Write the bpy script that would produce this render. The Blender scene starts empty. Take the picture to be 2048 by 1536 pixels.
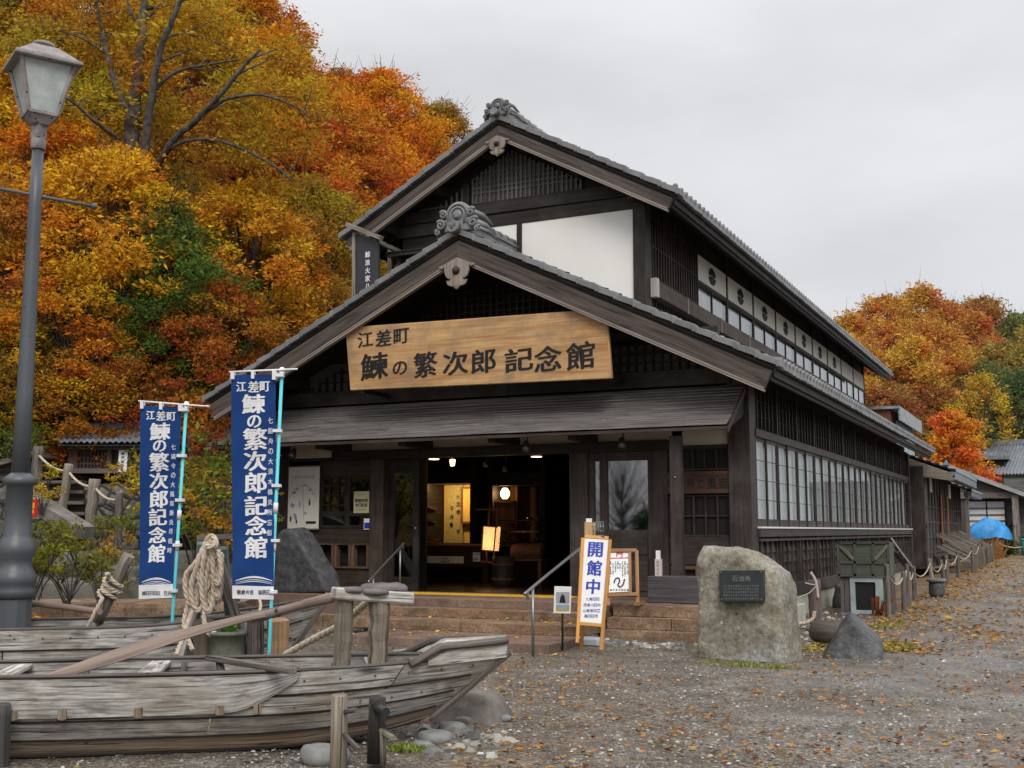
import bpy, math, random
from mathutils import Vector, Matrix, noise
from math import sin, cos, pi, radians, sqrt
random.seed(7)
R = random.random
def U(a, b): return a + (b - a) * random.random()
V = Vector
S = bpy.context.scene
COL = S.collection

# ---------------------------------------------------------------- camera, sky, sun, exposure
FPX, PITCH, YAW, EYE = 2300.0, math.atan(294 / 2300.0), math.atan(1126 / math.hypot(2300.0, 294)), V((0, 0, 1.6))
cd = bpy.data.cameras.new('camera'); cam = bpy.data.objects.new('camera', cd); COL.objects.link(cam)
cd.sensor_width = 36; cd.lens = FPX / 2048 * 36; cd.clip_start = 0.1; cd.clip_end = 2000
cam.location = EYE; cam.rotation_euler = (pi / 2 + PITCH, 0, YAW); S.camera = cam

w = bpy.data.worlds.new('World'); S.world = w; w.use_nodes = True
nt = w.node_tree; N = nt.nodes; L = nt.links; N.clear()
SUN_EL, SUN_AZ = radians(42), radians(145)      # azimuth clockwise from +Y: sun veiled behind the camera, to the right
out = N.new('ShaderNodeOutputWorld'); bg = N.new('ShaderNodeBackground'); L.new(bg.outputs[0], out.inputs[0])
sky = N.new('ShaderNodeTexSky'); sky.sky_type = 'NISHITA'; sky.sun_disc = False; sky.sun_elevation = SUN_EL; sky.sun_rotation = SUN_AZ
tc = N.new('ShaderNodeTexCoord'); sep = N.new('ShaderNodeSeparateXYZ'); L.new(tc.outputs['Generated'], sep.inputs[0])
grad = N.new('ShaderNodeValToRGB'); L.new(sep.outputs['Z'], grad.inputs[0])       # overcast: brighter towards the zenith
e = grad.color_ramp.elements
e[0].position = 0.0; e[0].color = (5.6, 5.65, 5.85, 1); e[1].position = 0.42; e[1].color = (6.7, 6.75, 6.9, 1)
x = e.new(0.12); x.color = (6.0, 6.0, 6.2, 1)
x = e.new(0.8); x.color = (13, 13, 13.2, 1)
mp = N.new('ShaderNodeMapping'); mp.inputs['Scale'].default_value = (1.6, 1.6, 4.5); mp.inputs['Rotation'].default_value = (0.3, 0.2, 0.9); L.new(tc.outputs['Generated'], mp.inputs[0])
cn = N.new('ShaderNodeTexNoise'); cn.inputs['Scale'].default_value = 1.3; cn.inputs['Detail'].default_value = 6; cn.inputs['Roughness'].default_value = 0.5; L.new(mp.outputs[0], cn.inputs['Vector'])
cr = N.new('ShaderNodeMapRange'); cr.inputs[1].default_value = 0.3; cr.inputs[2].default_value = 0.7; cr.inputs[3].default_value = 0.80; cr.inputs[4].default_value = 1.12; L.new(cn.outputs[0], cr.inputs[0])
mul = N.new('ShaderNodeVectorMath'); mul.operation = 'SCALE'; L.new(grad.outputs[0], mul.inputs[0]); L.new(cr.outputs[0], mul.inputs['Scale'])
mx = N.new('ShaderNodeMix'); mx.data_type = 'RGBA'; mx.inputs[0].default_value = 0.94; L.new(sky.outputs[0], mx.inputs[6]); L.new(mul.outputs[0], mx.inputs[7])
L.new(mx.outputs[2], bg.inputs[0]); bg.inputs[1].default_value = 0.11

sl = bpy.data.lights.new('sun', 'SUN'); so = bpy.data.objects.new('sun', sl); COL.objects.link(so)
sl.energy = 1.5; sl.angle = radians(28); sl.color = (1, 0.97, 0.93)
sd = V((sin(SUN_AZ) * cos(SUN_EL), cos(SUN_AZ) * cos(SUN_EL), sin(SUN_EL)))
so.rotation_euler = sd.to_track_quat('Z', 'Y').to_euler(); so.location = (0, 0, 30)
vs = S.view_settings; vs.view_transform = 'Standard'; vs.look = 'None'; vs.exposure = 0.2; vs.gamma = 1.0; vs.use_curve_mapping = False
S.cycles.max_bounces = 8; S.cycles.transparent_max_bounces = 12; S.cycles.use_denoising = True
S.cycles.sample_clamp_indirect = 6; S.cycles.caustics_reflective = False; S.cycles.caustics_refractive = False

# a pixel of the photograph (2048 x 1536) turned into a point of the place
_h = V((-sin(YAW), cos(YAW), 0)); _r = V((cos(YAW), sin(YAW), 0)); _z = V((0, 0, 1))
_f = _h * cos(PITCH) + _z * sin(PITCH); _u = -_h * sin(PITCH) + _z * cos(PITCH)
def ray(x, y): return _f * FPX + _r * (x - 1024) - _u * (y - 768)
def at(x, y, D): return EYE + ray(x, y) * (D / FPX)
def onP(x, y, p, n):
    d = ray(x, y); return EYE + d * ((V(p) - EYE).dot(V(n)) / d.dot(V(n)))
def onz(x, y, z=0.0): return onP(x, y, (0, 0, z), (0, 0, 1))
def onY(x, y, Y): return onP(x, y, (0, Y, 0), (0, 1, 0))
def onX(x, y, X): return onP(x, y, (X, 0, 0), (1, 0, 0))

# ---------------------------------------------------------------- mesh helpers
class MB:
    def __init__(s): s.v = []; s.f = []; s.uv = []; s.sm = []; s.t = []; s.tv = 0.5
    def face(s, pts, g=None, off=(0, 0), smooth=False):
        pts = [V(p) for p in pts]
        n = (pts[1] - pts[0]).cross(pts[2] - pts[1])
        if len(pts) > 3: n = n + (pts[3] - pts[2]).cross(pts[0] - pts[3])
        n = n.normalized() if n.length > 1e-12 else V((0, 0, 1))
        g = V(g) if g is not None else V((1, 0, 0.0))
        g = g - n * g.dot(n)
        if g.length < 0.2:
            g = V((0, 0, 1)) - n * n.z
            if g.length < 0.2: g = V((1, 0, 0)) - n * n.x
        g.normalize(); b = n.cross(g); i = len(s.v)
        s.v += pts; s.f.append(tuple(range(i, i + len(pts)))); s.sm.append(smooth); s.t.append(s.tv)
        s.uv += [(p.dot(g) + off[0], p.dot(b) + off[1]) for p in pts]
    def hexa(s, c, g=None):               # c: 8 corners, bottom loop then top loop
        o = (U(0, 50), U(0, 50))
        for q in ((3, 2, 1, 0), (4, 5, 6, 7), (0, 1, 5, 4), (1, 2, 6, 5), (2, 3, 7, 6), (3, 0, 4, 7)): s.face([c[k] for k in q], g, o)
    def box(s, x0, x1, y0, y1, z0, z1, g=None):
        if x1 < x0: x0, x1 = x1, x0
        if y1 < y0: y0, y1 = y1, y0
        if z1 < z0: z0, z1 = z1, z0
        d = (x1 - x0, y1 - y0, z1 - z0)
        if g is None: k = d.index(max(d)); g = [0, 0, 0]; g[k] = 1
        s.hexa([V(p) for p in ((x0, y0, z0), (x1, y0, z0), (x1, y1, z0), (x0, y1, z0), (x0, y0, z1), (x1, y0, z1), (x1, y1, z1), (x0, y1, z1))], g)
        return s
    def beam(s, p0, p1, w, h, up=(0, 0, 1), w1=None, h1=None):
        p0, p1 = V(p0), V(p1); a = (p1 - p0).normalized(); up = V(up)
        b = a.cross(up)
        if b.length < 1e-4: b = a.cross(V((0, 1, 0)))
        b.normalize(); c = b.cross(a).normalized(); cs = []
        for p, ww, hh in ((p0, w, h), (p1, w1 or w, h1 or h)):
            cs += [p - b * ww / 2 - c * hh / 2, p + b * ww / 2 - c * hh / 2, p + b * ww / 2 + c * hh / 2, p - b * ww / 2 + c * hh / 2]
        s._hx(cs, a); return s
    def _hx(s, c, g):
        o = (U(0, 50), U(0, 50))
        for q in ((0, 3, 2, 1), (4, 5, 6, 7), (0, 1, 5, 4), (1, 2, 6, 5), (2, 3, 7, 6), (3, 0, 4, 7)): s.face([c[k] for k in q][::-1], g, o)
    def prism(s, poly, ext, g=None):      # poly: 3-D outline; ext: extrusion vector
        poly = [V(p) for p in poly]; ext = V(ext); o = (U(0, 50), U(0, 50)); n = len(poly)
        nn = sum(((poly[i] - poly[0]).cross(poly[(i + 1) % n] - poly[0]) for i in range(1, n - 1)), V((0, 0, 0)))
        if nn.dot(ext) > 0: poly = poly[::-1]
        s.face(poly, g, o); s.face([p + ext for p in poly][::-1], g, o)
        for i in range(n): j = (i + 1) % n; s.face([poly[j], poly[i], poly[i] + ext, poly[j] + ext], g, o)
        return s
    def tube(s, pts, rad, n=8, smooth=True, cap=True, sq=1.0, tw=0.0):
        pts = [V(p) for p in pts]; m = len(pts)
        if not isinstance(rad, (list, tuple)): rad = [rad] * m
        base = len(s.v); up = V((0, 0, 1)); ln = 0; o = (U(0, 50), U(0, 50)); lens = []; bprev = None; rings = []
        for i in range(m):
            a = (pts[min(i + 1, m - 1)] - pts[max(i - 1, 0)])
            a = a.normalized() if a.length > 1e-9 else up
            if bprev is None: b = a.cross(up); b = b if b.length > 1e-3 else a.cross(V((1, 0, 0)))
            else: b = bprev - a * bprev.dot(a); b = b if b.length > 1e-6 else a.cross(V((1, 0, 0)))
            b.normalize(); bprev = b; c = b.cross(a)
            if i: ln += (pts[i] - pts[i - 1]).length
            lens.append(ln)
            rings.append([pts[i] + (b * cos(2 * pi * k / n + tw * ln) + c * sin(2 * pi * k / n + tw * ln) * sq) * rad[i] for k in range(n)])
        for i in range(m):
            for k in range(n): s.v.append(rings[i][k])
        rr = max(rad)
        for i in range(m - 1):
            for k in range(n):
                k2 = (k + 1) % n
                s.f.append((base + i * n + k, base + i * n + k2, base + (i + 1) * n + k2, base + (i + 1) * n + k)); s.sm.append(smooth); s.t.append(s.tv)
                for q, kk in ((i, k), (i, k + 1), (i + 1, k + 1), (i + 1, k)): s.uv.append((lens[q] + o[0], kk / n * 2 * pi * rr + o[1]))
        if cap:
            s.f.append(tuple(base + k for k in range(n))[::-1]); s.sm.append(False); s.t.append(s.tv); s.uv += [(o[0] + cos(6.28 * k / n) * rr, o[1] + sin(6.28 * k / n) * rr) for k in range(n)]
            s.f.append(tuple(base + (m - 1) * n + k for k in range(n))); s.sm.append(False); s.t.append(s.tv); s.uv += [(o[0] + cos(6.28 * k / n) * rr, o[1] + sin(6.28 * k / n) * rr) for k in range(n)]
        return s
    def lathe(s, prof, c=(0, 0, 0), n=24, smooth=True, ax=None):
        c = V(c); base = len(s.v); m = len(prof)
        q = (ax and V(ax).normalized().to_track_quat('Z', 'Y')) or None
        for r, z in prof:
            for k in range(n):
                p = V((r * cos(2 * pi * k / n), r * sin(2 * pi * k / n), z))
                s.v.append(c + (q @ p if q else p))
        for i in range(m - 1):
            for k in range(n):
                k2 = (k + 1) % n
                s.f.append((base + i * n + k, base + i * n + k2, base + (i + 1) * n + k2, base + (i + 1) * n + k)); s.sm.append(smooth); s.t.append(s.tv)
                for (ii, kk) in ((i, k), (i, k + 1), (i + 1, k + 1), (i + 1, k)): s.uv.append((prof[ii][1], kk / n * 2 * pi * max(prof[ii][0], .02)))
        for i, rv in ((0, True), (m - 1, False)):
            if prof[i][0] > 1e-5:
                t = tuple(base + i * n + k for k in range(n)); s.f.append(t[::-1] if rv else t); s.sm.append(False); s.t.append(s.tv); s.uv += [(0.1 * k, 0) for k in range(n)]
        return s
    def grid(s, rows, smooth=True, g=None, closed=False):    # rows of points -> quads
        base = len(s.v); n = len(rows[0]); m = len(rows); o = (U(0, 50), U(0, 50)); uu = []; vo = 0
        for i, r in enumerate(rows):
            ln = 0
            if i: vo += (V(r[n // 2]) - V(rows[i - 1][n // 2])).length
            for k, p in enumerate(r):
                if k: ln += (V(r[k]) - V(r[k - 1])).length
                s.v.append(V(p)); uu.append((ln + o[0], vo + o[1]))
        for i in range(m - 1):
            for k in range(n - 1):
                q = (i * n + k, i * n + k + 1, (i + 1) * n + k + 1, (i + 1) * n + k)
                s.f.append(tuple(base + z for z in q)); s.sm.append(smooth); s.t.append(s.tv)
                s.uv += [uu[z] for z in q]
        return s
    def ball(s, c, r, n=10, sx=1, sy=1, sz=1):
        s.lathe([(r * sx * sin(pi * i / n) + (1e-6 if i in (0, n) else 0), -r * sz * cos(pi * i / n)) for i in range(n + 1)], c, max(8, n + 4)); return s
    def rawmesh(s, vs_, fs_, smooth=False, g=None):
        o = (U(0, 50), U(0, 50))
        if smooth:
            base = len(s.v); s.v += [V(p) for p in vs_]
            for f in fs_:
                s.f.append(tuple(base + i for i in f)); s.sm.append(True); s.t.append(s.tv); s.uv += [(vs_[i][0] + o[0], vs_[i][1] + vs_[i][2]) for i in f]
        else:
            for f in fs_: s.face([vs_[i] for i in f], g, o)
    def mesh(s, name, mat, inv=None):
        me = bpy.data.meshes.new(name)
        vv = [tuple(inv @ p) if inv else tuple(p) for p in s.v]
        me.from_pydata(vv, [], s.f)
        me.uv_layers.new(name='UVMap').data.foreach_set('uv', [c for q in s.uv for c in q])
        me.polygons.foreach_set('use_smooth', s.sm)
        if len(set(s.t)) > 1:
            a = me.attributes.new('tone', 'FLOAT', 'FACE'); a.data.foreach_set('value', s.t)
        if mat: me.materials.append(mat)
        me.validate(); me.update(); return me

def W(o):
    m = Matrix.Translation(o.location) @ o.rotation_euler.to_matrix().to_4x4() @ Matrix.Diagonal((*o.scale, 1))
    return W(o.parent) @ m if o.parent else m
def thing(name, label, cat, loc=(0, 0, 0), rz=0, group=None, kind=None):
    o = bpy.data.objects.new(name, None); COL.objects.link(o); o.empty_display_size = 0.2
    o.location = loc; o.rotation_euler = (0, 0, rz); tag(o, label, cat, group, kind); return o
def tag(o, label=None, cat=None, group=None, kind=None):
    if label: o['label'] = label
    if cat: o['category'] = cat
    if group: o['group'] = group
    if kind: o['kind'] = kind
    return o
def bev(o, wd, seg=1):
    if wd:
        m = o.modifiers.new('bevel', 'BEVEL'); m.width = wd; m.segments = seg; m.limit_method = 'ANGLE'; m.angle_limit = radians(40)
        wl = o.modifiers.new('weld', 'WELD'); wl.merge_threshold = 0.0004
        o.modifiers.move(1, 0)
def part(mb, name, mat, parent, label=None, bevel=0, local=False):
    me = mb.mesh(name, mat, None if local else W(parent).inverted()); o = bpy.data.objects.new(name, me); COL.objects.link(o)
    o.parent = parent
    if label: o['label'] = label
    bev(o, bevel); return o
def solo(mb, name, mat, label, cat, group=None, kind=None, bevel=0, base=None):
    if base is None:
        xs = [p[0] for p in mb.v]; ys = [p[1] for p in mb.v]; zs = [p[2] for p in mb.v]
        base = V(((min(xs) + max(xs)) / 2, (min(ys) + max(ys)) / 2, min(zs)))
    me = mb.mesh(name, mat, Matrix.Translation(-V(base))); o = bpy.data.objects.new(name, me); COL.objects.link(o); o.location = base
    tag(o, label, cat, group, kind); bev(o, bevel); return o
def dup(o, loc=None, rz=None, label=None, scale=None, parent=None):
    c = o.copy(); COL.objects.link(c)
    if parent: c.parent = parent
    if loc is not None: c.location = loc
    if rz is not None: c.rotation_euler = (0, 0, rz)
    if label: c['label'] = label
    if scale is not None: c.scale = (scale,) * 3 if isinstance(scale, (int, float)) else scale
    for ch in list(o.children): dup(ch, parent=c)
    return c
def wire(p0, p1, sag, n=14):
    p0, p1 = V(p0), V(p1); return [p0.lerp(p1, i / n) - V((0, 0, sag * 4 * (i / n) * (1 - i / n))) for i in range(n + 1)]
def smoothpath(P, n=8):
    P = [V(p) for p in P]; o = []
    for i in range(len(P) - 1):
        a, b, c, d = P[max(i - 1, 0)], P[i], P[i + 1], P[min(i + 2, len(P) - 1)]
        for k in range(n):
            t = k / n
            o.append(0.5 * ((2 * b) + (c - a) * t + (2 * a - 5 * b + 4 * c - d) * t * t + (3 * b - a - 3 * c + d) * t ** 3))
    o.append(P[-1]); return o
def rope(mb, path, r, n=9):              # three twisted strands
    P = [V(p) for p in path]; ln = 0; out = [[], [], []]; bp = None
    for i in range(len(P)):
        a = (P[min(i + 1, len(P) - 1)] - P[max(i - 1, 0)]).normalized()
        if bp is None: b = a.cross(V((0, 0, 1))); b = b if b.length > 1e-2 else a.cross(V((1, 0, 0)))
        else: b = bp - a * bp.dot(a)
        b.normalize(); bp = b; c = b.cross(a)
        if i: ln += (P[i] - P[i - 1]).length
        for k in range(3):
            t = ln / r * 0.85 + k * 2 * pi / 3; out[k].append(P[i] + (b * cos(t) + c * sin(t)) * r * 0.5)
    for k in range(3): mb.tube(out[k], r * 0.56, 6)
def resample(P, step):
    P = [V(p) for p in P]; o = [P[0]]; acc = 0
    for i in range(1, len(P)):
        d = (P[i] - P[i - 1]).length; t = step - acc
        while t <= d: o.append(P[i - 1].lerp(P[i], t / d)); t += step
        acc = d - (t - step)
    o.append(P[-1]); return o

_GL = {}
def glyph(ch, bold=0.012):
    k = (ch, bold)
    if k not in _GL:
        c = bpy.data.curves.new('glyph', 'FONT'); c.body = ch; c.size = 1; c.offset = bold; c.resolution_u = 3
        o = bpy.data.objects.new('glyph', c); COL.objects.link(o)
        me = bpy.data.meshes.new_from_object(o.evaluated_get(bpy.context.evaluated_depsgraph_get()))
        vv = [tuple(v.co) for v in me.vertices]; ff = [tuple(p.vertices) for p in me.polygons]
        bpy.data.objects.remove(o); bpy.data.curves.remove(c); bpy.data.meshes.remove(me)
        if vv:
            x0 = min(v[0] for v in vv); x1 = max(v[0] for v in vv); y0 = min(v[1] for v in vv); y1 = max(v[1] for v in vv)
            vv = [((v[0] - x0) / max(x1 - x0, 1e-6), (v[1] - y0) / max(y1 - y0, 1e-6)) for v in vv]
        _GL[k] = (vv, ff)
    return _GL[k]
def strokes(ch, bold):       # glyph outline thickened by shifted copies: [(shift x, shift y, order)]
    vv, ff = glyph(ch, min(bold, .004)); d = max(0.0, bold - .004) * 1.15
    return vv, ff, ([(0, 0)] if d < .003 else [(0, 0), (d * 1.2, .1 * d), (-d * 1.2, -.1 * d), (d * .5, d * .35), (-d * .5, -d * .35)])
def put(mb, ch, c, rt, up, bold=0.012, th=0.004, skew=0.0):   # glyph box centred at c spanning vectors rt x up, raised th
    vv, ff, sh = strokes(ch, bold); c = V(c); rt = V(rt); up = V(up); n = rt.cross(up).normalized()
    for k, (sx, sy) in enumerate(sh):
        P = [c + rt * (x - 0.5 + sx) + up * (y - 0.5 + sy + skew * (x - 0.5)) + n * (th * (1 + .12 * k)) for x, y in vv]
        for f in ff: mb.face([P[i] for i in f])
def puttxt(mb, txt, c, rt, up, bold=0.01, th=0.003, gap=0.15):   # a row of characters, rt/up give ONE character's box
    n = len(txt); rt = V(rt); up = V(up)
    for i, ch in enumerate(txt):
        if ch != ' ': put(mb, ch, V(c) + rt * ((i - (n - 1) / 2) * (1 + gap)), rt, up, bold, th)

# ---------------------------------------------------------------- materials
class NG:
    def __init__(s, name):
        s.m = bpy.data.materials.new(name); s.m.use_nodes = True; s.t = s.m.node_tree; s.t.nodes.clear()
        s.o = s.n('ShaderNodeOutputMaterial'); s.b = s.n('ShaderNodeBsdfPrincipled'); s.l(s.b.outputs[0], s.o.inputs[0])
    def n(s, ty, **k):
        x = s.t.nodes.new(ty)
        for a, b in k.items(): setattr(x, a, b)
        return x
    def l(s, a, b): s.t.links.new(a, b)
    def coord(s, kind='Object', scale=(1, 1, 1), rot=(0, 0, 0)):
        if kind == 'UV': src = s.n('ShaderNodeUVMap').outputs[0]
        elif kind == 'World': src = s.n('ShaderNodeNewGeometry').outputs['Position']
        else: src = s.n('ShaderNodeTexCoord').outputs[kind]
        m = s.n('ShaderNodeMapping'); m.inputs['Scale'].default_value = scale; m.inputs['Rotation'].default_value = rot; s.l(src, m.inputs[0]); return m.outputs[0]
    def noise(s, co, scale=1, detail=6, rough=.55, dist=0):
        x = s.n('ShaderNodeTexNoise'); x.inputs['Scale'].default_value = scale; x.inputs['Detail'].default_value = detail; x.inputs['Roughness'].default_value = rough; x.inputs['Distortion'].default_value = dist
        s.l(co, x.inputs['Vector']); return x.outputs[0]
    def voro(s, co, scale=1, feat='F1', out='Distance'):
        x = s.n('ShaderNodeTexVoronoi', feature=feat); x.inputs['Scale'].default_value = scale; s.l(co, x.inputs['Vector']); return x.outputs[out]
    def ramp(s, f, stops, interp='LINEAR'):
        x = s.n('ShaderNodeValToRGB'); x.color_ramp.interpolation = interp; e = x.color_ramp.elements
        for i, (p, c) in enumerate(stops):
            q = e[i] if i < 2 else e.new(p)
            q.position = p; q.color = (*c, 1) if isinstance(c, (tuple, list)) else (c, c, c, 1)
        s.l(f, x.inputs[0]); return x.outputs[0]
    def mix(s, f, a, b, mode='MIX'):
        x = s.n('ShaderNodeMix', data_type='RGBA', blend_type=mode)
        for i, v in ((0, f), (6, a), (7, b)):
            if isinstance(v, (int, float)) and i == 0: x.inputs[0].default_value = v
            elif isinstance(v, (tuple, list)): x.inputs[i].default_value = (*v, 1)
            elif isinstance(v, (int, float)): x.inputs[i].default_value = (v, v, v, 1)
            else: s.l(v, x.inputs[i])
        return x.outputs[2]
    def math(s, op, a, b=0.0):
        x = s.n('ShaderNodeMath', operation=op)
        for i, v in ((0, a), (1, b)):
            if isinstance(v, (int, float)): x.inputs[i].default_value = v
            else: s.l(v, x.inputs[i])
        return x.outputs[0]
    def island(s): return s.n('ShaderNodeNewGeometry').outputs['Random Per Island']
    def bump(s, h, st=.3, d=.01):
        x = s.n('ShaderNodeBump'); x.inputs['Strength'].default_value = st; x.inputs['Distance'].default_value = d; s.l(h, x.inputs['Height']); s.l(x.outputs[0], s.b.inputs['Normal']); return s
    def fin(s, col=None, rough=.8, spec=.3, metal=0):
        if col is not None:
            if isinstance(col, (tuple, list)): s.b.inputs['Base Color'].default_value = (*col, 1)
            else: s.l(col, s.b.inputs['Base Color'])
        if isinstance(rough, (int, float)): s.b.inputs['Roughness'].default_value = rough
        else: s.l(rough, s.b.inputs['Roughness'])
        s.b.inputs['Specular IOR Level'].default_value = spec; s.b.inputs['Metallic'].default_value = metal; return s.m

def wood(name, dark, light, rough=.75, gs=1.0, st=.35, spec=.3, stain=None, stain_amt=.5, knots=False, var=.25, con=.12, f2s=(.7, 9), f1s=(1.6, 55)):
    g = NG(name)
    f1 = g.noise(g.coord('UV', (f1s[0] * gs, f1s[1] * gs, 1)), 1, 7, .65, .4); f2 = g.noise(g.coord('UV', (f2s[0] * gs, f2s[1] * gs, 1)), 1, 5, .6, 1.2)
    f = g.math('ADD', g.math('MULTIPLY', f1, .5), g.math('MULTIPLY', f2, .5))
    c = g.ramp(f, [(.5 - con, dark), (.5 + con, light)])
    if stain:
        sm = g.ramp(g.noise(g.coord('Object'), 2.2, 6, .62), [(.46, 0.0), (.7, stain_amt)]); c = g.mix(sm, c, stain)
    if knots:
        k = g.voro(g.coord('UV', (1.3, 5.5, 1)), 1.0); km = g.ramp(k, [(.06, 1.0), (.16, 0.0)]); c = g.mix(km, c, tuple(d * .35 for d in dark))
        k2 = g.voro(g.coord('UV', (4.3, 9, 1)), 1.0); km = g.ramp(k2, [(.05, .95), (.085, 0.0)]); c = g.mix(km, c, tuple(d * .25 for d in dark))
        cm = g.ramp(g.noise(g.coord('UV', (1.1, 42, 1)), 1, 3, .5, .6), [(.36, .9), (.42, 0.0)]); c = g.mix(cm, c, tuple(d * .3 for d in dark))
    r = g.n('ShaderNodeMapRange'); r.inputs[3].default_value = 1 - var; r.inputs[4].default_value = 1 + var; g.l(g.island(), r.inputs[0])
    x = g.n('ShaderNodeVectorMath', operation='SCALE'); g.l(c, x.inputs[0]); g.l(r.outputs[0], x.inputs['Scale'])
    g.bump(f1, st, .006); return g.fin(x.outputs[0], rough, spec)
def mottle(name, a, b, scale=3, rough=.8, spec=.3, st=.2, d=.01, spots=None, c=None, metal=0, detail=7, fine=None, isl=0):
    g = NG(name); co = g.coord('Object'); f = g.noise(co, scale, detail, .6)
    col = g.ramp(f, [(.32, a), (.68, b)])
    if c: col = g.mix(g.ramp(g.noise(co, scale * .37 + .3, 4, .6), [(.5, 0.0), (.66, .75)]), col, c)
    h = f
    if fine:
        q = g.noise(co, fine, 3, .7); col = g.mix(.75, col, g.ramp(q, [(.3, .42), (.7, 1.6)]), 'MULTIPLY'); h = g.math('ADD', f, g.math('MULTIPLY', q, .35))
    if spots: col = g.mix(g.ramp(g.voro(co, spots[1]), [(spots[2], 1.0), (spots[2] * 1.5, 0.0)]), col, spots[0])
    if isl:
        r = g.n('ShaderNodeMapRange'); r.inputs[3].default_value = 1 - isl; r.inputs[4].default_value = 1 + isl; g.l(g.island(), r.inputs[0])
        x = g.n('ShaderNodeVectorMath', operation='SCALE'); g.l(col, x.inputs[0]); g.l(r.outputs[0], x.inputs['Scale']); col = x.outputs[0]
    g.bump(h, st, d); return g.fin(col, rough, spec, metal)
def plain(name, col, rough=.6, spec=.4, metal=0, var=.08, scale=8):
    return mottle(name, tuple(x * (1 - var) for x in col), tuple(min(1, x * (1 + var)) for x in col), scale, rough, spec, .05, .004, metal=metal)
def lit(name, col, st, noise_amt=0.0):
    g = NG(name); g.fin((.8, .7, .5), .6)
    if noise_amt:
        f = g.noise(g.coord('Object'), 22, 4, .7); c = g.ramp(f, [(.42, tuple(x * (1 - noise_amt) for x in col)), (.5, col)]); g.l(c, g.b.inputs['Emission Color'])
    else: g.b.inputs['Emission Color'].default_value = (*col, 1)
    g.b.inputs['Emission Strength'].default_value = st; return g.m
def glass(name, tint=(.9, .95, .95), refl=.18, k=1.2):
    g = NG(name); gl = g.n('ShaderNodeBsdfGlossy'); gl.inputs['Roughness'].default_value = .03; gl.inputs['Color'].default_value = (.95, .97, 1, 1)
    tr = g.n('ShaderNodeBsdfTransparent'); tr.inputs['Color'].default_value = (*tint, 1)
    fr = g.n('ShaderNodeFresnel'); fr.inputs[0].default_value = 1.5
    wob = g.n('ShaderNodeBump'); wob.inputs['Strength'].default_value = .05; wob.inputs['Distance'].default_value = .02; g.l(g.noise(g.coord('Object'), 1.6, 2, .5), wob.inputs['Height']); g.l(wob.outputs[0], gl.inputs['Normal'])
    f = g.math('MINIMUM', g.math('ADD', g.math('MULTIPLY', fr.outputs[0], k), refl), 1.0)
    ms = g.n('ShaderNodeMixShader'); g.l(f, ms.inputs[0]); g.l(tr.outputs[0], ms.inputs[1]); g.l(gl.outputs[0], ms.inputs[2]); g.l(ms.outputs[0], g.o.inputs[0]); return g.m

DARK = wood('dark_wood', (.008, .006, .0052), (.034, .026, .022), .6, st=.4, stain=(.062, .054, .049), stain_amt=.55)
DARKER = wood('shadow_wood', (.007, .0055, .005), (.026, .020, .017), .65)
BROWN = wood('brown_wood', (.016, .0105, .008), (.064, .043, .033), .6, stain=(.085, .068, .058), stain_amt=.5)
SIDE = wood('side_wood', (.018, .013, .0118), (.056, .041, .037), .55, st=.45, var=.25, stain=(.088, .076, .069), stain_amt=.6)
BARGE = wood('barge_wood', (.020, .015, .0128), (.115, .09, .077), .7, gs=.8, st=.5, var=.12)
PALE = wood('pale_trim', (.16, .13, .11), (.34, .29, .25), .7)
GREYW = wood('grey_weathered_wood', (.10, .085, .07), (.33, .29, .245), .85, st=.6, stain=(.16, .14, .075), stain_amt=.45, knots=True)
BOATW = wood('boat_wood', (.175, .165, .152), (.56, .535, .50), .85, gs=.75, st=.9, con=.10, f2s=(3.2, 15), f1s=(4.5, 75), stain=(.19, .145, .09), stain_amt=.6, knots=True, var=.24)
BOATD = wood('boat_dark_wood', (.05, .042, .038), (.19, .165, .15), .8, st=.6, knots=True)
BOATR = wood('boat_bottom_wood', (.085, .062, .045), (.38, .305, .23), .85, st=.7, stain=(.27, .15, .07), stain_amt=.55, knots=True)
POSTW = wood('post_wood', (.11, .088, .066), (.37, .315, .25), .85, gs=.9, st=.8, stain=(.21, .19, .11), stain_amt=.5, knots=True)
OARW = wood('oar_wood', (.14, .10, .08), (.31, .24, .20), .7, gs=.6, st=.3)
CANOPY = wood('canopy_board', (.05, .043, .039), (.24, .215, .205), .55, gs=.9, st=.6, spec=.45, var=.16)
SIGNW = wood('sign_board_wood', (.38, .19, .075), (.66, .42, .20), .65, gs=.5, st=.25, stain=(.25, .185, .12), stain_amt=.75, var=0)
REDDISH = wood('reddish_wood', (.07, .028, .014), (.2, .085, .042), .5)
DROPW = wood('carved_drop_wood', (.22, .165, .11), (.40, .32, .23), .7)
FRESH = wood('fresh_wood', (.42, .26, .12), (.62, .43, .23), .6)
TILE = mottle('roof_tile', (.13, .132, .137), (.21, .212, .216), 2.5, .45, .45, .12, .01, isl=.18)
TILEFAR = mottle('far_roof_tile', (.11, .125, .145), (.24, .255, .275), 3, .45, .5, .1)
PLASTER = mottle('white_plaster', (.80, .78, .735), (.86, .84, .80), 1.2, .9, .2, .05)
CREAM = mottle('cream_plaster', (.62, .55, .46), (.70, .63, .53), 2, .9, .2, .05)
INK = plain('black_ink', (.012, .012, .014), .5)
CURTAIN = mottle('pale_curtain', (.74, .77, .76), (.88, .90, .89), 3, .8, .3, .0)
CONC = mottle('concrete', (.33, .32, .26), (.48, .47, .39), 2, .9, .2, .2, c=(.24, .25, .15))
STEEL = plain('galvanised_steel', (.27, .28, .29), .38, .5, .85)
BLACKM = plain('black_metal', (.022, .023, .025), .4, .5)
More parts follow.
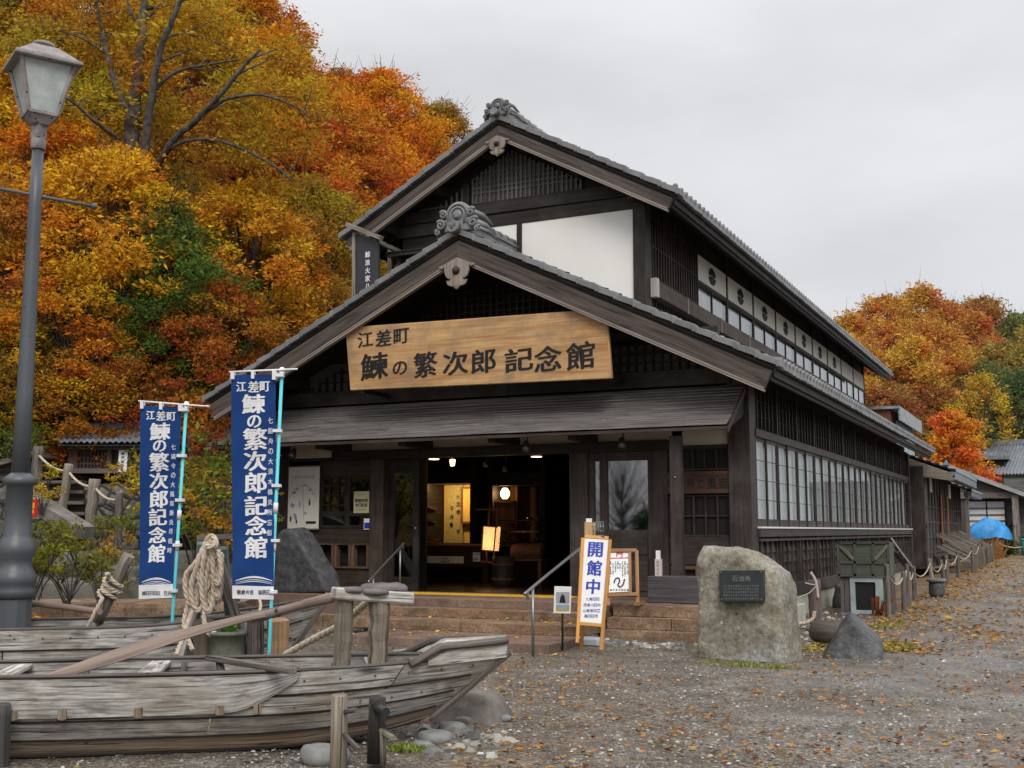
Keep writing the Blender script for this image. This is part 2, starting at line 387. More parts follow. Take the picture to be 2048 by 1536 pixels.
LAMPGREY = mottle('grey_lamp_paint', (.062, .070, .080), (.092, .100, .110), 1.4, .42, .5, .04, spots=((.03, .028, .027), 5.5, .05))
LAMPCAP = mottle('worn_lamp_cap', (.13, .115, .11), (.34, .31, .30), 5, .5, .5, .2, spots=((.02, .018, .018), 14, .12))
GRANITE = mottle('brown_granite', (.11, .068, .042), (.33, .225, .145), 2.2, .85, .3, .9, .03, c=(.20, .11, .062), fine=34, isl=.14)
GRANTOP = mottle('granite_tread', (.10, .062, .048), (.25, .175, .135), 1.6, .6, .4, .2, .01, c=(.20, .125, .085), fine=45, isl=.2)
ROCKG = mottle('mossy_monument_rock', (.145, .13, .095), (.33, .305, .245), 1.9, .85, .25, .9, .04, c=(.27, .285, .285), fine=17, spots=((.36, .36, .32), 5, .09))
ROCKD = mottle('dark_rock', (.035, .037, .037), (.115, .12, .12), 2.2, .55, .45, .9, .04, fine=20)
ROCKGREY = mottle('dark_grey_rock', (.035, .036, .038), (.105, .106, .11), 8, .75, .35, .8, .02, fine=55)
COBBLE = mottle('cobble_stone', (.10, .105, .105), (.26, .26, .25), 3, .75, .3, .4, isl=.35)
ROPEM = mottle('hemp_rope', (.36, .29, .215), (.60, .51, .40), 22, .9, .2, .6, .006)
YELLOW = plain('yellow_tactile', (.72, .42, .02), .6)
BLUEC = mottle('blue_banner_cloth', (.008, .042, .175), (.010, .055, .215), 1.5, .75, .25, .1)
WHITEC = plain('white_cloth', (.80, .80, .82), .8)
CYAN = plain('cyan_pole_paint', (.11, .60, .66), .4)
WHITEP = plain('white_paint', (.80, .80, .80), .45, var=.03)
PAPER = mottle('paper', (.66, .63, .56), (.76, .73, .66), 3, .8, .2, .03)
BLUEINK = plain('blue_print', (.018, .04, .36), .5)
REDINK = plain('red_print', (.55, .03, .05), .5)
GREYINK = plain('grey_print', (.16, .16, .17), .6)
GREENBOX = wood('green_painted_board', (.045, .052, .040), (.115, .125, .10), .7, stain=(.06, .07, .05))
PLAQUE = mottle('dark_bronze_plaque', (.016, .022, .022), (.030, .037, .036), 6, .45, .5, .1)
BARK = mottle('bark', (.034, .029, .026), (.125, .11, .097), 6, .9, .2, .8, .03)
GLASSW = glass('window_glass', (.92, .96, .96), .08, .5)
GLASSU = glass('upper_window_glass', (.92, .96, .97), .15, .8)
GLASSD = glass('dark_door_glass', (.35, .37, .38), .22)
GLASSF = glass('small_pane_glass', (.55, .57, .57), .06)
FROST = mottle('frosted_lamp_glass', (.33, .37, .37), (.50, .54, .53), 6, .35, .5, .5, .01)
def leafmat(name, base, hvar=.10, vvar=.9, trans=.35, dead=None):
    g = NG(name); a = g.n('ShaderNodeAttribute', attribute_name='tone'); oi = g.n('ShaderNodeObjectInfo')
    isl = g.island(); t = a.outputs['Fac']
    hs = g.n('ShaderNodeHueSaturation'); hs.inputs['Color'].default_value = (*base, 1)
    if base is None or True:
        g.l(oi.outputs['Color'], hs.inputs['Color'])
    h = g.math('ADD', .5 - hvar * .33, g.math('MULTIPLY', g.math('ADD', g.math('MULTIPLY', t, .72), g.math('MULTIPLY', isl, .28)), hvar))
    g.l(h, hs.inputs['Hue'])
    v = g.math('ADD', 1 - vvar / 2, g.math('MULTIPLY', isl, vvar)); g.l(v, hs.inputs['Value'])
    df = g.n('ShaderNodeBsdfDiffuse'); tl = g.n('ShaderNodeBsdfTranslucent'); ms = g.n('ShaderNodeMixShader'); ms.inputs[0].default_value = trans
    g.l(hs.outputs[0], df.inputs[0]); g.l(hs.outputs[0], tl.inputs[0]); g.l(df.outputs[0], ms.inputs[1]); g.l(tl.outputs[0], ms.inputs[2]); g.l(ms.outputs[0], g.o.inputs[0]); return g.m
LEAF = leafmat('autumn_leaf', (.5, .2, .03), .085, 1.0, .4)

# ---------------------------------------------------------------- the hall
XL, XR, YF, XA = -14.15, -4.70, 18.64, -9.45
YV, ZR, S1, HALF = 17.29, 6.87, .4856, 5.54
YU, XR2, XL2, YV2, ZR2, S2, HALF2 = 19.5, -6.87, -12.03, 18.85, 9.48, .548, 3.52
YB, YB2 = 38.5, 44.6
hall = thing('museum_hall', 'big dark timber hall with two stacked tiled gables and white crested upper wall', 'building', (XA, YF, 0))

def tile_sheet(mb, xr, zr, xe, ze, y0, y1, pitch=.27, course=.26):
    L_ = math.hypot(xe - xr, ze - zr); n = max(2, round(L_ / course)); ny = round((y1 - y0) / pitch) * 5
    ys = [y0 + (y1 - y0) * i / ny for i in range(ny + 1)]
    def h(i): t = (i % 5) / 5.0; return .030 * cos(2 * pi * t) + .012 * cos(4 * pi * t)
    for k in range(n):
        a, b = k / n, (k + 1) / n; rows = []
        for t, dz in ((a, -.02), (b, .025), (b, -.02)):
            x = xr + (xe - xr) * t; z = zr + (ze - zr) * t + dz
            rows.append([V((x, y, z + h(i) - .03)) for i, y in enumerate(ys)])
        if xe < xr: rows = rows[::-1]
        mb.grid(rows[::-1], smooth=False)
def rake(mb, xa, half, z0, s, y, th, top, bot, halfx=0):
    for sg in (-1, 1):
        H = half + halfx; g_ = (top - bot) * s / (1 + s * s)
        pts = [V((xa, y, z0 + top)), V((xa + sg * H, y, z0 - s * H + top)), V((xa + sg * (H - g_), y, z0 - s * (H - g_) + bot)), V((xa, y, z0 + bot))]
        mb.prism(pts, (0, th, 0), (sg, 0, -s))
def verge_tiles(mb, xa, half, z0, s, y0, y1, h=.115, ln=.36):
    L_ = half * sqrt(1 + s * s); n = round(L_ / ln)
    for sg in (-1, 1):
        for k in range(n):
            a = half * k / n; b = half * (k + 1) / n + .03
            za, zb = z0 - s * a - .018, z0 - s * b + .022
            j = U(-.006, .006)
            mb.prism([V((xa + sg * a, y0 + j, za)), V((xa + sg * b, y0 + j, zb)), V((xa + sg * b, y0 + j, zb - h)), V((xa + sg * a, y0 + j, za - h + .02))], (0, y1 - y0, 0))
            mb.box(xa + sg * (b - .05), xa + sg * (b + .012), y0 - .012 + j, y1, zb - h - .004, zb - h * .1)
def stone(mb, x0, x1, y0, y1, z0, z1, amp=.03, st=.12, face_amp=1.0):
    def gridface(o, a, b, na, nb):
        rows = []
        for i in range(na + 1):
            row = []
            for j in range(nb + 1):
                p = V(o) + V(a) * (i / na) + V(b) * (j / nb)
                d = noise.noise_vector(p * 3.1) * amp + noise.noise_vector(p * 9.7) * amp * .45
                e_ = min(i, na - i, 1) * min(j, nb - j, 1)
                row.append(p + V((d.x * .5, d.y * (1.0 if e_ else .7), d.z * .35)))
            rows.append(row)
        mb.grid(rows, smooth=False)
    n = lambda l: max(1, round(l / st))
    dx, dy, dz = x1 - x0, y1 - y0, z1 - z0
    gridface((x0, y0, z0), (0, 0, dz), (dx, 0, 0), n(dz) + 1, n(dx)); gridface((x0, y0, z1), (0, dy, 0), (dx, 0, 0), n(dy), n(dx))
    gridface((x1, y0, z0), (0, 0, dz), (0, dy, 0), n(dz) + 1, n(dy)); gridface((x0, y1, z0), (0, 0, dz), (0, -dy, 0), n(dz) + 1, n(dy)); gridface((x1, y1, z0), (0, 0, dz), (-dx, 0, 0), n(dz) + 1, n(dx))

def roof(name, xa, half, zr, s, y0, y1, xin=None, ridge_to=None, yv=None):
    """tiled roof part with its sub-parts"""
    mb = MB(); xi = 0.0
    for sg in (-1, 1):
        if xin is None: tile_sheet(mb, xa, zr, xa + sg * half, zr - s * half, y0 + .1, y1)
        else:
            tile_sheet(mb, xa, zr, xa + sg * half, zr - s * half, y0 + .1, ridge_to + .01)
            tile_sheet(mb, xa + sg * xin, zr - s * xin, xa + sg * half, zr - s * half, ridge_to, y1)
    rf = part(mb, name, TILE, hall)
    mb = MB(); verge_tiles(mb, xa, half, zr, s, y0 - .06, y0 + .24); part(mb, 'verge_tiles', TILE, rf, bevel=.006)
    if xin is None: mb = MB(); verge_tiles(mb, xa, half, zr, s, y1 - .2, y1 + .06); part(mb, 'verge_tiles', TILE, rf)
    mb = MB(); yr = ridge_to or y1
    mb.box(xa - .13, xa + .13, y0 + .05, yr, zr - .1, zr + .10, (0, 1, 0)); mb.box(xa - .16, xa + .16, y0 + .04, yr, zr + .105, zr + .13, (0, 1, 0))
    mb.box(xa - .11, xa + .11, y0 + .05, yr, zr + .134, zr + .19, (0, 1, 0))
    k = y0 + .1
    while k < yr - .3: mb.tube([(xa, k, zr + .20), (xa, k + .29, zr + .225)], [.085, .095], 10); k += .30
    part(mb, 'ridge_cap', TILE, rf)
    n = round((y1 - y0) / .27)
    for sg in (-1, 1):
        mb = MB()
        xe = xa + sg * half; ze = zr - s * half
        for i in range(n):
            y = y0 + .15 + (y1 - y0 - .15) * (i + .5) / n
            tw = U(-.008, .008)
            mb.hexa([V((xe - sg * .10, y - .13, ze - .105)), V((xe + sg * .015, y - .13, ze - .125 + tw)), V((xe + sg * .015, y + .12, ze - .115 + tw)), V((xe - sg * .10, y + .12, ze - .10)),
                     V((xe - sg * .10, y - .13, ze + .025)), V((xe + sg * .015, y - .13, ze - .005 + tw)), V((xe + sg * .015, y + .12, ze + .012 + tw)), V((xe - sg * .10, y + .12, ze + .045))])
            mb.tube([(xe - sg * .1, y - .08, ze + .025), (xe + sg * .03, y - .08, ze + .005)], .055, 10)
        part(mb, 'eave_tiles', TILE, rf, bevel=.008)
    return rf
lower = roof('lower_roof', XA, HALF, ZR, S1, YV, 39.2, 2.58, YU)
upper = roof('upper_roof', XA, HALF2, ZR2, S2, YV2, 45.3)

def gable_trim(xa, half, zr, s, y, tall, pn_scale):
    mb = MB(); rake(mb, xa, half, zr, s, y + .03, .14, -.115, -.17, -.05); rake(mb, xa, half, zr, s, y + .06, .14, -.172, -.215, -.08); part(mb, 'rake_moulding', DARK, hall)
    b = MB(); b2 = MB()
    for sg, m in ((-1, b), (1, b2)):
        H = half - .10; top, bot = -.217, -.217 - tall; g_ = (top - bot) * s / (1 + s * s)
        pts = [V((xa, y, zr + top)), V((xa + sg * H, y, zr - s * H + top)), V((xa + sg * (H - g_), y, zr - s * (H - g_) + bot)), V((xa, y, zr + bot))]
        m.prism(pts, (0, .09, 0), (sg, 0, -s))
        q = part(m, 'bargeboard', BARGE, hall, bevel=.004)
        e_ = MB(); t2, b3 = bot + .03, bot - .035; H2 = H - g_ + .01
        for dy, (ta, tb) in ((-.018, (t2, t2 - .028)), (-.006, (t2 - .03, b3))):
            e_.prism([V((xa, y + dy, zr + ta)), V((xa + sg * H2, y + dy, zr - s * H2 + ta)), V((xa + sg * (H2 - .01), y + dy, zr - s * (H2 - .01) + tb)), V((xa, y + dy, zr + tb))], (0, .1, 0), (sg, 0, -s))
        part(e_, 'edge_moulding', PALE, q)
    # carved pendant under the apex
    k = pn_scale; zc = zr - .217 - tall + .02; half_o = [(0, .0), (.15, -.06), (.30, -.13), (.40, -.15), (.41, -.19), (.33, -.21), (.30, -.19), (.285, -.17), (.28, -.29), (.24, -.39), (.17, -.44), (.14, -.42), (.15, -.47), (.20, -.47), (.24, -.46), (.21, -.55), (.13, -.59), (.09, -.585), (.0, -.66)]
    o = [V((xa + a * k, y - .055, zc + z_ * k)) for a, z_ in half_o] + [V((xa - a * k, y - .055, zc + z_ * k)) for a, z_ in half_o[-2:0:-1]]
    mb = MB(); mb.prism(o, (0, .05, 0), (0, 0, 1)); p = part(mb, 'gable_pendant', PALE, hall, bevel=.008)
    mb = MB(); mb.lathe([(.085 * k, 0), (.085 * k, .02), (.06 * k, .035), (.06 * k, .06), (.03 * k, .075), (.0001, .078)], (xa, y - .055, zc - .27 * k), 16, ax=(0, -1, 0)); part(mb, 'boss', BROWN, p)
    mb = MB(); mb.prism([V((xa - .05 * k, y - .058, zc - .38 * k)), V((xa + .05 * k, y - .058, zc - .38 * k)), V((xa + .045 * k, y - .058, zc - .56 * k)), V((xa, y - .058, zc - .61 * k)), V((xa - .045 * k, y - .058, zc - .56 * k))], (0, -.015, 0), (0, 0, 1)); part(mb, 'carved_drop', DROPW, p)
gable_trim(XA, HALF, ZR, S1, YV, .335, .86)
gable_trim(XA, HALF2, ZR2, S2, YV2, .24, .62)

def ridge_ornament(x, y, z, k, crest):
    mb = MB(); pr = []
    for i in range(17): a = pi * i / 16; pr.append((.27 * cos(a), .26 + .27 * sin(a)))
    mb.prism([V((x + a * k, y, z + b * k)) for a, b in [(-.30, -.05), (.30, -.05)] + pr], (0, .14 * k, 0), (0, 0, 1))
    o = part(mb, 'ridge_ornament', TILE, hall, bevel=.02)
    mb = MB()
    for r_, th_ in ((.215, .018), (.15, .022)):
        pts = [V((x + r_ * k * cos(pi * i / 14), y - .012 * k, z + (.26 + r_ * 1.0 * sin(pi * i / 14)) * k)) for i in range(15)]
        pts = [V((x + r_ * k, y - .012 * k, z + .1 * k))] + pts + [V((x - r_ * k, y - .012 * k, z + .1 * k))]; mb.tube(pts, th_ * k, 6)
    mb.lathe([(.1 * k, 0), (.1 * k, .012), (.0001, .016)], (x, y - .005, z + .27 * k), 18, ax=(0, -1, 0)); mb.prism([V((x - .05 * k, y - .016, z + .22 * k)), V((x + .05 * k, y - .016, z + .22 * k)), V((x, y - .016, z + .32 * k))], (0, -.02, 0))
    part(mb, 'relief', TILE, o)
    for sg in (-1, 1):                                             # wave scrolls on both sides
        mb = MB()
        for (a, b, r_) in ((.30, .29, .085), (.35, .09, .10), (.25, .13, .045), (.43, -.04, .06)):
            sp = [V((x + sg * (a + r_ * (1 - t / 26) * cos(t * .42 + .6)) * k, y - .01 - .002 * t, z + (b + r_ * (1 - t / 26) * sin(t * .42 + .6)) * k)) for t in range(24)]
            mb.tube(sp, [r_ * .42 * k * (1 - .6 * t / 24) for t in range(24)], 7)
            mb.ball((x + sg * a * k, y + .04, z + b * k), r_ * .78 * k, 8, sy=.6)
            mb.tube([(x + sg * a * k, y + .02, z + (b + .02) * k), (x + sg * (a + .12) * k, y + .25 * k, z + (b - .03) * k), (x + sg * (a + .2) * k, y + .5 * k, z + (b - .16) * k)], [r_ * .7 * k, r_ * .6 * k, r_ * .25 * k], 9)
        part(mb, 'scrolls', TILE, o)
    mb = MB(); dz = z - .0 * k
    mb.lathe([(.125 * k, 0), (.125 * k, .10), (.115 * k, .125), (.10 * k, .118), (.0001, .13)], (x - .03 * k, y - .03, dz), 24, ax=(0, -1, .12))
    if crest:
        for i in range(5):
            a = radians(90 + (i - 2) * 36); mb.tube([(x - .03 * k, y - .17 * k, dz - .05 * k), (x - .03 * k + .05 * k * cos(a), y - .172 * k, dz + .02 * k + .04 * k * sin(a)), (x - .03 * k + .085 * k * cos(a), y - .168 * k, dz + .015 * k + .07 * k * sin(a))], .012 * k, 5)
    part(mb, 'round_end_tile', TILE, o, bevel=0)
ridge_ornament(XA + .02, YV - .06, ZR - .02, .92, True)
ridge_ornament(XA + .02, YV2 - .06, ZR2 - .02, .62, False)
mb = MB(); mb.ball((XA + HALF2 - .06, YV2 + .06, ZR2 - S2 * HALF2 + .07), .05); mb.lathe([(.03, -.08), (.02, 0)], (XA + HALF2 - .06, YV2 + .06, ZR2 - S2 * HALF2 + .07), 8); part(mb, 'corner_finial', TILE, upper)

# soffits, fascia, rafters
def eaves(xa, half, zr, s, xw, y0, y1, sg):
    xe = xa + sg * half; ze = zr - s * half; xw_ = xw
    mb = MB(); mb.box(xe - sg * .14, xe - sg * .09, y0, y1, ze - .235, ze - .125, (0, 1, 0)); mb.box(xe - sg * .19, xe - sg * .141, y0, y1, ze - .285, ze - .14, (0, 1, 0)); part(mb, 'eave_fascia', DARK, hall)
    zw = zr - s * abs(xw - xa)
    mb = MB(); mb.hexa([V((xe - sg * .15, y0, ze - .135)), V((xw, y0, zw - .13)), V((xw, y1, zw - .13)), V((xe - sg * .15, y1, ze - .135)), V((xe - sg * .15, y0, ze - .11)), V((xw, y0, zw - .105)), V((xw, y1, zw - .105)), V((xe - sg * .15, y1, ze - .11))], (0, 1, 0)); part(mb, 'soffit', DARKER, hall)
    mb = MB(); y = y0 + .2
    while y < y1:
        mb.beam((xe - sg * .21, y, ze - .215), (xw, y, zw - .205), .065, .085); y += .33
    part(mb, 'rafters', BROWN, hall)
eaves(XA, HALF, ZR, S1, XR, YV + .1, 39.1, 1); eaves(XA, HALF, ZR, S1, XL, YV + .1, 39.1, -1)
eaves(XA, HALF2, ZR2, S2, XR2, YV2 + .1, 45.2, 1); eaves(XA, HALF2, ZR2, S2, XL2, YV2 + .1, 45.2, -1)
def gable_soffit(xa, half, zr, s, y0, y1):
    mb = MB()
    for sg in (-1, 1):
        H = half - .2; mb.prism([V((xa, y0, zr - .22)), V((xa + sg * H, y0, zr - .22 - s * H)), V((xa + sg * H, y0, zr - .25 - s * H)), V((xa, y0, zr - .25))], (0, y1 - y0, 0), (0, 1, 0))
        for t in (.12, .45, .78):
            mb.box(xa + sg * H * t - .08, xa + sg * H * t + .08, y0 + .0, y1, zr - .48 - s * H * t, zr - .27 - s * H * t, (0, 1, 0))
    part(mb, 'purlins', DARKER, hall)
gable_soffit(XA, HALF, ZR, S1, YV + .32, YF + .1); gable_soffit(XA, HALF2, ZR2, S2, YV2 + .15, YU + .1)

# lower gable wall above the canopy
mb = MB(); g_ = .26
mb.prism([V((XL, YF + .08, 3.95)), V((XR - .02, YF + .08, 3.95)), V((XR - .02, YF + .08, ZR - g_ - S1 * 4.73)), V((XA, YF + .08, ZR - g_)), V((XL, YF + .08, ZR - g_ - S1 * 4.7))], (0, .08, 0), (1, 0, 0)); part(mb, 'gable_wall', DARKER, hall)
mb = MB(); mb.box(XL - .05, -4.98, YF - .16, YF + .075, 4.02, 4.30); part(mb, 'tie_beam', DARK, hall, bevel=.008)
def lattice(x0, x1, z0, z1, y, nx, nz, name='lattice_panel', clip=None, mat=DARK, back=DARKER, w_=.035, hz=.03):
    mb = MB()
    for i in range(nx + 1):
        x = x0 + (x1 - x0) * i / nx; zt = z1 if clip is None else min(z1, clip(x))
        if zt > z0 + .02: mb.box(x - w_ / 2, x + w_ / 2, y, y + .05, z0, zt)
    for k in range(nz + 1):
        z = z0 + (z1 - z0) * k / nz; a, b = x0, x1
        if clip is not None:
            xs = [x0 + (x1 - x0) * i / 200 for i in range(201) if clip(x0 + (x1 - x0) * i / 200) > z]
            if not xs: continue
            a, b = xs[0], xs[-1]
        mb.box(a, b, y + .012, y + .045, z - hz / 2, z + hz / 2)
    return part(mb, name, mat, hall)
clipL = lambda x: ZR - .5 - S1 * abs(x - XA)
lattice(-11.2, -7.75, 5.5, 6.15, YF - .02, 26, 5, clip=clipL)
lattice(-7.12, -5.45, 4.31, 4.80, YF - .02, 11, 3, clip=clipL); lattice(-13.8, -11.9, 4.31, 4.86, YF - .02, 11, 3, clip=clipL)
for q in ((-7.12, -5.45, 4.8), (-13.8, -12.6, 4.86)): mb = MB(); mb.box(q[0], q[1], YF + .04, YF + .075, 4.31, q[2]); part(mb, 'lattice_backing', bpy.data.materials.get('grey_lattice_back') or wood('grey_lattice_back', (.05, .045, .042), (.13, .12, .11), .7), hall)
for x in (-11.35, -7.3): mb = MB(); mb.box(x - .07, x + .07, YF - .06, YF + .078, 4.3, ZR - .5 - S1 * abs(x - XA)); part(mb, 'gable_post', DARK, hall)
mb = MB(); mb.box(XL + .3, -5.2, YF - .05, YF + .077, 4.88, 5.02); part(mb, 'gable_rail', DARK, hall)

# entrance canopy of overlapping boards
mb = MB(); nb = 15
def cz(t): return 3.98 + (3.245 - 3.98) * t - .05 * sin(pi * t)
def cy(t): return YF - .16 + (17.42 - YF + .16) * t
for k in range(nb):
    a, b = k / nb, (k + 1.25) / nb; b = min(b, 1.02)
    xa_, xb_ = -15.02, -4.76 + .03 * (1 - a)
    lift = .02
    xs = [xa_ + (xb_ - xa_) * i / 5 + (U(-.4, .4) if 0 < i < 5 else 0) for i in range(6)]
    for i in range(5):
        j = U(0, .006)
        mb.hexa([V((xs[i], cy(a), cz(a) - .012)), V((xs[i + 1] - .004, cy(a), cz(a) - .012)), V((xs[i + 1] - .004, cy(b), cz(b) + lift - .016 + j)), V((xs[i], cy(b), cz(b) + lift - .016 + j)),
                 V((xs[i], cy(a), cz(a) + .004)), V((xs[i + 1] - .004, cy(a), cz(a) + .004)), V((xs[i + 1] - .004, cy(b), cz(b) + lift + j)), V((xs[i], cy(b), cz(b) + lift + j))][::1], (1, 0, 0))
cano = part(mb, 'entrance_canopy', CANOPY, hall)
mb = MB(); mb.box(-15.03, -4.75, 17.40, 17.46, 3.165, 3.215, (1, 0, 0))
mb.prism([V((-4.755, 17.42, 3.11)), V((-4.755, 17.42, 3.21)), V((-4.73, YF - .17, 3.98)), V((-4.73, YF - .17, 3.86))], (.02, 0, 0), (0, -1, -.5)); part(mb, 'canopy_edge', BROWN, cano)
mb = MB(); mb.hexa([V((-15, 17.5, 3.18)), V((-4.76, 17.5, 3.18)), V((-4.76, YF - .1, 3.5)), V((-15, YF - .1, 3.5)), V((-15, 17.5, 3.2)), V((-4.76, 17.5, 3.2)), V((-4.76, YF - .1, 3.9)), V((-15, YF - .1, 3.9))], (1, 0, 0)); part(mb, 'canopy_lining', DARKER, cano)
for x in (-12.55, -10.75, -8.95, -7.45): mb = MB(); mb.box(x - .075, x + .075, 17.62, YF - .03, 3.11, 3.26, (0, 1, 0)); part(mb, 'canopy_bracket', DARK, cano)
mb = MB(); mb.box(XL, -6.05, YF - .02, YF + .03, 3.02, 3.5); mb.box(-5.86, -5.08, YF - .02, YF + .03, 3.02, 3.5); part(mb, 'plaster_strip', CREAM, hall)

# facade frame: posts, beams, door, windows, wainscot
def fpost(x0, x1, z0, z1, y0=YF - .08, y1=YF + .12, m=DARK):
    mb = MB(); mb.box(x0, x1, y0, y1, z0, z1); return part(mb, 'post', m, hall, bevel=.008)
fpost(XL - .02, XL + .22, .5, 4.0); fpost(-12.02, -11.72, .5, 2.955, m=BROWN); fpost(-7.90, -7.56, .5, 2.955, m=SIDE); fpost(-6.40, -6.12, .5, 2.955, m=SIDE)
fpost(-5.06, XR + .01, .5, 4.28, YF - .1, YF + .26, SIDE); fpost(-5.02, -4.72, .5, 3.05, 17.55, 17.85, SIDE) if False else None
mb = MB(); mb.box(-12.9, -6.0, YF - .1, YF + .12, 2.955, 3.13); mb.box(XL + .2, -12.9, YF - .04, YF + .12, 2.955, 3.015); mb.box(-6.0, -5.07, YF - .08, YF + .12, 2.955, 3.02); part(mb, 'head_beam', DARK, hall, bevel=.006)
mb = MB(); mb.box(-13.95, -12.02, YF + .02, YF + .1, .5, .90); mb.box(-13.95, -12.02, YF, YF + .1, 1.36, 1.66); mb.box(-13.95, -13.25, YF + .02, YF + .1, 1.66, 2.955); mb.box(-13.95, -12.02, YF + .02, YF + .1, 2.66, 2.955); part(mb, 'wainscot', BROWN, hall)
mb = MB(); mb.box(-13.95, -12.02, YF + .16, YF + .2, .5, 1.66); mb.box(-13.95, -11.7, YF + 1.5, YF + 1.55, .5, 3.2); part(mb, 'wainscot_backing', DARKER, hall)
xs = [-13.62, -13.23, -12.84, -12.45, -12.04]
for i in range(4):
    mb = MB(); a, b = xs[i], xs[i + 1] - .02
    mb.box(a, a + .055, YF - .02, YF + .1, .93, 1.335); mb.box(b - .055, b, YF - .02, YF + .1, .93, 1.335); mb.box(a, b, YF - .025, YF + .1, .895, .93); mb.box(a, b, YF - .025, YF + .1, 1.335, 1.362)
    part(mb, 'hatch_frame', wood('worn_frame_wood', (.06, .032, .02), (.19, .115, .07), .7) if i == 0 else bpy.data.materials['worn_frame_wood'], hall)
def fwin(x0, x1, z0, z1, nx, nz, y=YF, glassm=GLASSF, fr=.05, m=DARK, name='window'):
    mb = MB(); mb.box(x0, x0 + fr, y - .02, y + .05, z0, z1); mb.box(x1 - fr, x1, y - .02, y + .05, z0, z1); mb.box(x0 + fr, x1 - fr, y - .018, y + .05, z0, z0 + fr); mb.box(x0 + fr, x1 - fr, y - .018, y + .05, z1 - fr, z1)
    for i in range(1, nx): x = x0 + (x1 - x0) * i / nx; mb.box(x - .01, x + .01, y, y + .03, z0 + fr, z1 - fr)
    for i in range(1, nz): z = z0 + (z1 - z0) * i / nz; mb.box(x0 + fr, x1 - fr, y + .002, y + .028, z - .009, z + .009)
    wn = part(mb, name, m, hall); mb = MB(); mb.face([(x0 + fr, y + .035, z0 + fr), (x1 - fr, y + .035, z0 + fr), (x1 - fr, y + .035, z1 - fr), (x0 + fr, y + .035, z1 - fr)]); part(mb, 'pane', glassm, wn); return wn
fwin(-13.2, -12.58, 1.93, 2.66, 3, 4); fwin(-12.58, -12.02, 1.93, 2.66, 1, 1); fwin(-13.2, -12.58, 1.66, 1.93, 1, 1); fwin(-12.58, -12.02, 1.66, 1.93, 1, 1)
# open sliding door leaf left of the entrance
mb = MB(); mb.box(-11.72, -11.60, YF + .12, YF + .18, .5, 2.955); mb.box(-11.18, -11.06, YF + .12, YF + .18, .5, 2.955); mb.box(-11.6, -11.18, YF + .122, YF + .178, .5, .75); mb.box(-11.6, -11.18, YF + .122, YF + .178, 2.7, 2.955)
sd_ = part(mb, 'sliding_door', DARK, hall); mb = MB(); mb.face([(-11.6, YF + .15, .75), (-11.18, YF + .15, .75), (-11.18, YF + .15, 2.7), (-11.6, YF + .15, 2.7)]); part(mb, 'pane', GLASSF, sd_)
mb = MB(); mb.lathe([(.025, 0), (.025, .02), (.0001, .025)], (-11.12, YF + .118, 1.65), 12, ax=(0, -1, 0)); part(mb, 'handle', STEEL, sd_)
# glazed door at the right, mirroring the sky
mb = MB(); y = YF
for a, b in ((-7.56, -7.46), (-7.36, -7.22), (-6.48, -6.40)): mb.box(a, b, y - .02, y + .06, .5, 2.955)
for a, b in ((-7.46, -7.36), (-7.22, -6.48)): mb.box(a, b, y - .01, y + .055, .5, 1.62); mb.box(a, b, y - .01, y + .055, 2.80, 2.955)
mb.box(-7.2, -6.5, y - .03, y - .011, 1.2, 1.5); mb.box(-7.2, -6.5, y - .03, y - .011, .6, 1.1)
gd = part(mb, 'glazed_door', SIDE, hall, bevel=.004); mb = MB()
for a, b in ((-7.46, -7.36), (-7.22, -6.48)): mb.face([(a, y + .02, 1.62), (b, y + .02, 1.62), (b, y + .02, 2.80), (a, y + .02, 2.80)])
part(mb, 'pane', GLASSD, gd)
mb = MB(); mb.box(-7.56, -6.4, y + .4, y + .42, .5, 2.95); part(mb, 'door_lining', INK, gd)
# lattice doors in the right bay
mb = MB(); mb.box(-6.12, -5.06, y + .06, y + .1, .5, 3.03)
part(mb, 'bay_wall', DARKER, hall)
for z0, z1, nz in ((2.62, 2.955, 1), (1.52, 2.18, 2)):
    lattice(-6.1, -5.08, z0, z1, y + .0, 5, nz, 'lattice_door', mat=SIDE, w_=.03, hz=.025)
mb = MB(); mb.box(-6.12, -5.06, y - .02, y + .055, 1.05, 1.5); part(mb, 'bay_panel', SIDE, hall)
for a, b in ((-6.1, -5.62), (-5.58, -5.08)):
    mb = MB(); mb.box(a, a + .09, y - .02, y + .05, .5, 1.03); mb.box(b - .06, b, y - .02, y + .05, .5, 1.03); mb.box(a + .09, b - .06, y - .02, y + .05, .97, 1.03); part(mb, 'hatch_frame', bpy.data.materials['worn_frame_wood'], hall)
px = onY(1356, 1100, 17.78); mb = MB(); mb.box(px.x - .09, px.x + .09, 17.70, 17.86, .5, 3.12); part(mb, 'post', SIDE, hall, bevel=.006)
mb = MB(); mb.ball((px.x + .0, 17.69, 2.45), .018); part(mb, 'nail', STEEL, hall)

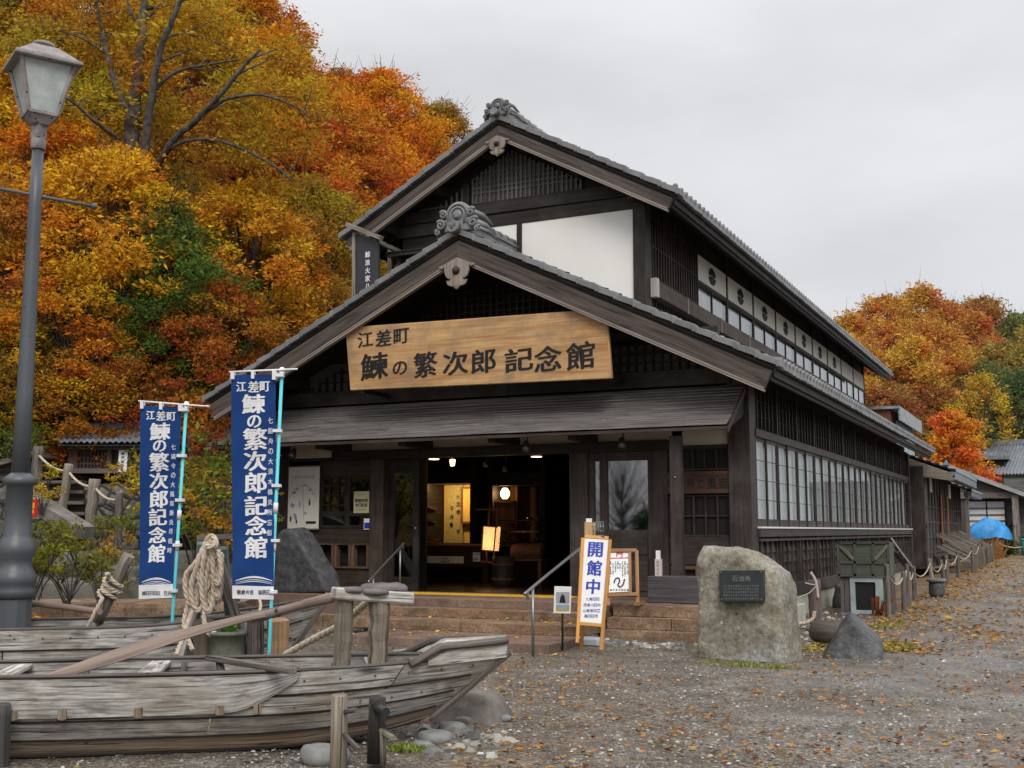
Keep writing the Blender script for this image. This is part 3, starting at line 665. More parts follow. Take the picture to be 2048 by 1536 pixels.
# right side wall of the ground floor
def xbox(mb, x0, x1, y0, y1, z0, z1, g=None): mb.box(x0, x1, y0, y1, z0, z1, g)
mb = MB(); mb.box(XR - .12, XR - .06, YF + .26, YB, .66, 1.5, (0, 1, 0)); mb.box(XR - .12, XR - .06, YF + .26, YB, 3.25, 4.25, (0, 1, 0)); part(mb, 'side_wall', DARKER, hall)
mb = MB(); mb.box(XR - .1, XR + .02, YF + .26, YB + .05, .42, .66, (0, 1, 0)); part(mb, 'ground_sill', SIDE, hall, bevel=.01)
mb = MB(); mb.box(XR - .14, XR - .02, YF + .3, YB, -.3, .415, (0, 1, 0)); mb.box(XL, XL + .12, YF, YB, -.3, .5, (0, 1, 0)); part(mb, 'concrete_base', CONC, hall)
mb = MB(); mb.box(XR - .05, XR + .06, YF + .262, YB + .1, 1.50, 1.64, (0, 1, 0)); part(mb, 'window_sill_beam', SIDE, hall, bevel=.006)
mb = MB(); mb.box(XR - .05, XR + .085, YF + .262, YB + .1, 1.644, 1.672, (0, 1, 0)); part(mb, 'sill_flashing', WHITEP, hall)
mb = MB(); mb.box(XR - .05, XR + .03, YF + .262, YB, 3.16, 3.30, (0, 1, 0)); part(mb, 'window_head_beam', SIDE, hall, bevel=.006)
mb = MB(); mb.box(XR - .06, XR + .05, YF + .262, YB, 1.43, 1.47, (0, 1, 0)); part(mb, 'lattice_rail', SIDE, hall)
NB = 12; y0_, y1_ = YF + .28, YB; bw = (y1_ - y0_) / NB
for i in range(NB):
    a = y0_ + i * bw; b = a + bw
    mb = MB(); mb.box(XR - .05, XR + .010, a - .035, a + .035, .66, 4.1); part(mb, 'wall_post', SIDE, hall)
    # outer (right) and inner (left) sliding sash
    for k, (s0, s1, dx) in enumerate(((a + .036, a + bw * .52, -.020), (a + bw * .48, b - .036, .0))):
        mb = MB(); fw_ = .05
        mb.box(XR + dx - .018, XR + dx, s0, s0 + fw_, 1.675, 3.158); mb.box(XR + dx - .018, XR + dx, s1 - fw_, s1, 1.675, 3.158); mb.box(XR + dx - .017, XR + dx - .001, s0 + fw_, s1 - fw_, 1.675, 1.80, (0, 1, 0)); mb.box(XR + dx - .017, XR + dx - .001, s0 + fw_, s1 - fw_, 3.10, 3.158, (0, 1, 0))
        for z in (2.12, 2.45, 2.78): mb.box(XR + dx - .012, XR + dx - .002, s0 + fw_, s1 - fw_, z - .005, z + .005, (0, 1, 0))
        wn = part(mb, 'window', SIDE, hall); mb = MB(); X = XR + dx - .013
        mb.face([(X, s0 + fw_, 1.80), (X, s1 - fw_, 1.80), (X, s1 - fw_, 3.10), (X, s0 + fw_, 3.10)]); part(mb, 'pane', GLASSW, wn)
    cw = U(.0, .05); mb = MB(); n_ = 40
    rows = [[V((XR - .115 + .015 * sin(j * 1.9 + i) + .012 * sin(j * .7), a + cw + (bw - cw) * j / n_, z)) for j in range(n_ + 1)] for z in (1.6, 2.0, 2.4, 2.8, 3.2)]
    mb.grid(rows); part(mb, 'curtain', CURTAIN, hall)
    # batten frieze
    mb = MB(); n_ = 6
    for j in range(1, n_): yy = a + bw * j / n_; mb.box(XR - .055, XR - .01, yy - .02, yy + .02, 3.302, 4.05)
    for z in (3.55, 3.8): mb.box(XR - .058, XR - .035, a, b, z - .006, z + .006, (0, 1, 0))
    part(mb, 'batten_frieze', SIDE, hall)
    mb = MB()
    for j in range(4):
        zb = .665 + j * .19; mb.hexa([V((XR - .055, a, zb)), V((XR - .022, a, zb)), V((XR - .022, b, zb)), V((XR - .055, b, zb)), V((XR - .06, a, zb + .2)), V((XR - .05, a, zb + .2)), V((XR - .05, b, zb + .2)), V((XR - .06, b, zb + .2))], (0, 1, 0))
    for j in range(1, 5):
        yy = a + bw * (j - .5) / 4.2 + .03; mb.box(XR - .05, XR + .004, yy - .017, yy + .017, .662, 1.43)
    part(mb, 'lapped_siding', SIDE, hall)
mb = MB(); mb.box(XR - .15, XR + .05, YB - .02, YB + .18, .2, 4.05); part(mb, 'wall_post', SIDE, hall)
mb = MB(); mb.box(XR - .9, XR - .85, YF + .4, YB, .5, 4.0); part(mb, 'room_wall', CURTAIN, hall)
mb = MB(); mb.box(XL, XL + .1, YF + .1, YB, .5, 4.2); mb.box(XL, XR, YB - .05, YB + .05, .3, 4.1); part(mb, 'rear_walls', DARK, hall)

# upper storey: front gable wall
mb = MB(); mb.prism([V((XL2, YU, 5.2)), V((XR2 - .05, YU, 5.2)), V((XR2 - .05, YU, ZR2 - .3 - S2 * 2.53)), V((XA, YU, ZR2 - .3)), V((XL2, YU, ZR2 - .3 - S2 * 2.58))], (0, .1, 0), (1, 0, 0)); part(mb, 'upper_gable_wall', DARKER, hall)
for a, b in ((-9.24, XR2 - .1), (-10.9, -9.34)):
    mb = MB(); mb.box(a, b, YU - .03, YU - .002, 5.3, 7.47); part(mb, 'plaster_panel', PLASTER, hall)
mb = MB(); mb.box(-9.34, -9.24, YU - .06, YU - .001, 5.3, 7.47); part(mb, 'post', DARK, hall)
mb = MB(); mb.box(XR2 - .1, XR2 + .14, YU - .1, YU + .24, 5.4, 8.0); part(mb, 'post', DARK, hall, bevel=.01)
for z0, z1, d in ((7.47, 7.72, .05), (7.725, 7.97, .09)): mb = MB(); mb.box(XL2, XR2 - .1, YU - d, YU - .001, z0, z1); part(mb, 'gable_beam', DARK, hall, bevel=.008)
clipU = lambda x: ZR2 - .62 - S2 * abs(x - XA)
mb = MB(); n_ = 24
for i in range(n_ + 1):
    x = -10.3 + 2.3 * i / n_; zt = clipU(x) + .1
    if zt > 8.0: mb.box(x - .018, x + .018, YU - .07, YU - .03, 7.975, zt)
for z in (8.18, 8.28, 8.38, 8.48, 8.58, 8.68, 8.78):
    xs = [-10.3 + 2.3 * i / 100 for i in range(101) if clipU(-10.3 + 2.3 * i / 100) + .1 > z]
    if xs: mb.box(xs[0], xs[-1], YU - .055, YU - .035, z - .015, z + .015)
part(mb, 'lattice_panel', wood('grey_lattice', (.06, .055, .052), (.16, .15, .145), .7), hall)
mb = MB(); mb.prism([V((-10.3, YU - .02, 7.975)), V((-8.0, YU - .02, 7.975)), V((-8.0, YU - .02, clipU(-8.0))), V((XA, YU - .02, clipU(XA) + .1)), V((-10.3, YU - .02, clipU(-10.3)))], (0, .015, 0), (0, 0, 1)); part(mb, 'lattice_backing', bpy.data.materials['grey_lattice'], hall)
mb = MB(); mb.box(-10.5, -10.36, YU - .1, YU, 7.97, 8.4); part(mb, 'post', DARK, hall)
mb = MB(); mb.box(-11.52, -10.5, YU - .055, YU - .03, 7.99, 8.02)
for i in range(9): x = -11.5 + i * .12; mb.box(x - .018, x + .018, YU - .06, YU - .02, 7.975, max(8.0, clipU(x) + .06))
part(mb, 'lattice_panel', bpy.data.materials['grey_lattice'], hall)
# little bay window at the left of the upper gable
a, b = onY(800, 520, YU - .45), onY(855, 520, YU - .45)
mb = MB(); mb.box(a.x, b.x, YU - .45, YU, 5.4, 6.95); bay = part(mb, 'bay_window', DARKER, hall)
mb = MB()
for x in (a.x, (a.x + b.x) / 2, b.x): mb.box(x - .05, x + .05, YU - .5, YU - .4, 5.3, 6.95)
mb.box(a.x, b.x, YU - .48, YU - .41, 6.35, 6.42); part(mb, 'bay_frame', BROWN, bay)
mb = MB(); mb.box(a.x - .2, b.x + .15, YU - .62, YU + .02, 6.96, 7.03); mb.box(a.x - .22, b.x + .17, YU - .64, YU + .02, 7.034, 7.06); part(mb, 'bay_roof', DARK, bay)

# upper storey: right side wall
mb = MB(); mb.box(XR2 - .12, XR2 - .05, YU + .1, YB2, 7.4, 7.95, (0, 1, 0)); mb.box(XR2 - .12, XR2 - .05, YU + .1, YB2, 5.3, 6.26, (0, 1, 0)); mb.box(XL2, XL2 + .1, YU, YB2, 4.5, 8.0, (0, 1, 0)); mb.box(XL2, XR2, YB2 - .1, YB2, 4.5, 8.05); part(mb, 'upper_wall', DARKER, hall)
mb = MB(); mb.box(XR2 - .04, XR2 + .02, YU + .24, 23.0, 5.6, 7.9, (0, 0, 1)); part(mb, 'upper_wall', DARKER, hall)
mb = MB(); y = YU + .4
while y < 22.95: mb.box(XR2 + .02, XR2 + .06, y - .02, y + .02, 5.75, 7.75); y += .16
for z in (6.3, 6.9, 7.45): mb.box(XR2 + .021, XR2 + .045, YU + .3, 22.98, z - .02, z + .02, (0, 1, 0))
part(mb, 'lattice_panel', BROWN, hall)
mb = MB(); mb.box(XR2 - .02, XR2 + .24, YU + .3, YB2, 5.86, 6.16, (0, 1, 0)); band = part(mb, 'band_beam', BROWN, hall, bevel=.01)
mb = MB(); mb.box(XR2 - .04, XR2 + .26, YU + .16, YU + .3, 5.84, 6.19); part(mb, 'beam_end', wood('bleached_beam_end', (.3, .28, .26), (.5, .48, .45), .8), band)
NB2 = 9; bw2 = (YB2 - 23.0) / NB2
mb = MB()
for i in range(NB2 + 1): mb.box(XR2 + .235, XR2 + .25, 21.6 + i * bw2, 21.66 + i * bw2, 5.85, 6.17)
part(mb, 'beam_straps', GREYW, band)
mb = MB(); mb.box(XR2 - .05, XR2 + .012, 23.0, YB2, 6.80, 6.87, (0, 1, 0)); mb.box(XR2 - .05, XR2 + .03, 23.0, YB2, 6.10, 6.19, (0, 1, 0)); part(mb, 'window_rails', DARK, hall)
for i in range(NB2 + 1):
    y = 23.0 + i * bw2; mb = MB(); mb.box(XR2 - .06, XR2 + .016, y - .05, y + .05, 6.1, 7.95); part(mb, 'wall_post', DARK, hall)
    if i == NB2: break
    a, b = y + .05, y + bw2 - .05
    mb = MB(); mb.box(XR2 - .04, XR2, a, b, 6.87, 7.42); pp = part(mb, 'plaster_panel', PLASTER, hall)
    if i < 7:
        mb = MB(); c = V((XR2 + .004, (a + b) / 2, 7.13)); ay, az = .27, .185
        def arc(t0, t1, r0, r1): 
            n_ = 10; q = [V((c.x, c.y + ay * r1 * cos(radians(t0 + (t1 - t0) * j / n_)), c.z + az * r1 * sin(radians(t0 + (t1 - t0) * j / n_)))) for j in range(n_ + 1)]
            q += [V((c.x, c.y + ay * r0 * cos(radians(t1 - (t1 - t0) * j / n_)), c.z + az * r0 * sin(radians(t1 - (t1 - t0) * j / n_)))) for j in range(n_ + 1)]
            mb.prism(q, (.012, 0, 0))
        arc(188, 352, .38, 1.0); arc(100, 172, .25, 1.0); arc(8, 80, .25, 1.0); arc(178, 362, .05, .28); arc(82, 98, .35, 1.06)
        part(mb, 'crest', INK, pp)
    for k, (s0, s1, dx) in enumerate(((a, a + (b - a) * .51, -.016), (a + (b - a) * .49, b, -.001))):
        mb = MB(); f_ = .05
        mb.box(XR2 + dx - .014, XR2 + dx, s0, s0 + f_, 6.19, 6.80); mb.box(XR2 + dx - .014, XR2 + dx, s1 - f_, s1, 6.19, 6.80); mb.box(XR2 + dx - .013, XR2 + dx - .001, s0 + f_, s1 - f_, 6.19, 6.22, (0, 1, 0)); mb.box(XR2 + dx - .013, XR2 + dx - .001, s0 + f_, s1 - f_, 6.77, 6.80, (0, 1, 0))
        wn = part(mb, 'window', DARK, hall); mb = MB(); X = XR2 + dx - .006; mb.face([(X, s0 + f_, 6.22), (X, s1 - f_, 6.22), (X, s1 - f_, 6.77), (X, s0 + f_, 6.77)]); part(mb, 'pane', GLASSU, wn)
mb = MB(); mb.box(XR2 - .12, XR2 - .09, 23, YB2, 6.1, 6.86); part(mb, 'blind', CURTAIN, hall)

# ---------------------------------------------------------------- ground, hillsides
def gz(x, y):
    s_ = .0135 * max(0, y - 17) if y < 60 else .0135 * 43
    return s_ * min(1, max(0, (x + 5.5) / 3.0)) if x < -2.5 else s_
def groundmat():
    g = NG('gravel_ground'); co = g.coord('World')
    big = g.noise(co, .35, 5, .6); mid = g.noise(co, 2.2, 6, .6)
    a = g.ramp(mid, [(.3, (.098, .086, .073)), (.7, (.22, .196, .165))]); b = g.ramp(mid, [(.3, (.078, .06, .043)), (.7, (.175, .132, .092))])
    col = g.mix(g.ramp(big, [(.42, 0.0), (.6, .85)]), a, b)
    v1 = g.voro(co, 48, out='Color'); v2 = g.voro(co, 110, out='Color'); sp = g.n('ShaderNodeSeparateColor'); g.l(v1, sp.inputs[0]); sp2 = g.n('ShaderNodeSeparateColor'); g.l(v2, sp2.inputs[0])
    col = g.mix(1.0, col, g.ramp(sp.outputs[0], [(.0, .42), (.55, 1.0), (.88, 1.35), (1.0, 2.3)]), 'MULTIPLY')
    col = g.mix(1.0, col, g.ramp(sp2.outputs[1], [(.0, .55), (.6, 1.05), (1.0, 1.7)]), 'MULTIPLY')
    lt = g.noise(co, 9, 5, .7); col = g.mix(g.math('MULTIPLY', g.ramp(lt, [(.6, 0.0), (.68, .55)]), g.ramp(big, [(.45, .15), (.6, 1.0)])), col, (.21, .105, .035))
    # rim of needles and leaves along the hall and the far part of the lane
    pos = g.n('ShaderNodeSeparateXYZ'); g.l(g.n('ShaderNodeNewGeometry').outputs['Position'], pos.inputs[0])
    far = g.n('ShaderNodeMapRange'); far.inputs[1].default_value = 18; far.inputs[2].default_value = 34; g.l(pos.outputs[1], far.inputs[0])
    rim = g.n('ShaderNodeMapRange'); rim.inputs[1].default_value = -.6; rim.inputs[2].default_value = -2.6; g.l(pos.outputs[0], rim.inputs[0])
    m = g.math('MULTIPLY', g.math('MULTIPLY', far.outputs[0], rim.outputs[0]), g.ramp(g.noise(co, 1.4, 6, .7), [(.38, .1), (.55, .9)]))
    col = g.mix(m, col, g.ramp(sp.outputs[1], [(0.0, (.13, .065, .02)), (.5, (.30, .17, .055)), (1.0, (.42, .27, .10))]))
    tm = g.n('ShaderNodeMapRange'); tm.inputs[1].default_value = 3.0; tm.inputs[2].default_value = 1.2; g.l(g.math('ABSOLUTE', g.math('ADD', g.math('ADD', pos.outputs[0], -.6), g.math('MULTIPLY', g.noise(co, .5, 4, .6), 1.6))), tm.inputs[0])
    ty = g.n('ShaderNodeMapRange'); ty.inputs[1].default_value = 9.5; ty.inputs[2].default_value = 15; g.l(pos.outputs[1], ty.inputs[0])
    track = g.math('MULTIPLY', g.math('MULTIPLY', tm.outputs[0], ty.outputs[0]), g.ramp(mid, [(.3, .55), (.6, .95)]))
    col = g.mix(track, col, g.mix(.35, g.ramp(mid, [(.3, (.135, .13, .127)), (.7, (.215, .21, .207))]), col))
    h = g.math('ADD', g.math('MULTIPLY', sp.outputs[0], .7), g.math('ADD', g.math('MULTIPLY', sp2.outputs[1], .3), mid)); g.bump(h, .8, .02)
    wet = g.math('SUBTRACT', g.ramp(g.noise(co, .6, 4, .6), [(.4, .34), (.62, .8)]), g.math('MULTIPLY', track, .2)); return g.fin(col, wet, .4)
GROUND = groundmat()
def spaced(a, b, f0, f1, fine, coarse):
    o = []; x = a
    while x < b: o.append(x); x += fine if f0 <= x < f1 else min(coarse, max(fine, (f0 - x) * .25 if x < f0 else (x - f1) * .25))
    o.append(b); return o
xs_ = spaced(-260, 260, -16, 5, .22, 40); ys_ = spaced(-60, 420, 5, 30, .22, 40)
mb = MB(); mb.grid([[V((x, y, gz(x, y) + (noise.noise(V((x * .9, y * .9, 0))) * .022 + noise.noise(V((x * 3, y * 3, 4))) * .010 if y < 60 and abs(x) < 40 else 0))) for x in xs_] for y in ys_])
solo(mb, 'ground', GROUND, 'grey brown gravel forecourt strewn with fallen leaves', 'ground', kind='structure', base=V((0, 0, 0)))

def hillmat():
    g = NG('leaf_litter_slope'); co = g.coord('World'); f = g.noise(co, 1.1, 7, .65)
    c = g.ramp(f, [(.3, (.035, .03, .012)), (.45, (.075, .065, .02)), (.58, (.14, .075, .022)), (.72, (.2, .115, .035))]); g.bump(f, 1, .2); return g.fin(c, .9, .1)
HILL = hillmat()
WX = -17.3                                    # foot of the wooded slope, left of the hall
def wxf(y): t_ = min(1, max(0, (y - 22.5) / 4)); return -21.5 + (WX + 21.5) * t_ * t_ * (3 - 2 * t_)
def hz(x, y):
    d = max(0, wxf(y) - x); z = 2.3 + d * (.72 if y < 26 else .62) - max(0, d - 26) * .62
    return (z + noise.noise(V((x * .12, y * .12, 1))) * 1.2 * min(1, d / 4))
xs_ = [-.9 - i * 1.6 for i in range(60)]; ys_ = [-10 + i * 2.5 for i in range(70)]
mb = MB(); mb.grid([[V((wxf(y) + 1.3, y, -.1)), V((wxf(y) + .2, y, 1.5 + noise.noise(V((y, 0, 0))) * .2))] + [V((x + wxf(y), y, hz(x + wxf(y), y))) for x in xs_] for y in ys_]); solo(mb, 'hillside', HILL, 'steep wooded slope of leaf litter left of the hall', 'hillside', kind='structure', base=V((WX, 20, 0)))
def fz(x, y): return .3 + (max(0, y - 74) * .36 - max(0, y - 125) * .3) * min(1, max(0, (12 - x) / 14)) + noise.noise(V((x * .06, y * .06, 3))) * 1.6 * min(1, max(0, y - 74) / 10)
xs_ = [-110 + i * 4 for i in range(33)]; ys_ = [72 + i * 3 for i in range(46)]
mb = MB(); mb.grid([[V((x, y, fz(x, y))) for x in xs_] for y in ys_]); solo(mb, 'far_hill', HILL, 'brown wooded hill behind the far houses', 'hill', kind='structure', base=V((0, 90, 0)))

# ---------------------------------------------------------------- stone platform and steps
plat = thing('stone_platform', 'long granite platform of rough blocks under the hall front', 'platform', (XA, 17.2, 0))
mb = MB(); mb.box(XL - .2, -5.0, 16.7, YF + .12, 0, .497); part(mb, 'platform_top', GRANTOP, plat)
def course(y0, z0, z1, x0, x1, lens, name='granite_block', m=GRANITE, gap=.014, depth=.7, amp=.035):
    x = x0; i = 0
    while x < x1 - .15:
        l = min(lens[i % len(lens)] * U(.9, 1.1), x1 - x); mb = MB(); stone(mb, x + gap / 2, x + l - gap / 2, y0 + U(-.012, .012), y0 + depth, z0, z1 - U(0, .006), amp); part(mb, name, m, plat); x += l; i += 1
course(16.53, .335, .50, -6.35, -4.95, [2.0]); course(16.30, .165, .33, -6.35, -4.92, [.95, .6]); course(16.06, -.1, .16, -6.35, -4.90, [2.0])
course(16.9, .32, .50, -14.3, -10.75, [1.7, 2.2]); course(16.7, .2, .315, -14.3, -10.75, [2.4, 1.3]); course(16.35, -.1, .33, -14.0, -10.7, [.85, .72, .9]) if False else course(16.35, -.1, .195, -14.0, -10.7, [.85, .72, .9])
mb = MB(); mb.box(-10.78, -7.55, 17.75, 18.1, .498, .512)
for i in range(32):
    for j in range(3): mb.tube([(-10.73 + i * .1, 17.81 + j * .11, .512), (-10.73 + i * .1, 17.81 + j * .11, .518)], .03, 6)
solo(mb, 'tactile_strip', YELLOW, 'yellow tactile paving strip along the entrance threshold', 'tactile paving')
steps = thing('entrance_steps', 'wide reddish granite steps leading up to the dark entrance', 'steps', (-8.6, 15.4, 0))
def step(y0, y1, z0, z1, x0, x1, lens, m=GRANTOP, amp=.018):
    x = x0; i = 0
    while x < x1 - .1:
        l = min(lens[i % len(lens)], x1 - x); mb = MB(); stone(mb, x + .004, x + l - .004, y0, y1, z0, z1, amp); part(mb, 'step', m, steps); x += l; i += 1
step(16.52, 17.0, .385, .505, -10.75, -6.4, [1.75, 2.7]); step(16.1, 16.75, .255, .38, -10.72, -6.38, [3.1, 1.4], GRANITE, .028)
step(15.35, 16.5, .12, .25, -10.5, -6.36, [2.2, 2.3], GRANITE, .025); step(14.05, 15.8, -.06, .115, -9.6, -6.28, [3.6])

# ---------------------------------------------------------------- what the open entrance shows
mb = MB(); mb.box(-13.5, -5.6, YF - .02, 27, .44, .505, (0, 1, 0)); part(mb, 'hall_floor', wood('polished_floor', (.012, .006, .0035), (.04, .02, .011), .22, st=.05, spec=.5), hall)
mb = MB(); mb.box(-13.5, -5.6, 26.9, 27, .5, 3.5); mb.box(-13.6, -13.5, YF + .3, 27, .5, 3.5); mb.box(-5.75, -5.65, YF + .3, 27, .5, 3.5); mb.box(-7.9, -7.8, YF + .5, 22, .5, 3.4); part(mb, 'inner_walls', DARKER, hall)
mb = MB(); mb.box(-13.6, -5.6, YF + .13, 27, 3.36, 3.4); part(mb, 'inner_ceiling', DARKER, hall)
def area(name, loc, tgt, sx, sy, pw, col=(1, .66, .3)):
    l = bpy.data.lights.new(name, 'AREA'); l.shape = 'RECTANGLE'; l.size = sx; l.size_y = sy; l.energy = pw; l.color = col
    o = bpy.data.objects.new(name, l); COL.objects.link(o); o.location = loc; o.rotation_euler = (V(tgt) - V(loc)).to_track_quat('-Z', 'Y').to_euler(); return o
def point(name, loc, pw, r=.05, col=(1, .62, .28)):
    l = bpy.data.lights.new(name, 'POINT'); l.energy = pw; l.shadow_soft_size = r; l.color = col; o = bpy.data.objects.new(name, l); COL.objects.link(o); o.location = loc; return o
YC = 23.2
def case(x0, x1, y0, y1, name, label, wallm, depth=.9):
    a = onY(x0, y1, YC); b = onY(x1, y0, YC); t = thing(name, label, 'showcase', ((a.x + b.x) / 2, YC + .4, .5))
    mb = MB(); mb.box(a.x - .1, b.x + .1, YC + depth, YC + depth + .05, a.z, b.z + .1); part(mb, 'back_panel', wallm, t)
    mb = MB(); mb.box(a.x - .14, a.x, YC, YC + depth, .5, 3.3); mb.box(b.x, b.x + .14, YC, YC + depth, .5, 3.3); mb.box(a.x, b.x, YC, YC + depth, b.z, b.z + .3); mb.box(a.x, b.x, YC, YC + depth, .5, a.z); part(mb, 'cabinet', DARKER, t)
    return t, a, b
OCHRE = plain('ochre_wall_paper', (.52, .34, .10), .9); AMBER = plain('amber_panel', (.46, .22, .055), .7)
t, a, b = case(840, 940, 966, 1086, 'wide_showcase', 'lit ochre alcove with calligraphy scroll left in the entrance', OCHRE)
sc1 = onY(893, 970, YC + .86); sc2 = onY(926, 1086, YC + .86); mb = MB(); mb.box(sc1.x, sc2.x, YC + .84, YC + .86, sc2.z, sc1.z); part(mb, 'scroll', mottle('gold_flecked_paper', (.22, .18, .085), (.40, .33, .17), 30, .9, .2, 0), t)
mb = MB()
for i, (cx, cy_, wd, ch) in enumerate([(917, 1008, 10, '念'), (917, 1024, 10, '命'), (904, 1016, 8, '古'), (904, 1034, 9, '舟'), (903, 1050, 9, '香'), (917, 1064, 9, '不'), (916, 994, 8, '大')]):
    p = onY(cx, cy_, YC + .835); k = wd * 24 / 2300; put(mb, ch, p, (k, 0, 0), (0, 0, k * 1.2), .02, .004)
part(mb, 'lettering', INK, t)
p1, p2 = onY(923, 978, YC + .8), onY(942, 1043, YC + .8); mb = MB(); mb.box(p1.x, p1.x + .05, YC + .76, YC + .8, p2.z, p1.z); mb.box(p2.x, p2.x + .05, YC + .76, YC + .8, p2.z, p1.z); mb.box(p1.x, p2.x + .05, YC + .755, YC + .8, p1.z, p1.z + .05); mb.box(p1.x, p2.x + .05, YC + .755, YC + .8, p2.z - .05, p2.z); fr_ = part(mb, 'picture_frame', REDDISH, t)
mb = MB(); mb.box(p1.x + .05, p2.x, YC + .78, YC + .79, p2.z, p1.z); part(mb, 'picture', OCHRE, fr_)
area('alcove_light', ((a.x + b.x) / 2, YC + .12, b.z - .03), ((a.x + b.x) / 2 - .1, YC + .8, a.z + .6), b.x - a.x - .1, .12, 22, (1, .66, .27))
t2, a2, b2 = case(985, 1078, 970, 1086, 'narrow_showcase', 'amber lit alcove holding a paper lantern right in the entrance', AMBER)
mb = MB(); xm = a2.x + (b2.x - a2.x) * .42; mb.box(xm, xm + .04, YC + .2, YC + .88, a2.z, b2.z); zz_ = onY(1010, 1001, YC).z; mb.box(a2.x, xm, YC + .1, YC + .88, zz_ - .04, zz_); mb.box(a2.x + (b2.x - a2.x) * .7, a2.x + (b2.x - a2.x) * .7 + .05, YC + .5, YC + .8, a2.z, b2.z); mb.box(a2.x, xm, YC + .15, YC + .2, a2.z, zz_ - .05); part(mb, 'shelf', REDDISH, t2)
p = onY(1010, 987, YC + .3); ln_ = thing('paper_lantern', 'glowing oval paper lantern inside the amber alcove', 'lantern', p - V((0, 0, .12)))
mb = MB(); mb.lathe([(.05, -.125)] + [(.055 + .055 * sin(pi * i / 10) + (.003 if i % 2 else 0), -.12 + .24 * i / 10) for i in range(11)] + [(.05, .125)], p, 20); part(mb, 'shade', lit('lantern_paper', (1, .66, .27), 3.2), ln_)
mb = MB(); mb.lathe([(.06, .125), (.06, .14)], p, 14); mb.lathe([(.06, -.14), (.06, -.125)], p, 14); mb.tube([p + V((0, 0, .14)), p + V((0, 0, .28))], .008, 6); part(mb, 'rim', INK, ln_)
point('lantern_light', p + V((.0, -.2, -.0)), 10, .1)
# counter with its notice
p1, p2 = onY(838, 1088, 22.4), onY(975, 1135, 22.4); cn_ = thing('reception_counter', 'long dark wooden reception counter below the ochre alcove', 'counter', ((p1.x + p2.x) / 2, 22.6, .5))
mb = MB(); mb.box(p1.x - .3, p2.x + .05, 22.3, 23.0, p1.z - .05, p1.z); part(mb, 'counter_top', REDDISH, cn_, bevel=.008)
mb = MB(); mb.box(p1.x - .25, p2.x, 22.4, 22.95, p2.z, p1.z - .051); mb.box(p1.x - .2, p1.x, 22.45, 22.9, .5, p2.z); mb.box(p2.x - .15, p2.x - .02, 22.45, 22.9, .5, p2.z); part(mb, 'counter_front', wood('counter_front_wood', (.02, .009, .005), (.06, .028, .014), .5), cn_)
p1, p2 = onY(855, 1112, 22.38), onY(927, 1127, 22.38); mb = MB(); mb.box(p1.x, p2.x, 22.375, 22.39, p2.z, p1.z); nt_ = solo(mb, 'counter_notice', PAPER, 'long white paper notice stuck on the counter front', 'notice')
mb = MB(); c = (p1 + p2) / 2; puttxt(mb, '大銅介', V((c.x, 22.374, c.z + .03)), (.045, 0, 0), (0, 0, .04), .02, .002); puttxt(mb, '血は大切', V((c.x, 22.374, c.z - .035)), (.05, 0, 0), (0, 0, .05), .02, .002); part(mb, 'lettering', INK, nt_)
p1, p2 = onY(946, 1105, 22.36), onY(960, 1123, 22.36); mb = MB(); mb.box(p1.x, p2.x, 22.355, 22.37, p2.z, p1.z); nt_ = solo(mb, 'blue_notice', WHITEP, 'small blue and white card at the right end of the counter', 'notice')
mb = MB()
for i in range(6): xx = p1.x + .012 + i * .021; mb.box(xx, xx + .014, 22.351, 22.3545, p2.z + .02, p2.z + .05 + .05 * abs(sin(i * 2.1)))
mb.box(p1.x + .01, p2.x - .01, 22.351, 22.3545, p1.z - .05, p1.z - .03); part(mb, 'print', plain('light_blue_print', (.06, .22, .62), .5), nt_)
# shelf of goods at the left
p = onY(856, 1022, 22.9); sh = thing('goods_shelf', 'low wooden shelf with wrapped goods left of the alcove', 'shelf', (p.x, 22.9, .5)); mb = MB()
for yy in (1024, 1050, 1078): z = onY(856, yy, 22.9).z; mb.box(p.x - .3, p.x + .22, 22.75, 23.1, z - .025, z)
mb.box(p.x - .3, p.x - .27, 22.75, 23.1, .9, p.z + .02); part(mb, 'boards', REDDISH, sh)
for i, (x, y, r) in enumerate([(847, 1020, .09), (856, 1018, .10), (864, 1020, .08), (852, 1044, .1), (864, 1046, .08)]): q = onY(x, y, 22.9); mb = MB(); mb.ball(q, r, 8, 1.3, 1, .6); solo(mb, 'wrapped_parcel', plain('parcel_%d' % i, (.14, .03, .015) if i < 3 else (.05, .04, .035), .4), ['dark red parcel at the left of the shelf top', 'largest dark red parcel in the middle of the shelf top', 'dark red parcel at the right of the shelf top', 'grey black parcel at the left under the shelf top', 'smaller grey black parcel at the right under the shelf top'][i], 'parcel', 'parcels on the goods shelf')
# standing paper floor lamp with its carrying frame
c1 = onY(978, 1077, 21.6); fl = thing('floor_lamp', 'leaning square paper floor lamp glowing amber inside the entrance', 'floor lamp', (c1.x, 21.6, .5))
def q4(pts, Y): return [onY(x, y, Y) for x, y in pts]
f = q4([(964, 1100), (988, 1102), (992, 1054), (967, 1052)], 21.6); mb = MB(); mb.prism(f, (0, .22, 0), (0, 0, 1)); part(mb, 'paper_shade', lit('amber_paper', (1, .50, .17), 1.1, .6), fl)
mb = MB(); r_ = REDDISH
for a_, b_ in ((0, 3), (1, 2), (0, 1), (2, 3)): mb.beam(f[a_] - V((0, .012, 0)), f[b_] - V((0, .012, 0)), .022, .022)
for x0, y0, x1, y1 in ((980, 1012, 976, 1056), (997, 1020, 993, 1056), (950, 1019, 1000, 1019), (972, 1102, 975, 1125), (988, 1102, 990, 1128), (962, 1123, 1000, 1126)): mb.beam(onY(x0, y0, 21.62), onY(x1, y1, 21.62), .03, .03)
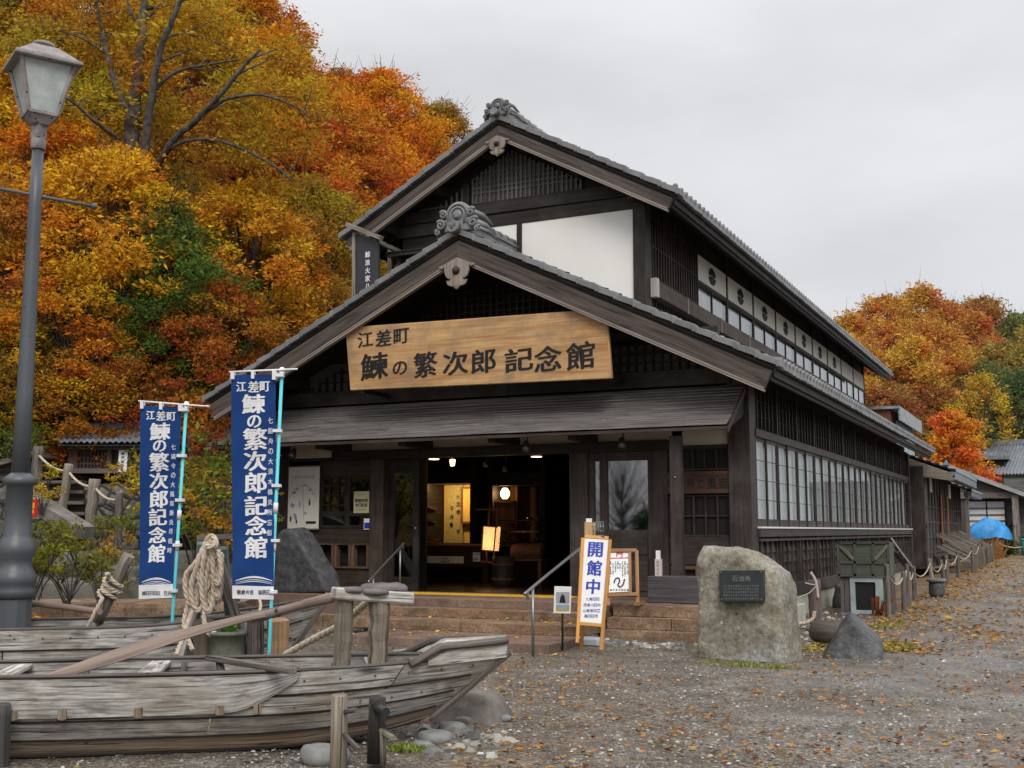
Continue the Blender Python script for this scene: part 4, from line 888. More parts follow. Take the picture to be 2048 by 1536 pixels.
part(mb, 'frame', REDDISH, fl); point('floor_lamp_light', c1 + V((0, -.25, -.1)), 1.8, .12, (1, .55, .2))
# barrel, straw bales, bench
p = onY(1007, 1165, 21.2); mb = MB(); z0 = .5; prof = [(.20, 0), (.215, .1), (.225, .25), (.23, .45), (.225, .58), (.21, .58), (.20, .50)]
bt = thing('wooden_barrel', 'small wooden barrel with rope hoops on the hall floor', 'barrel', (p.x, 21.2, .505)); mb.lathe(prof, (p.x, 21.2, .505), 24); part(mb, 'staves', BROWN, bt); mb = MB()
for z in (.12, .42): mb.lathe([(.222, z - .03), (.242, z - .02), (.242, z + .02), (.225, z + .03)], (p.x, 21.2, .505), 24)
part(mb, 'hoop', REDDISH, bt)
for i, (x, y) in enumerate(((1043, 1105), (1072, 1105))):
    p = onY(x, y, 22.0); mb = MB(); n_ = 14
    mb.lathe([(.001, -.19)] + [(.17 + .02 * sin(pi * k / n_) + (.012 if k % 2 else 0), -.18 + .36 * k / n_) for k in range(n_ + 1)] + [(.001, .19)], p, 22, ax=(1, 0, .03)); solo(mb, 'straw_bale', wood('bale_straw', (.07, .025, .014), (.20, .075, .04), .6) if i == 0 else bpy.data.materials['bale_straw'], ['reddish rope bound bale next to the barrel on the low bench', 'reddish rope bound bale at the wall end of the low bench'][i], 'bale', 'bales on the low bench')
p1, p2 = onY(1020, 1119, 22.0), onY(1092, 1117, 22.0); mb = MB(); mb.box(p1.x, p2.x, 21.8, 22.25, p2.z - .05, p2.z - .01); mb.box(p1.x + .05, p1.x + .12, 21.85, 22.2, .505, p2.z - .05); mb.box(p2.x - .12, p2.x - .05, 21.85, 22.2, .505, p2.z - .05); solo(mb, 'low_bench', REDDISH, 'low reddish bench carrying two bales', 'bench')
p = onY(1040, 1060, 22.6); mb = MB()
random.seed(31)
for i in range(26): a_ = V((p.x + U(-.35, .45), 22.6 + U(-.1, .2), p.z + U(-.3, .25))); mb.ball(a_, U(.02, .055), 6, U(.8, 1.6), 1, U(.6, 1))
for zz in (-.32, -.02, .22): mb.box(p.x - .42, p.x + .52, 22.45, 22.85, p.z + zz - .03, p.z + zz)
solo(mb, 'ornament_rack', plain('lacquer', (.05, .02, .013), .25, .6), 'dark rack of small lacquered ornaments before the amber alcove', 'rack')
# ceiling lamps and spots
for i, (x, y) in enumerate(((868, 918), (1073, 913))):
    p = onY(x, y, 19.6); mb = MB(); mb.lathe([(.0001, -.012), (.10, -.01), (.10, .0)], p, 20); t = thing('ceiling_lamp', ['flat ceiling lamp above the sliding door', 'flat ceiling lamp above the right entrance post'][i], 'lamp', p, 0, 'flat ceiling lamps in the entrance'); part(mb, 'diffuser', lit('warm_diffuser', (1, .78, .45), 4.0) if i == 0 else bpy.data.materials['warm_diffuser'], t)
    mb = MB(); mb.lathe([(.115, 0), (.115, .02), (.02, .03), (.02, 3.36 - p.z)], p, 20); part(mb, 'housing', BLACKM, t); point('ceiling_lamp_light', p - V((0, 0, .08)), 3.0, .06, (1, .72, .4))
p = onY(905, 925, 20.2); t = thing('hanging_lamp', 'small glowing cup lamp hanging under the entrance ceiling', 'lamp', p - V((0, 0, .06))); mb = MB(); mb.lathe([(.001, -.07), (.042, -.065), (.055, .05), (.05, .06), (.001, .06)], p, 16); part(mb, 'shade', lit('cup_lamp', (1, .72, .3), 6), t)
mb = MB(); mb.tube([p + V((0, 0, .06)), V((p.x, p.y, 3.36))], .012, 6); part(mb, 'stem', BLACKM, t); point('hanging_lamp_light', p - V((0, .1, .1)), 2.0, .05)
for i, (x, y) in enumerate(((971, 930), (1010, 939))):
    p = onY(x, y, 20.8); t = thing('ceiling_spot', ['ceiling spotlight over the reception counter', 'ceiling spotlight over the paper lantern'][i], 'spotlight', p, 0, 'small spotlights inside the entrance')
    mb = MB(); mb.lathe([(.03, .1), (.05, .06), (.055, -.03), (.05, -.03)], p, 14, ax=(-.2, .5, 1)); mb.tube([p + V((0, .05, .08)), V((p.x, p.y + .05, 3.36))], .012, 6); part(mb, 'housing', BLACKM, t)
    mb = MB(); mb.lathe([(.0001, -.02), (.035, -.02)], p, 12, ax=(-.2, .5, 1)); part(mb, 'bulb', lit('spot_bulb', (1, .85, .6), 9) if i == 0 else bpy.data.materials['spot_bulb'], t)

# ---------------------------------------------------------------- things at the entrance
random.seed(11)
P_, N_ = (0, 18.40, 0), V((0, -1, -.07)).normalized()
pts = [onP(x, y, (0, 17.47, 4.1), N_) for x, y in ((700, 781), (1223, 757), (1213, 617), (690, 655))]
mb = MB(); mb.prism(pts, N_ * -.09, (1, 0, 0)); sgn = solo(mb, 'name_board', SIGNW, 'huge light wood name board with black brush characters under the lower gable', 'sign board', bevel=.012)
mb = MB()
for ch, x, y, w_, h_ in [('江', 731, 679, 30, 30), ('差', 767, 676, 30, 32), ('町', 803, 672, 30, 30), ('鰊', 749, 732, 54, 52), ('の', 800, 736, 28, 27), ('繁', 851, 729, 46, 50), ('次', 911, 726, 50, 46), ('郎', 967, 722, 48, 48), ('記', 1038, 719, 56, 46), ('念', 1096, 717, 54, 50), ('館', 1161, 711, 56, 54)]:
    p0 = onP(x, y, (0, 17.47, 4.1), N_); a = onP(x + w_, y - w_ * .05, (0, 17.47, 4.1), N_) - p0; b = onP(x, y - h_, (0, 17.47, 4.1), N_) - p0
    put(mb, ch, p0, a, b, .020, .006, .10)
part(mb, 'lettering', INK, sgn)
for x in (-11.6, -6.9): mb = MB(); mb.box(x, x + .06, 17.56, YF, 4.1, 4.18); part(mb, 'bracket', BLACKM, sgn)

# black hanging sign on the roof at the left
Yh = 18.35
c = [onY(x, y, Yh) for x, y in ((711, 575), (758, 560), (757, 478), (711, 467))]
t = thing('hanging_roof_sign', 'black hanging sign with white brush characters above the left roof slope', 'sign', (c[0] + c[1]) / 2 - V((0, 0, .4)))
dn = V((0, 0, .45)); mb = MB(); mb.prism([c[0] - dn, c[1] - dn, c[2], c[3]], (0, .05, 0)); part(mb, 'board', plain('black_board', (.035, .036, .04), .45), t)
mb = MB()
for i, ch in enumerate('鯨浪火家八'): p0 = onY(735.5, 509 + i * 16, Yh - .006); put(mb, ch, p0, (.11, 0, 0), (0, 0, .12), .02, .004)
part(mb, 'lettering', WHITEC, t)
mb = MB(); mb.beam(c[0] - dn - V((.025, .01, 0)), c[3] + V((-.025, -.01, .02)), .04, .07); part(mb, 'side_strip', GREYW, t)
mb = MB(); mb.beam(onY(694, 449, Yh - .1), onY(764, 476, Yh - .1), .10, .085); mb.beam(onY(755, 483, Yh), onY(800, 504, 19.3), .07, .08); mb.beam(onY(783, 500, 19.2) - V((0, 0, 1)), onY(783, 495, 19.2), .12, .10); part(mb, 'arm', GREYW, t)
mb = MB(); mb.tube([onY(716, 461, Yh - .02), onY(716, 470, Yh - .02)], .012, 6); mb.tube([onY(754, 474, Yh - .02), onY(754, 485, Yh - .02)], .012, 6); part(mb, 'hook', BLACKM, t)

# spotlights under the canopy
for i, (x, y) in enumerate(((586, 907), (1052, 893), (1244, 886))):
    p = onY(x, y, 17.65); t = thing('canopy_spotlight', ['black spotlight under the canopy near the map poster', 'black spotlight under the canopy over the open entrance', 'black spotlight under the canopy over the glazed door'][i], 'spotlight', p + V((0, 0, .15)), 0, 'black spotlights under the canopy')
    mb = MB(); mb.lathe([(.03, .10), (.045, .075), (.055, .02), (.075, -.05), (.078, -.085), (.07, -.085), (.03, -.05)], p, 18, ax=(-.15 if i else .2, .35, 1)); part(mb, 'shade', BLACKM, t)
    mb = MB(); mb.tube(smoothpath([p + V((0, .03, .09)), p + V((.02, .02, .13)), p + V((0, .05, .16)), V((p.x, p.y + .05, 3.26))]), .011, 6); mb.lathe([(.045, 0), (.045, .02)], (p.x, p.y + .05, 3.24), 12); part(mb, 'arm', BLACKM, t)
    mb = MB(); mb.lathe([(.0001, -.05), (.06, -.06)], p, 14, ax=(-.15 if i else .2, .35, 1)); part(mb, 'lens', FROST, t)

# posters
a, b = onY(574, 934, YF - .06), onY(637, 1058, YF - .06); mb = MB(); mb.box(a.x, b.x, YF - .065, YF - .055, b.z, a.z); po = solo(mb, 'map_poster', PAPER, 'tall hanging paper poster with a blue sketched map beside the left window', 'poster')
mb = MB(); W_, H_ = b.x - a.x, a.z - b.z
random.seed(5)
def blot(u, v, r, rz, n=9): 
    c = V((a.x + u * W_, YF - .0665, a.z - v * H_)); mb.face([c + V((cos(2 * pi * k / n) * r * U(.6, 1.2), 0, sin(2 * pi * k / n) * rz * U(.6, 1.2))) for k in range(n)])
for u, v, r, rz in ((.25, .42, .05, .03), (.33, .36, .05, .02), (.72, .38, .04, .03), (.2, .62, .07, .05), (.72, .56, .02, .06), (.42, .6, .02, .08), (.3, .8, .05, .07), (.55, .3, .06, .012), (.8, .44, .03, .012), (.6, .75, .03, .03)): blot(u, v, r, rz)
part(mb, 'sketch', plain('faded_blue_ink', (.22, .29, .40), .8), po)
mb = MB()
for u, v in ((.16, .84), (.33, .88), (.72, .58)): blot(u, v, .025, .06)
mb.box(a.x + .62 * W_, a.x + .92 * W_, YF - .067, YF - .0655, b.z + .1, b.z + .15)
pl = smoothpath([V((a.x + u * W_, YF - .066, a.z - v * H_)) for u, v in ((.1, .5), (.25, .38), (.5, .3), (.75, .36), (.9, .5))]); mb.tube(pl, .003, 4); mb.tube([V((a.x + .5 * W_, YF - .066, a.z - .3 * H_)), V((a.x + .55 * W_, YF - .066, a.z - .85 * H_))], .003, 4)
part(mb, 'ink_drawing', INK, po); mb = MB(); puttxt(mb, '江差の海辺案内絵', V(((a.x + b.x) / 2, YF - .065, a.z - .17 * H_)), (.06, 0, 0), (0, 0, .075), .008, .001, .2); part(mb, 'lettering', plain('pale_blue_print', (.33, .38, .45), .8), po)
mb = MB(); mb.beam((a.x - .02, YF - .07, a.z), (b.x + .02, YF - .07, a.z), .02, .025); mb.beam((a.x - .02, YF - .07, b.z), (b.x + .02, YF - .07, b.z), .02, .025); part(mb, 'rod', GREYW, po)
a, b = onY(708, 983, YF - .028), onY(738, 1026, YF - .028); mb = MB(); mb.box(a.x, b.x, YF - .032, YF - .022, b.z, a.z); po = solo(mb, 'window_notice', plain('yellowed_paper', (.52, .50, .30), .8), 'yellowish notice with black characters stuck on the left window', 'notice')
mb = MB(); c = (a + b) / 2
for k, tx in enumerate(('開館時間', '本日営業')): puttxt(mb, tx, V((c.x, YF - .032, c.z + .03 - k * .085)), (.068, 0, 0), (0, 0, .07), .02, .001, .05)
puttxt(mb, '午前九時〜', V((c.x, YF - .032, c.z - .14)), (.035, 0, 0), (0, 0, .03), .0, .001, .1); mb.box(c.x - .1, c.x + .1, YF - .0335, YF - .0325, c.z + .14, c.z + .145); part(mb, 'lettering', INK, po)
a, b = onY(728, 1037, YF - .028), onY(741, 1059, YF - .028); mb = MB(); mb.box(a.x, b.x, YF - .032, YF - .022, b.z, a.z); po = solo(mb, 'window_card', WHITEP, 'small white card with a blue lower half under the yellowish notice', 'card')
mb = MB(); mb.box(a.x + .012, b.x - .012, YF - .0335, YF - .0325, b.z + .015, b.z + .13); part(mb, 'print', BLUEINK, po)
a, b = onY(1331, 944, YF - .05), onY(1459, 986, YF - .05); mb = MB(); mb.box(a.x, b.x, YF - .06, YF - .022, b.z, a.z); po = solo(mb, 'carved_lintel_board', wood('carved_brown_board', (.05, .025, .016), (.13, .07, .045), .6), 'brown carved board with worn characters over the right lattice doors', 'sign board')
mb = MB()
for x, ch, w_ in ((1341, 'は', 12), (1362, '結', 14), (1381, '飛', 15), (1402, '亡', 15), (1424, '奥', 20), (1447, '宛', 20)): p0 = onY(x, 966, YF - .06); k = w_ * .0083; put(mb, ch, p0, (k, 0, 0), (0, 0, k * 1.15), .01, .004)
part(mb, 'lettering', INK, po)

# dark standing stone on the platform
def slab(mb, outline, ext, amp=.04, n=64, depth_rings=6, rnd=.08, fr=1.7):
    P = resample(outline + [outline[0]], sum((outline[i] - outline[(i + 1) % len(outline)]).length for i in range(len(outline))) / n)[:n]
    c = sum(P, V((0, 0, 0))) / len(P); ext = V(ext); nrm = ext.normalized(); rows = []
    def ring(k, d): return [c + (p - c) * k + ext * d for p in P]
    R_ = [ring(k, 0) for k in (.02, .2, .4, .6, .78, .90)] + [ring(.97, .03)] + [ring(1.0, .10 + .8 * i / depth_rings) for i in range(depth_rings + 1)] + [ring(.96, .97)] + [ring(k, 1) for k in (.85, .6, .3, .02)]
    for r in R_:
        q = []
        for p in r:
            d = noise.noise_vector(p * fr) * amp + noise.noise_vector(p * fr * 3.1) * amp * .45 + noise.noise_vector(p * fr * 8) * amp * .18
            q.append(p + d)
        rows.append(q + [q[0]])
    mb.grid(rows)
def px_outline(pts, Y): return [onY(x, y, Y) for x, y in pts]
mb = MB(); slab(mb, px_outline([(545, 1190), (548, 1120), (551, 1075), (560, 1060), (574, 1056), (588, 1066), (602, 1088), (622, 1120), (640, 1148), (652, 1185)], 17.1), (.05, .5, .0), .03)
solo(mb, 'dark_standing_stone', ROCKGREY, 'dark grey speckled stone leaning beside the banner on the platform', 'rock')
# monument stone with plaque
mb = MB(); slab(mb, px_outline([(1396, 1322), (1391, 1270), (1388, 1210), (1394, 1160), (1396, 1110), (1403, 1092), (1432, 1096), (1472, 1106), (1508, 1124), (1538, 1143), (1549, 1172), (1558, 1215), (1564, 1265), (1566, 1342), (1490, 1344), (1424, 1336)], 14.35), (.14, .62, -.02), .055, 96, 8, fr=1.7)
mon = solo(mb, 'monument_stone', ROCKG, 'big mossy monument stone carrying a dark plaque by the hall corner', 'monument')
cq = [onY(x, y, 14.24) for x, y in ((1439, 1204), (1527, 1204), (1526, 1140), (1438, 1141))]
mb = MB(); mb.prism(cq, (0, .13, 0)); pq = part(mb, 'plaque', PLAQUE, mon, bevel=.006)
mb = MB()
for i, ch in enumerate('石油角'): put(mb, ch, onY(1470 + i * 12.5, 1157, 14.239), (.068, 0, 0), (0, 0, .068), .01, .002)
for r_, y in enumerate((1172, 1178, 1184, 1190.5, 1197)):
    for i in range(15): put(mb, 'とれたしのらをかにはもきさいて漁浜海町'[(i * 3 + r_ * 5) % 19], onY(1449 + i * 4.75, y, 14.239), (.022, 0, 0), (0, 0, .026), .02, .0015)
part(mb, 'lettering', plain('plaque_letter', (.20, .21, .21), .4, .5, .3), pq)
mb = MB()
for x, y in ((1442, 1145), (1522, 1144), (1443, 1199), (1523, 1199)): mb.ball(onY(x, y, 14.237), .008, 6)
part(mb, 'bolt', STEEL, pq)

# smaller rocks by the lane
def rock(name, label, c, rad, planes, mat, amp=.05, seed=0, sub=4, group=None):
    import bmesh
    bm = bmesh.new(); bmesh.ops.create_icosphere(bm, subdivisions=sub, radius=1); mb = MB(); vs = []
    for v in bm.verts:
        d = v.co.normalized(); r = 1.25
        for n_, h in planes:
            n_ = V(n_).normalized(); k = d.dot(n_)
            if k > 1e-3: r = min(r, h / k)
        p = V((d.x * r * rad[0], d.y * r * rad[1], d.z * r * rad[2]))
        q = p * (1.0 / max(rad)) + V((seed * 3.3, seed, 0)); p += (noise.noise_vector(q * 1.6) * amp + noise.noise_vector(q * 4.5) * amp * .5 + noise.noise_vector(q * 12) * amp * .2) * max(rad)
        vs.append(p + V(c))
    fs = [tuple(v.index for v in f.verts) for f in bm.faces]; bm.free(); mb.rawmesh(vs, fs, True)
    return solo(mb, name, mat, label, 'rock', group)
b0 = onz(1705, 1318, 0)
rock('pointed_rock', 'dark pointed rock on the moss in front of the log', b0 + V((-.03, .28, .13)), (.42, .34, .41), [((0, 0, -1), .5), ((-.85, -.15, .55), .62), ((.75, -.1, .75), .66), ((0.1, -1, .25), .6), ((.9, .1, -.1), .85), ((-1, 0, -.1), .85), ((0, 1, .3), .8), ((-.2, -.7, .7), .82)], ROCKD, .06, 2)
b0 = onz(1694, 1216, gz(-4, 23)); rock('round_rock', 'round grey rock in front of the cellar hatch', b0 + V((0, .25, .2)), (.34, .3, .42), [((0, 0, 1), .68), ((1, 0, 0), .78), ((-1, 0, .2), .8), ((0, -1, .2), .8)], ROCKD, .06, 5)

# sandwich board with its box of leaflets and weight
D1, D2 = 15.45, 15.12
tl, tr, br, bl = at(1169, 1076, D1), at(1217, 1079, D1), at(1203, 1247, D2), at(1160, 1243, D2)
t = thing('sandwich_board', 'tall white stand board reading in big blue characters beside the steps', 'sign', onz(1180, 1296, 0))
nb_ = (tr - tl).cross(bl - tl).normalized(); nb_ = nb_ if nb_.y < 0 else -nb_
mb = MB(); mb.prism([tl, tr, br, bl], nb_ * -.02); part(mb, 'panel', WHITEP, t)
ORANGE = wood('orange_frame_wood', (.45, .19, .04), (.68, .36, .10), .5); mb = MB()
leg = lambda a, b, k: a + (b - a) * k
up_ = (tl - bl).normalized(); rt_ = (tr - tl).normalized()
fo = nb_ * -.012
mb.beam(leg(tl, bl, 1.25) - rt_ * .022 + fo, tl - rt_ * .022 + fo, .045, .05, nb_); mb.beam(leg(tr, br, 1.31) + rt_ * .022 + fo, tr + rt_ * .022 + fo, .045, .05, nb_); mb.beam(tl + up_ * .02 + fo, tr + up_ * .02 + fo, .045, .04, nb_); mb.beam(bl - up_ * .025 + fo, br - up_ * .025 + fo, .045, .05, nb_)
b2 = V((-.17, .35, 0)); mb.beam(V((*(bl + b2).xy, 0)) + V((0, .1, 0)), tl + V((.0, .06, -.03)), .04, .04); mb.beam(V((*(br + b2).xy, 0)) + V((0, .1, 0)), tr + V((-.06, .06, -.03)), .04, .04); part(mb, 'frame', ORANGE, t, bevel=.004)
mb = MB()
def bpt(x, y): return onP(x, y, tl, nb_)
def bput(ch, x, y, w_, h_, bold=.01): p0 = bpt(x, y); put(mb, ch, p0, bpt(x + w_, y + w_ * .04) - p0, bpt(x + h_ * .075, y - h_) - p0, bold, .003)
for ch, x, y, w_, h_ in (('開', 1191, 1099, 28, 29), ('館', 1188.5, 1136, 28, 30), ('中', 1186, 1173, 26, 29)): bput(ch, x, y, w_, h_, .03)
part(mb, 'lettering', BLUEINK, t); mb = MB()
for r_, (y, tx) in enumerate(((1198, '九館日日'), (1210, '西郷川日中'), (1221, '山館営日:'), (1232, '昌日日号'))):
    for i, ch in enumerate(tx): bput(ch, 1185 - r_ * .9 + (i - (len(tx) - 1) / 2) * 7, y, 6, 6.2, .012)
part(mb, 'small_lettering', plain('faded_blue_print', (.10, .13, .32), .6), t)
wb = onz(1172, 1294, 0); mb = MB(); mb.hexa([V((wb.x + a * .2, wb.y + b * .11 + .1, z)) for a, b, z in ((-1, -1, .0), (1, -1, .0), (1, 1, .0), (-1, 1, .0))] + [V((wb.x + a * .17, wb.y + b * .09 + .1, .13)) for a, b in ((-1, -1), (1, -1), (1, 1), (-1, 1))])
solo(mb, 'board_weight', mottle('grey_weight_plastic', (.36, .38, .41), (.45, .47, .50), 5, .6, .4, .1), 'grey block weighing down the stand board', 'weight', bevel=.03)
p = at(1187, 1074, 15.5); t = thing('leaflet_box', 'little wooden leaflet box with wire sides on top of the stand board', 'box', p); mb = MB(); mb.box(p.x - .13, p.x - .02, p.y, p.y + .12, p.z + .02, p.z + .20); part(mb, 'box', FRESH, t)
mb = MB(); mb.box(p.x - .12, p.x - .04, p.y + .03, p.y + .05, p.z + .1, p.z + .25); part(mb, 'leaflets', WHITEP, t); mb = MB()
for i in range(5): mb.tube([(p.x + .0 + i * .035, p.y, p.z + .02), (p.x + i * .035, p.y, p.z + .20)], .004, 5)
for i in range(4): mb.tube([(p.x - .02, p.y - .004, p.z + .02 + i * .06), (p.x + .15, p.y - .004, p.z + .02 + i * .06)], .004, 5)
mb.box(p.x - .02, p.x + .15, p.y, p.y + .12, p.z, p.z + .015); part(mb, 'wire_side', STEEL, t)
# notice board behind it
tl, tr, br, bl = at(1216, 1101, 17.35), at(1273, 1101, 17.35), at(1275, 1188, 17.1), at(1216, 1190, 17.1)
t = thing('notice_board', 'wooden framed notice board with a black squiggle behind the stand board', 'notice board', V((*((bl + br) / 2).xy, .5)))
nb_ = (tr - tl).cross(bl - tl).normalized(); nb_ = nb_ if nb_.y < 0 else -nb_
mb = MB(); WF = wood('honey_frame_wood', (.22, .11, .035), (.42, .24, .09), .5)
mb.beam(tl, V((bl.x, bl.y, .5)), .05, .05, nb_); mb.beam(tr, V((br.x, br.y, .5)), .05, .05, nb_); mb.beam(tl, tr, .05, .05, nb_); mb.beam(bl, br, .05, .05, nb_); q = tr + (bl - tl) * 0 - (tr - tl) * .24; q2 = br - (br - bl) * .24; mb.beam(q, q2, .04, .04, nb_); mb.beam(V((br.x, br.y - .1, .53)), V((br.x, br.y + .25, .53)), .05, .05); part(mb, 'frame', WF, t)
def bpt(x, y): return onP(x, y, tl + nb_ * .0, nb_)
mb = MB(); mb.prism([bpt(1219, 1105), bpt(1259, 1105), bpt(1260, 1183), bpt(1218, 1185)], nb_ * -.012); part(mb, 'sheet', WHITEP, t)
mb = MB(); mb.face([bpt(1218, 1118) + nb_ * .002, bpt(1260, 1116.5) + nb_ * .002, bpt(1260, 1114.5) + nb_ * .002, bpt(1218, 1116) + nb_ * .002]); bput('門', 1239, 1109.5, 12, 9, .03); part(mb, 'red_print', REDINK, t)
mb = MB()
for i, x in enumerate((1221, 1226, 1231, 1236, 1240, 1245, 1250, 1255)):
    for j in range(4 if i in (3, 4) else 8 if i in (0, 5, 6) else 6): bput('年月日開催のしらせます海祭り人'[(i * 5 + j * 3) % 15], x, 1124 + j * 3.9 + (4 if i % 3 == 1 else 0), 3.2, 3.2, .01)
sq = smoothpath([bpt(x, y) + nb_ * .004 for x, y in ((1228, 1166), (1231, 1158), (1237, 1156), (1239, 1163), (1236, 1170), (1240, 1174), (1246, 1169), (1249, 1158))]); mb.tube(sq, .011, 5)
for i, ch in enumerate('●海祭年間日●'): bput(ch, 1222 + i * 5.6, 1180, 4, 3.6, .01)
part(mb, 'lettering', INK, t)
# timber block and little white donation post
a, b = onY(1297, 1200, 17.2), onY(1402, 1154, 17.2); mb = MB(); mb.box(a.x, b.x + .25, 17.15, 17.6, .5, b.z); solo(mb, 'timber_block', wood('old_purple_timber', (.030, .025, .028), (.095, .085, .09), .7, st=.7), 'low dark timber block lying on the platform behind the monument stone', 'timber', bevel=.012)
a = onY(1310, 1152, 17.3); b = onY(1321, 1118, 17.3); z0 = onY(1400, 1154, 17.2).z
t = thing('offering_post', 'small white lettered post standing on the dark timber block', 'post', ((a.x + b.x) / 2, 17.35, z0)); mb = MB(); mb.box(a.x, b.x, 17.3, 17.38, z0, b.z); part(mb, 'post', plain('bleached_post', (.60, .53, .47), .8), t); mb = MB(); mb.box(a.x + .015, b.x - .02, 17.31, 17.37, b.z, b.z + .13); part(mb, 'slip', WHITEP, t)
mb = MB()
for j in range(4): put(mb, '山川人心'[j], V(((a.x + b.x) / 2, 17.299, b.z - .04 - j * .06)), (.035, 0, 0), (0, 0, .045), .01, .001)
part(mb, 'lettering', INK, t)
# photo notice on a stake
D = 14.75; q = [at(x, y, D) for x, y in ((1107, 1226), (1141, 1227), (1143, 1174), (1109, 1173))]; t = thing('photo_sign', 'white framed photo sign on a thin stake before the steps', 'sign', onz(1125, 1302, 0)); nb_ = -_f
mb = MB(); mb.prism(q, -nb_ * .02); part(mb, 'board', WHITEP, t)
def bpt(x, y): return onP(x, y, q[0] + nb_ * .003, nb_)
def quad(mb, x0, y0, x1, y1, l=0): mb.face([bpt(x0, y1) + nb_ * l, bpt(x1, y1) + nb_ * l, bpt(x1, y0) + nb_ * l, bpt(x0, y0) + nb_ * l])
mb = MB(); quad(mb, 1112, 1184, 1139, 1207); p1_ = part(mb, 'photo', plain('grey_photo', (.34, .34, .36), .5), t)
mb = MB(); mb.face([bpt(*p) + nb_ * .002 for p in ((1119, 1205), (1131, 1206), (1129, 1192), (1125, 1188), (1121, 1194))]); part(mb, 'stone_picture', INK, p1_)
mb = MB(); quad(mb, 1112, 1209, 1139, 1222); p2_ = part(mb, 'photo', plain('blueish_photo', (.30, .36, .42), .5), t); mb = MB(); mb.face([bpt(*p) + nb_ * .002 for p in ((1112, 1222), (1139, 1222), (1138, 1212), (1132, 1218), (1120, 1219), (1113, 1212))]); part(mb, 'yellow_flowers', plain('flower_print', (.42, .35, .04), .6), p2_)
mb = MB(); mb.tube([onz(1125, 1302, 0), at(1125, 1200, D + .03)], .014, 8); part(mb, 'stake', wood('dark_stake', (.05, .035, .03), (.12, .09, .07), .7), t)
# handrails
def rail(name, label, X, bot, top, posts):
    t = thing(name, label, 'handrail', V((X, onX(*bot, X).y, .0)), 0, 'steel handrails of the entrance steps'); p0, p1 = onX(*bot, X), onX(*top, X); mb = MB()
    d = (p1 - p0).normalized(); mb.tube(smoothpath([p0 + V((0, .0, -.10)), p0 + V((0, -.01, -.03)), p0 + d * .04, p1 - d * .05, p1, p1 + V((0, .02, -.06))], 6), .021, 10); part(mb, 'rail', STEEL, t)
    for k, zb in posts:
        p = p0.lerp(p1, k); mb = MB(); mb.tube([V((X, p.y, zb)), V((X, p.y, p.z))], .019, 10); part(mb, 'post', STEEL, t)
rail('handrail', 'steel handrail in front of the stand board at the right of the steps', -6.27, (1056, 1182), (1166, 1092), ((.08, 0), (.95, .5)))
rail('handrail', 'steel handrail beside the leaning dark stone at the left of the steps', -10.95, (740, 1160), (805, 1090), ((.1, .2), (.93, .5)))

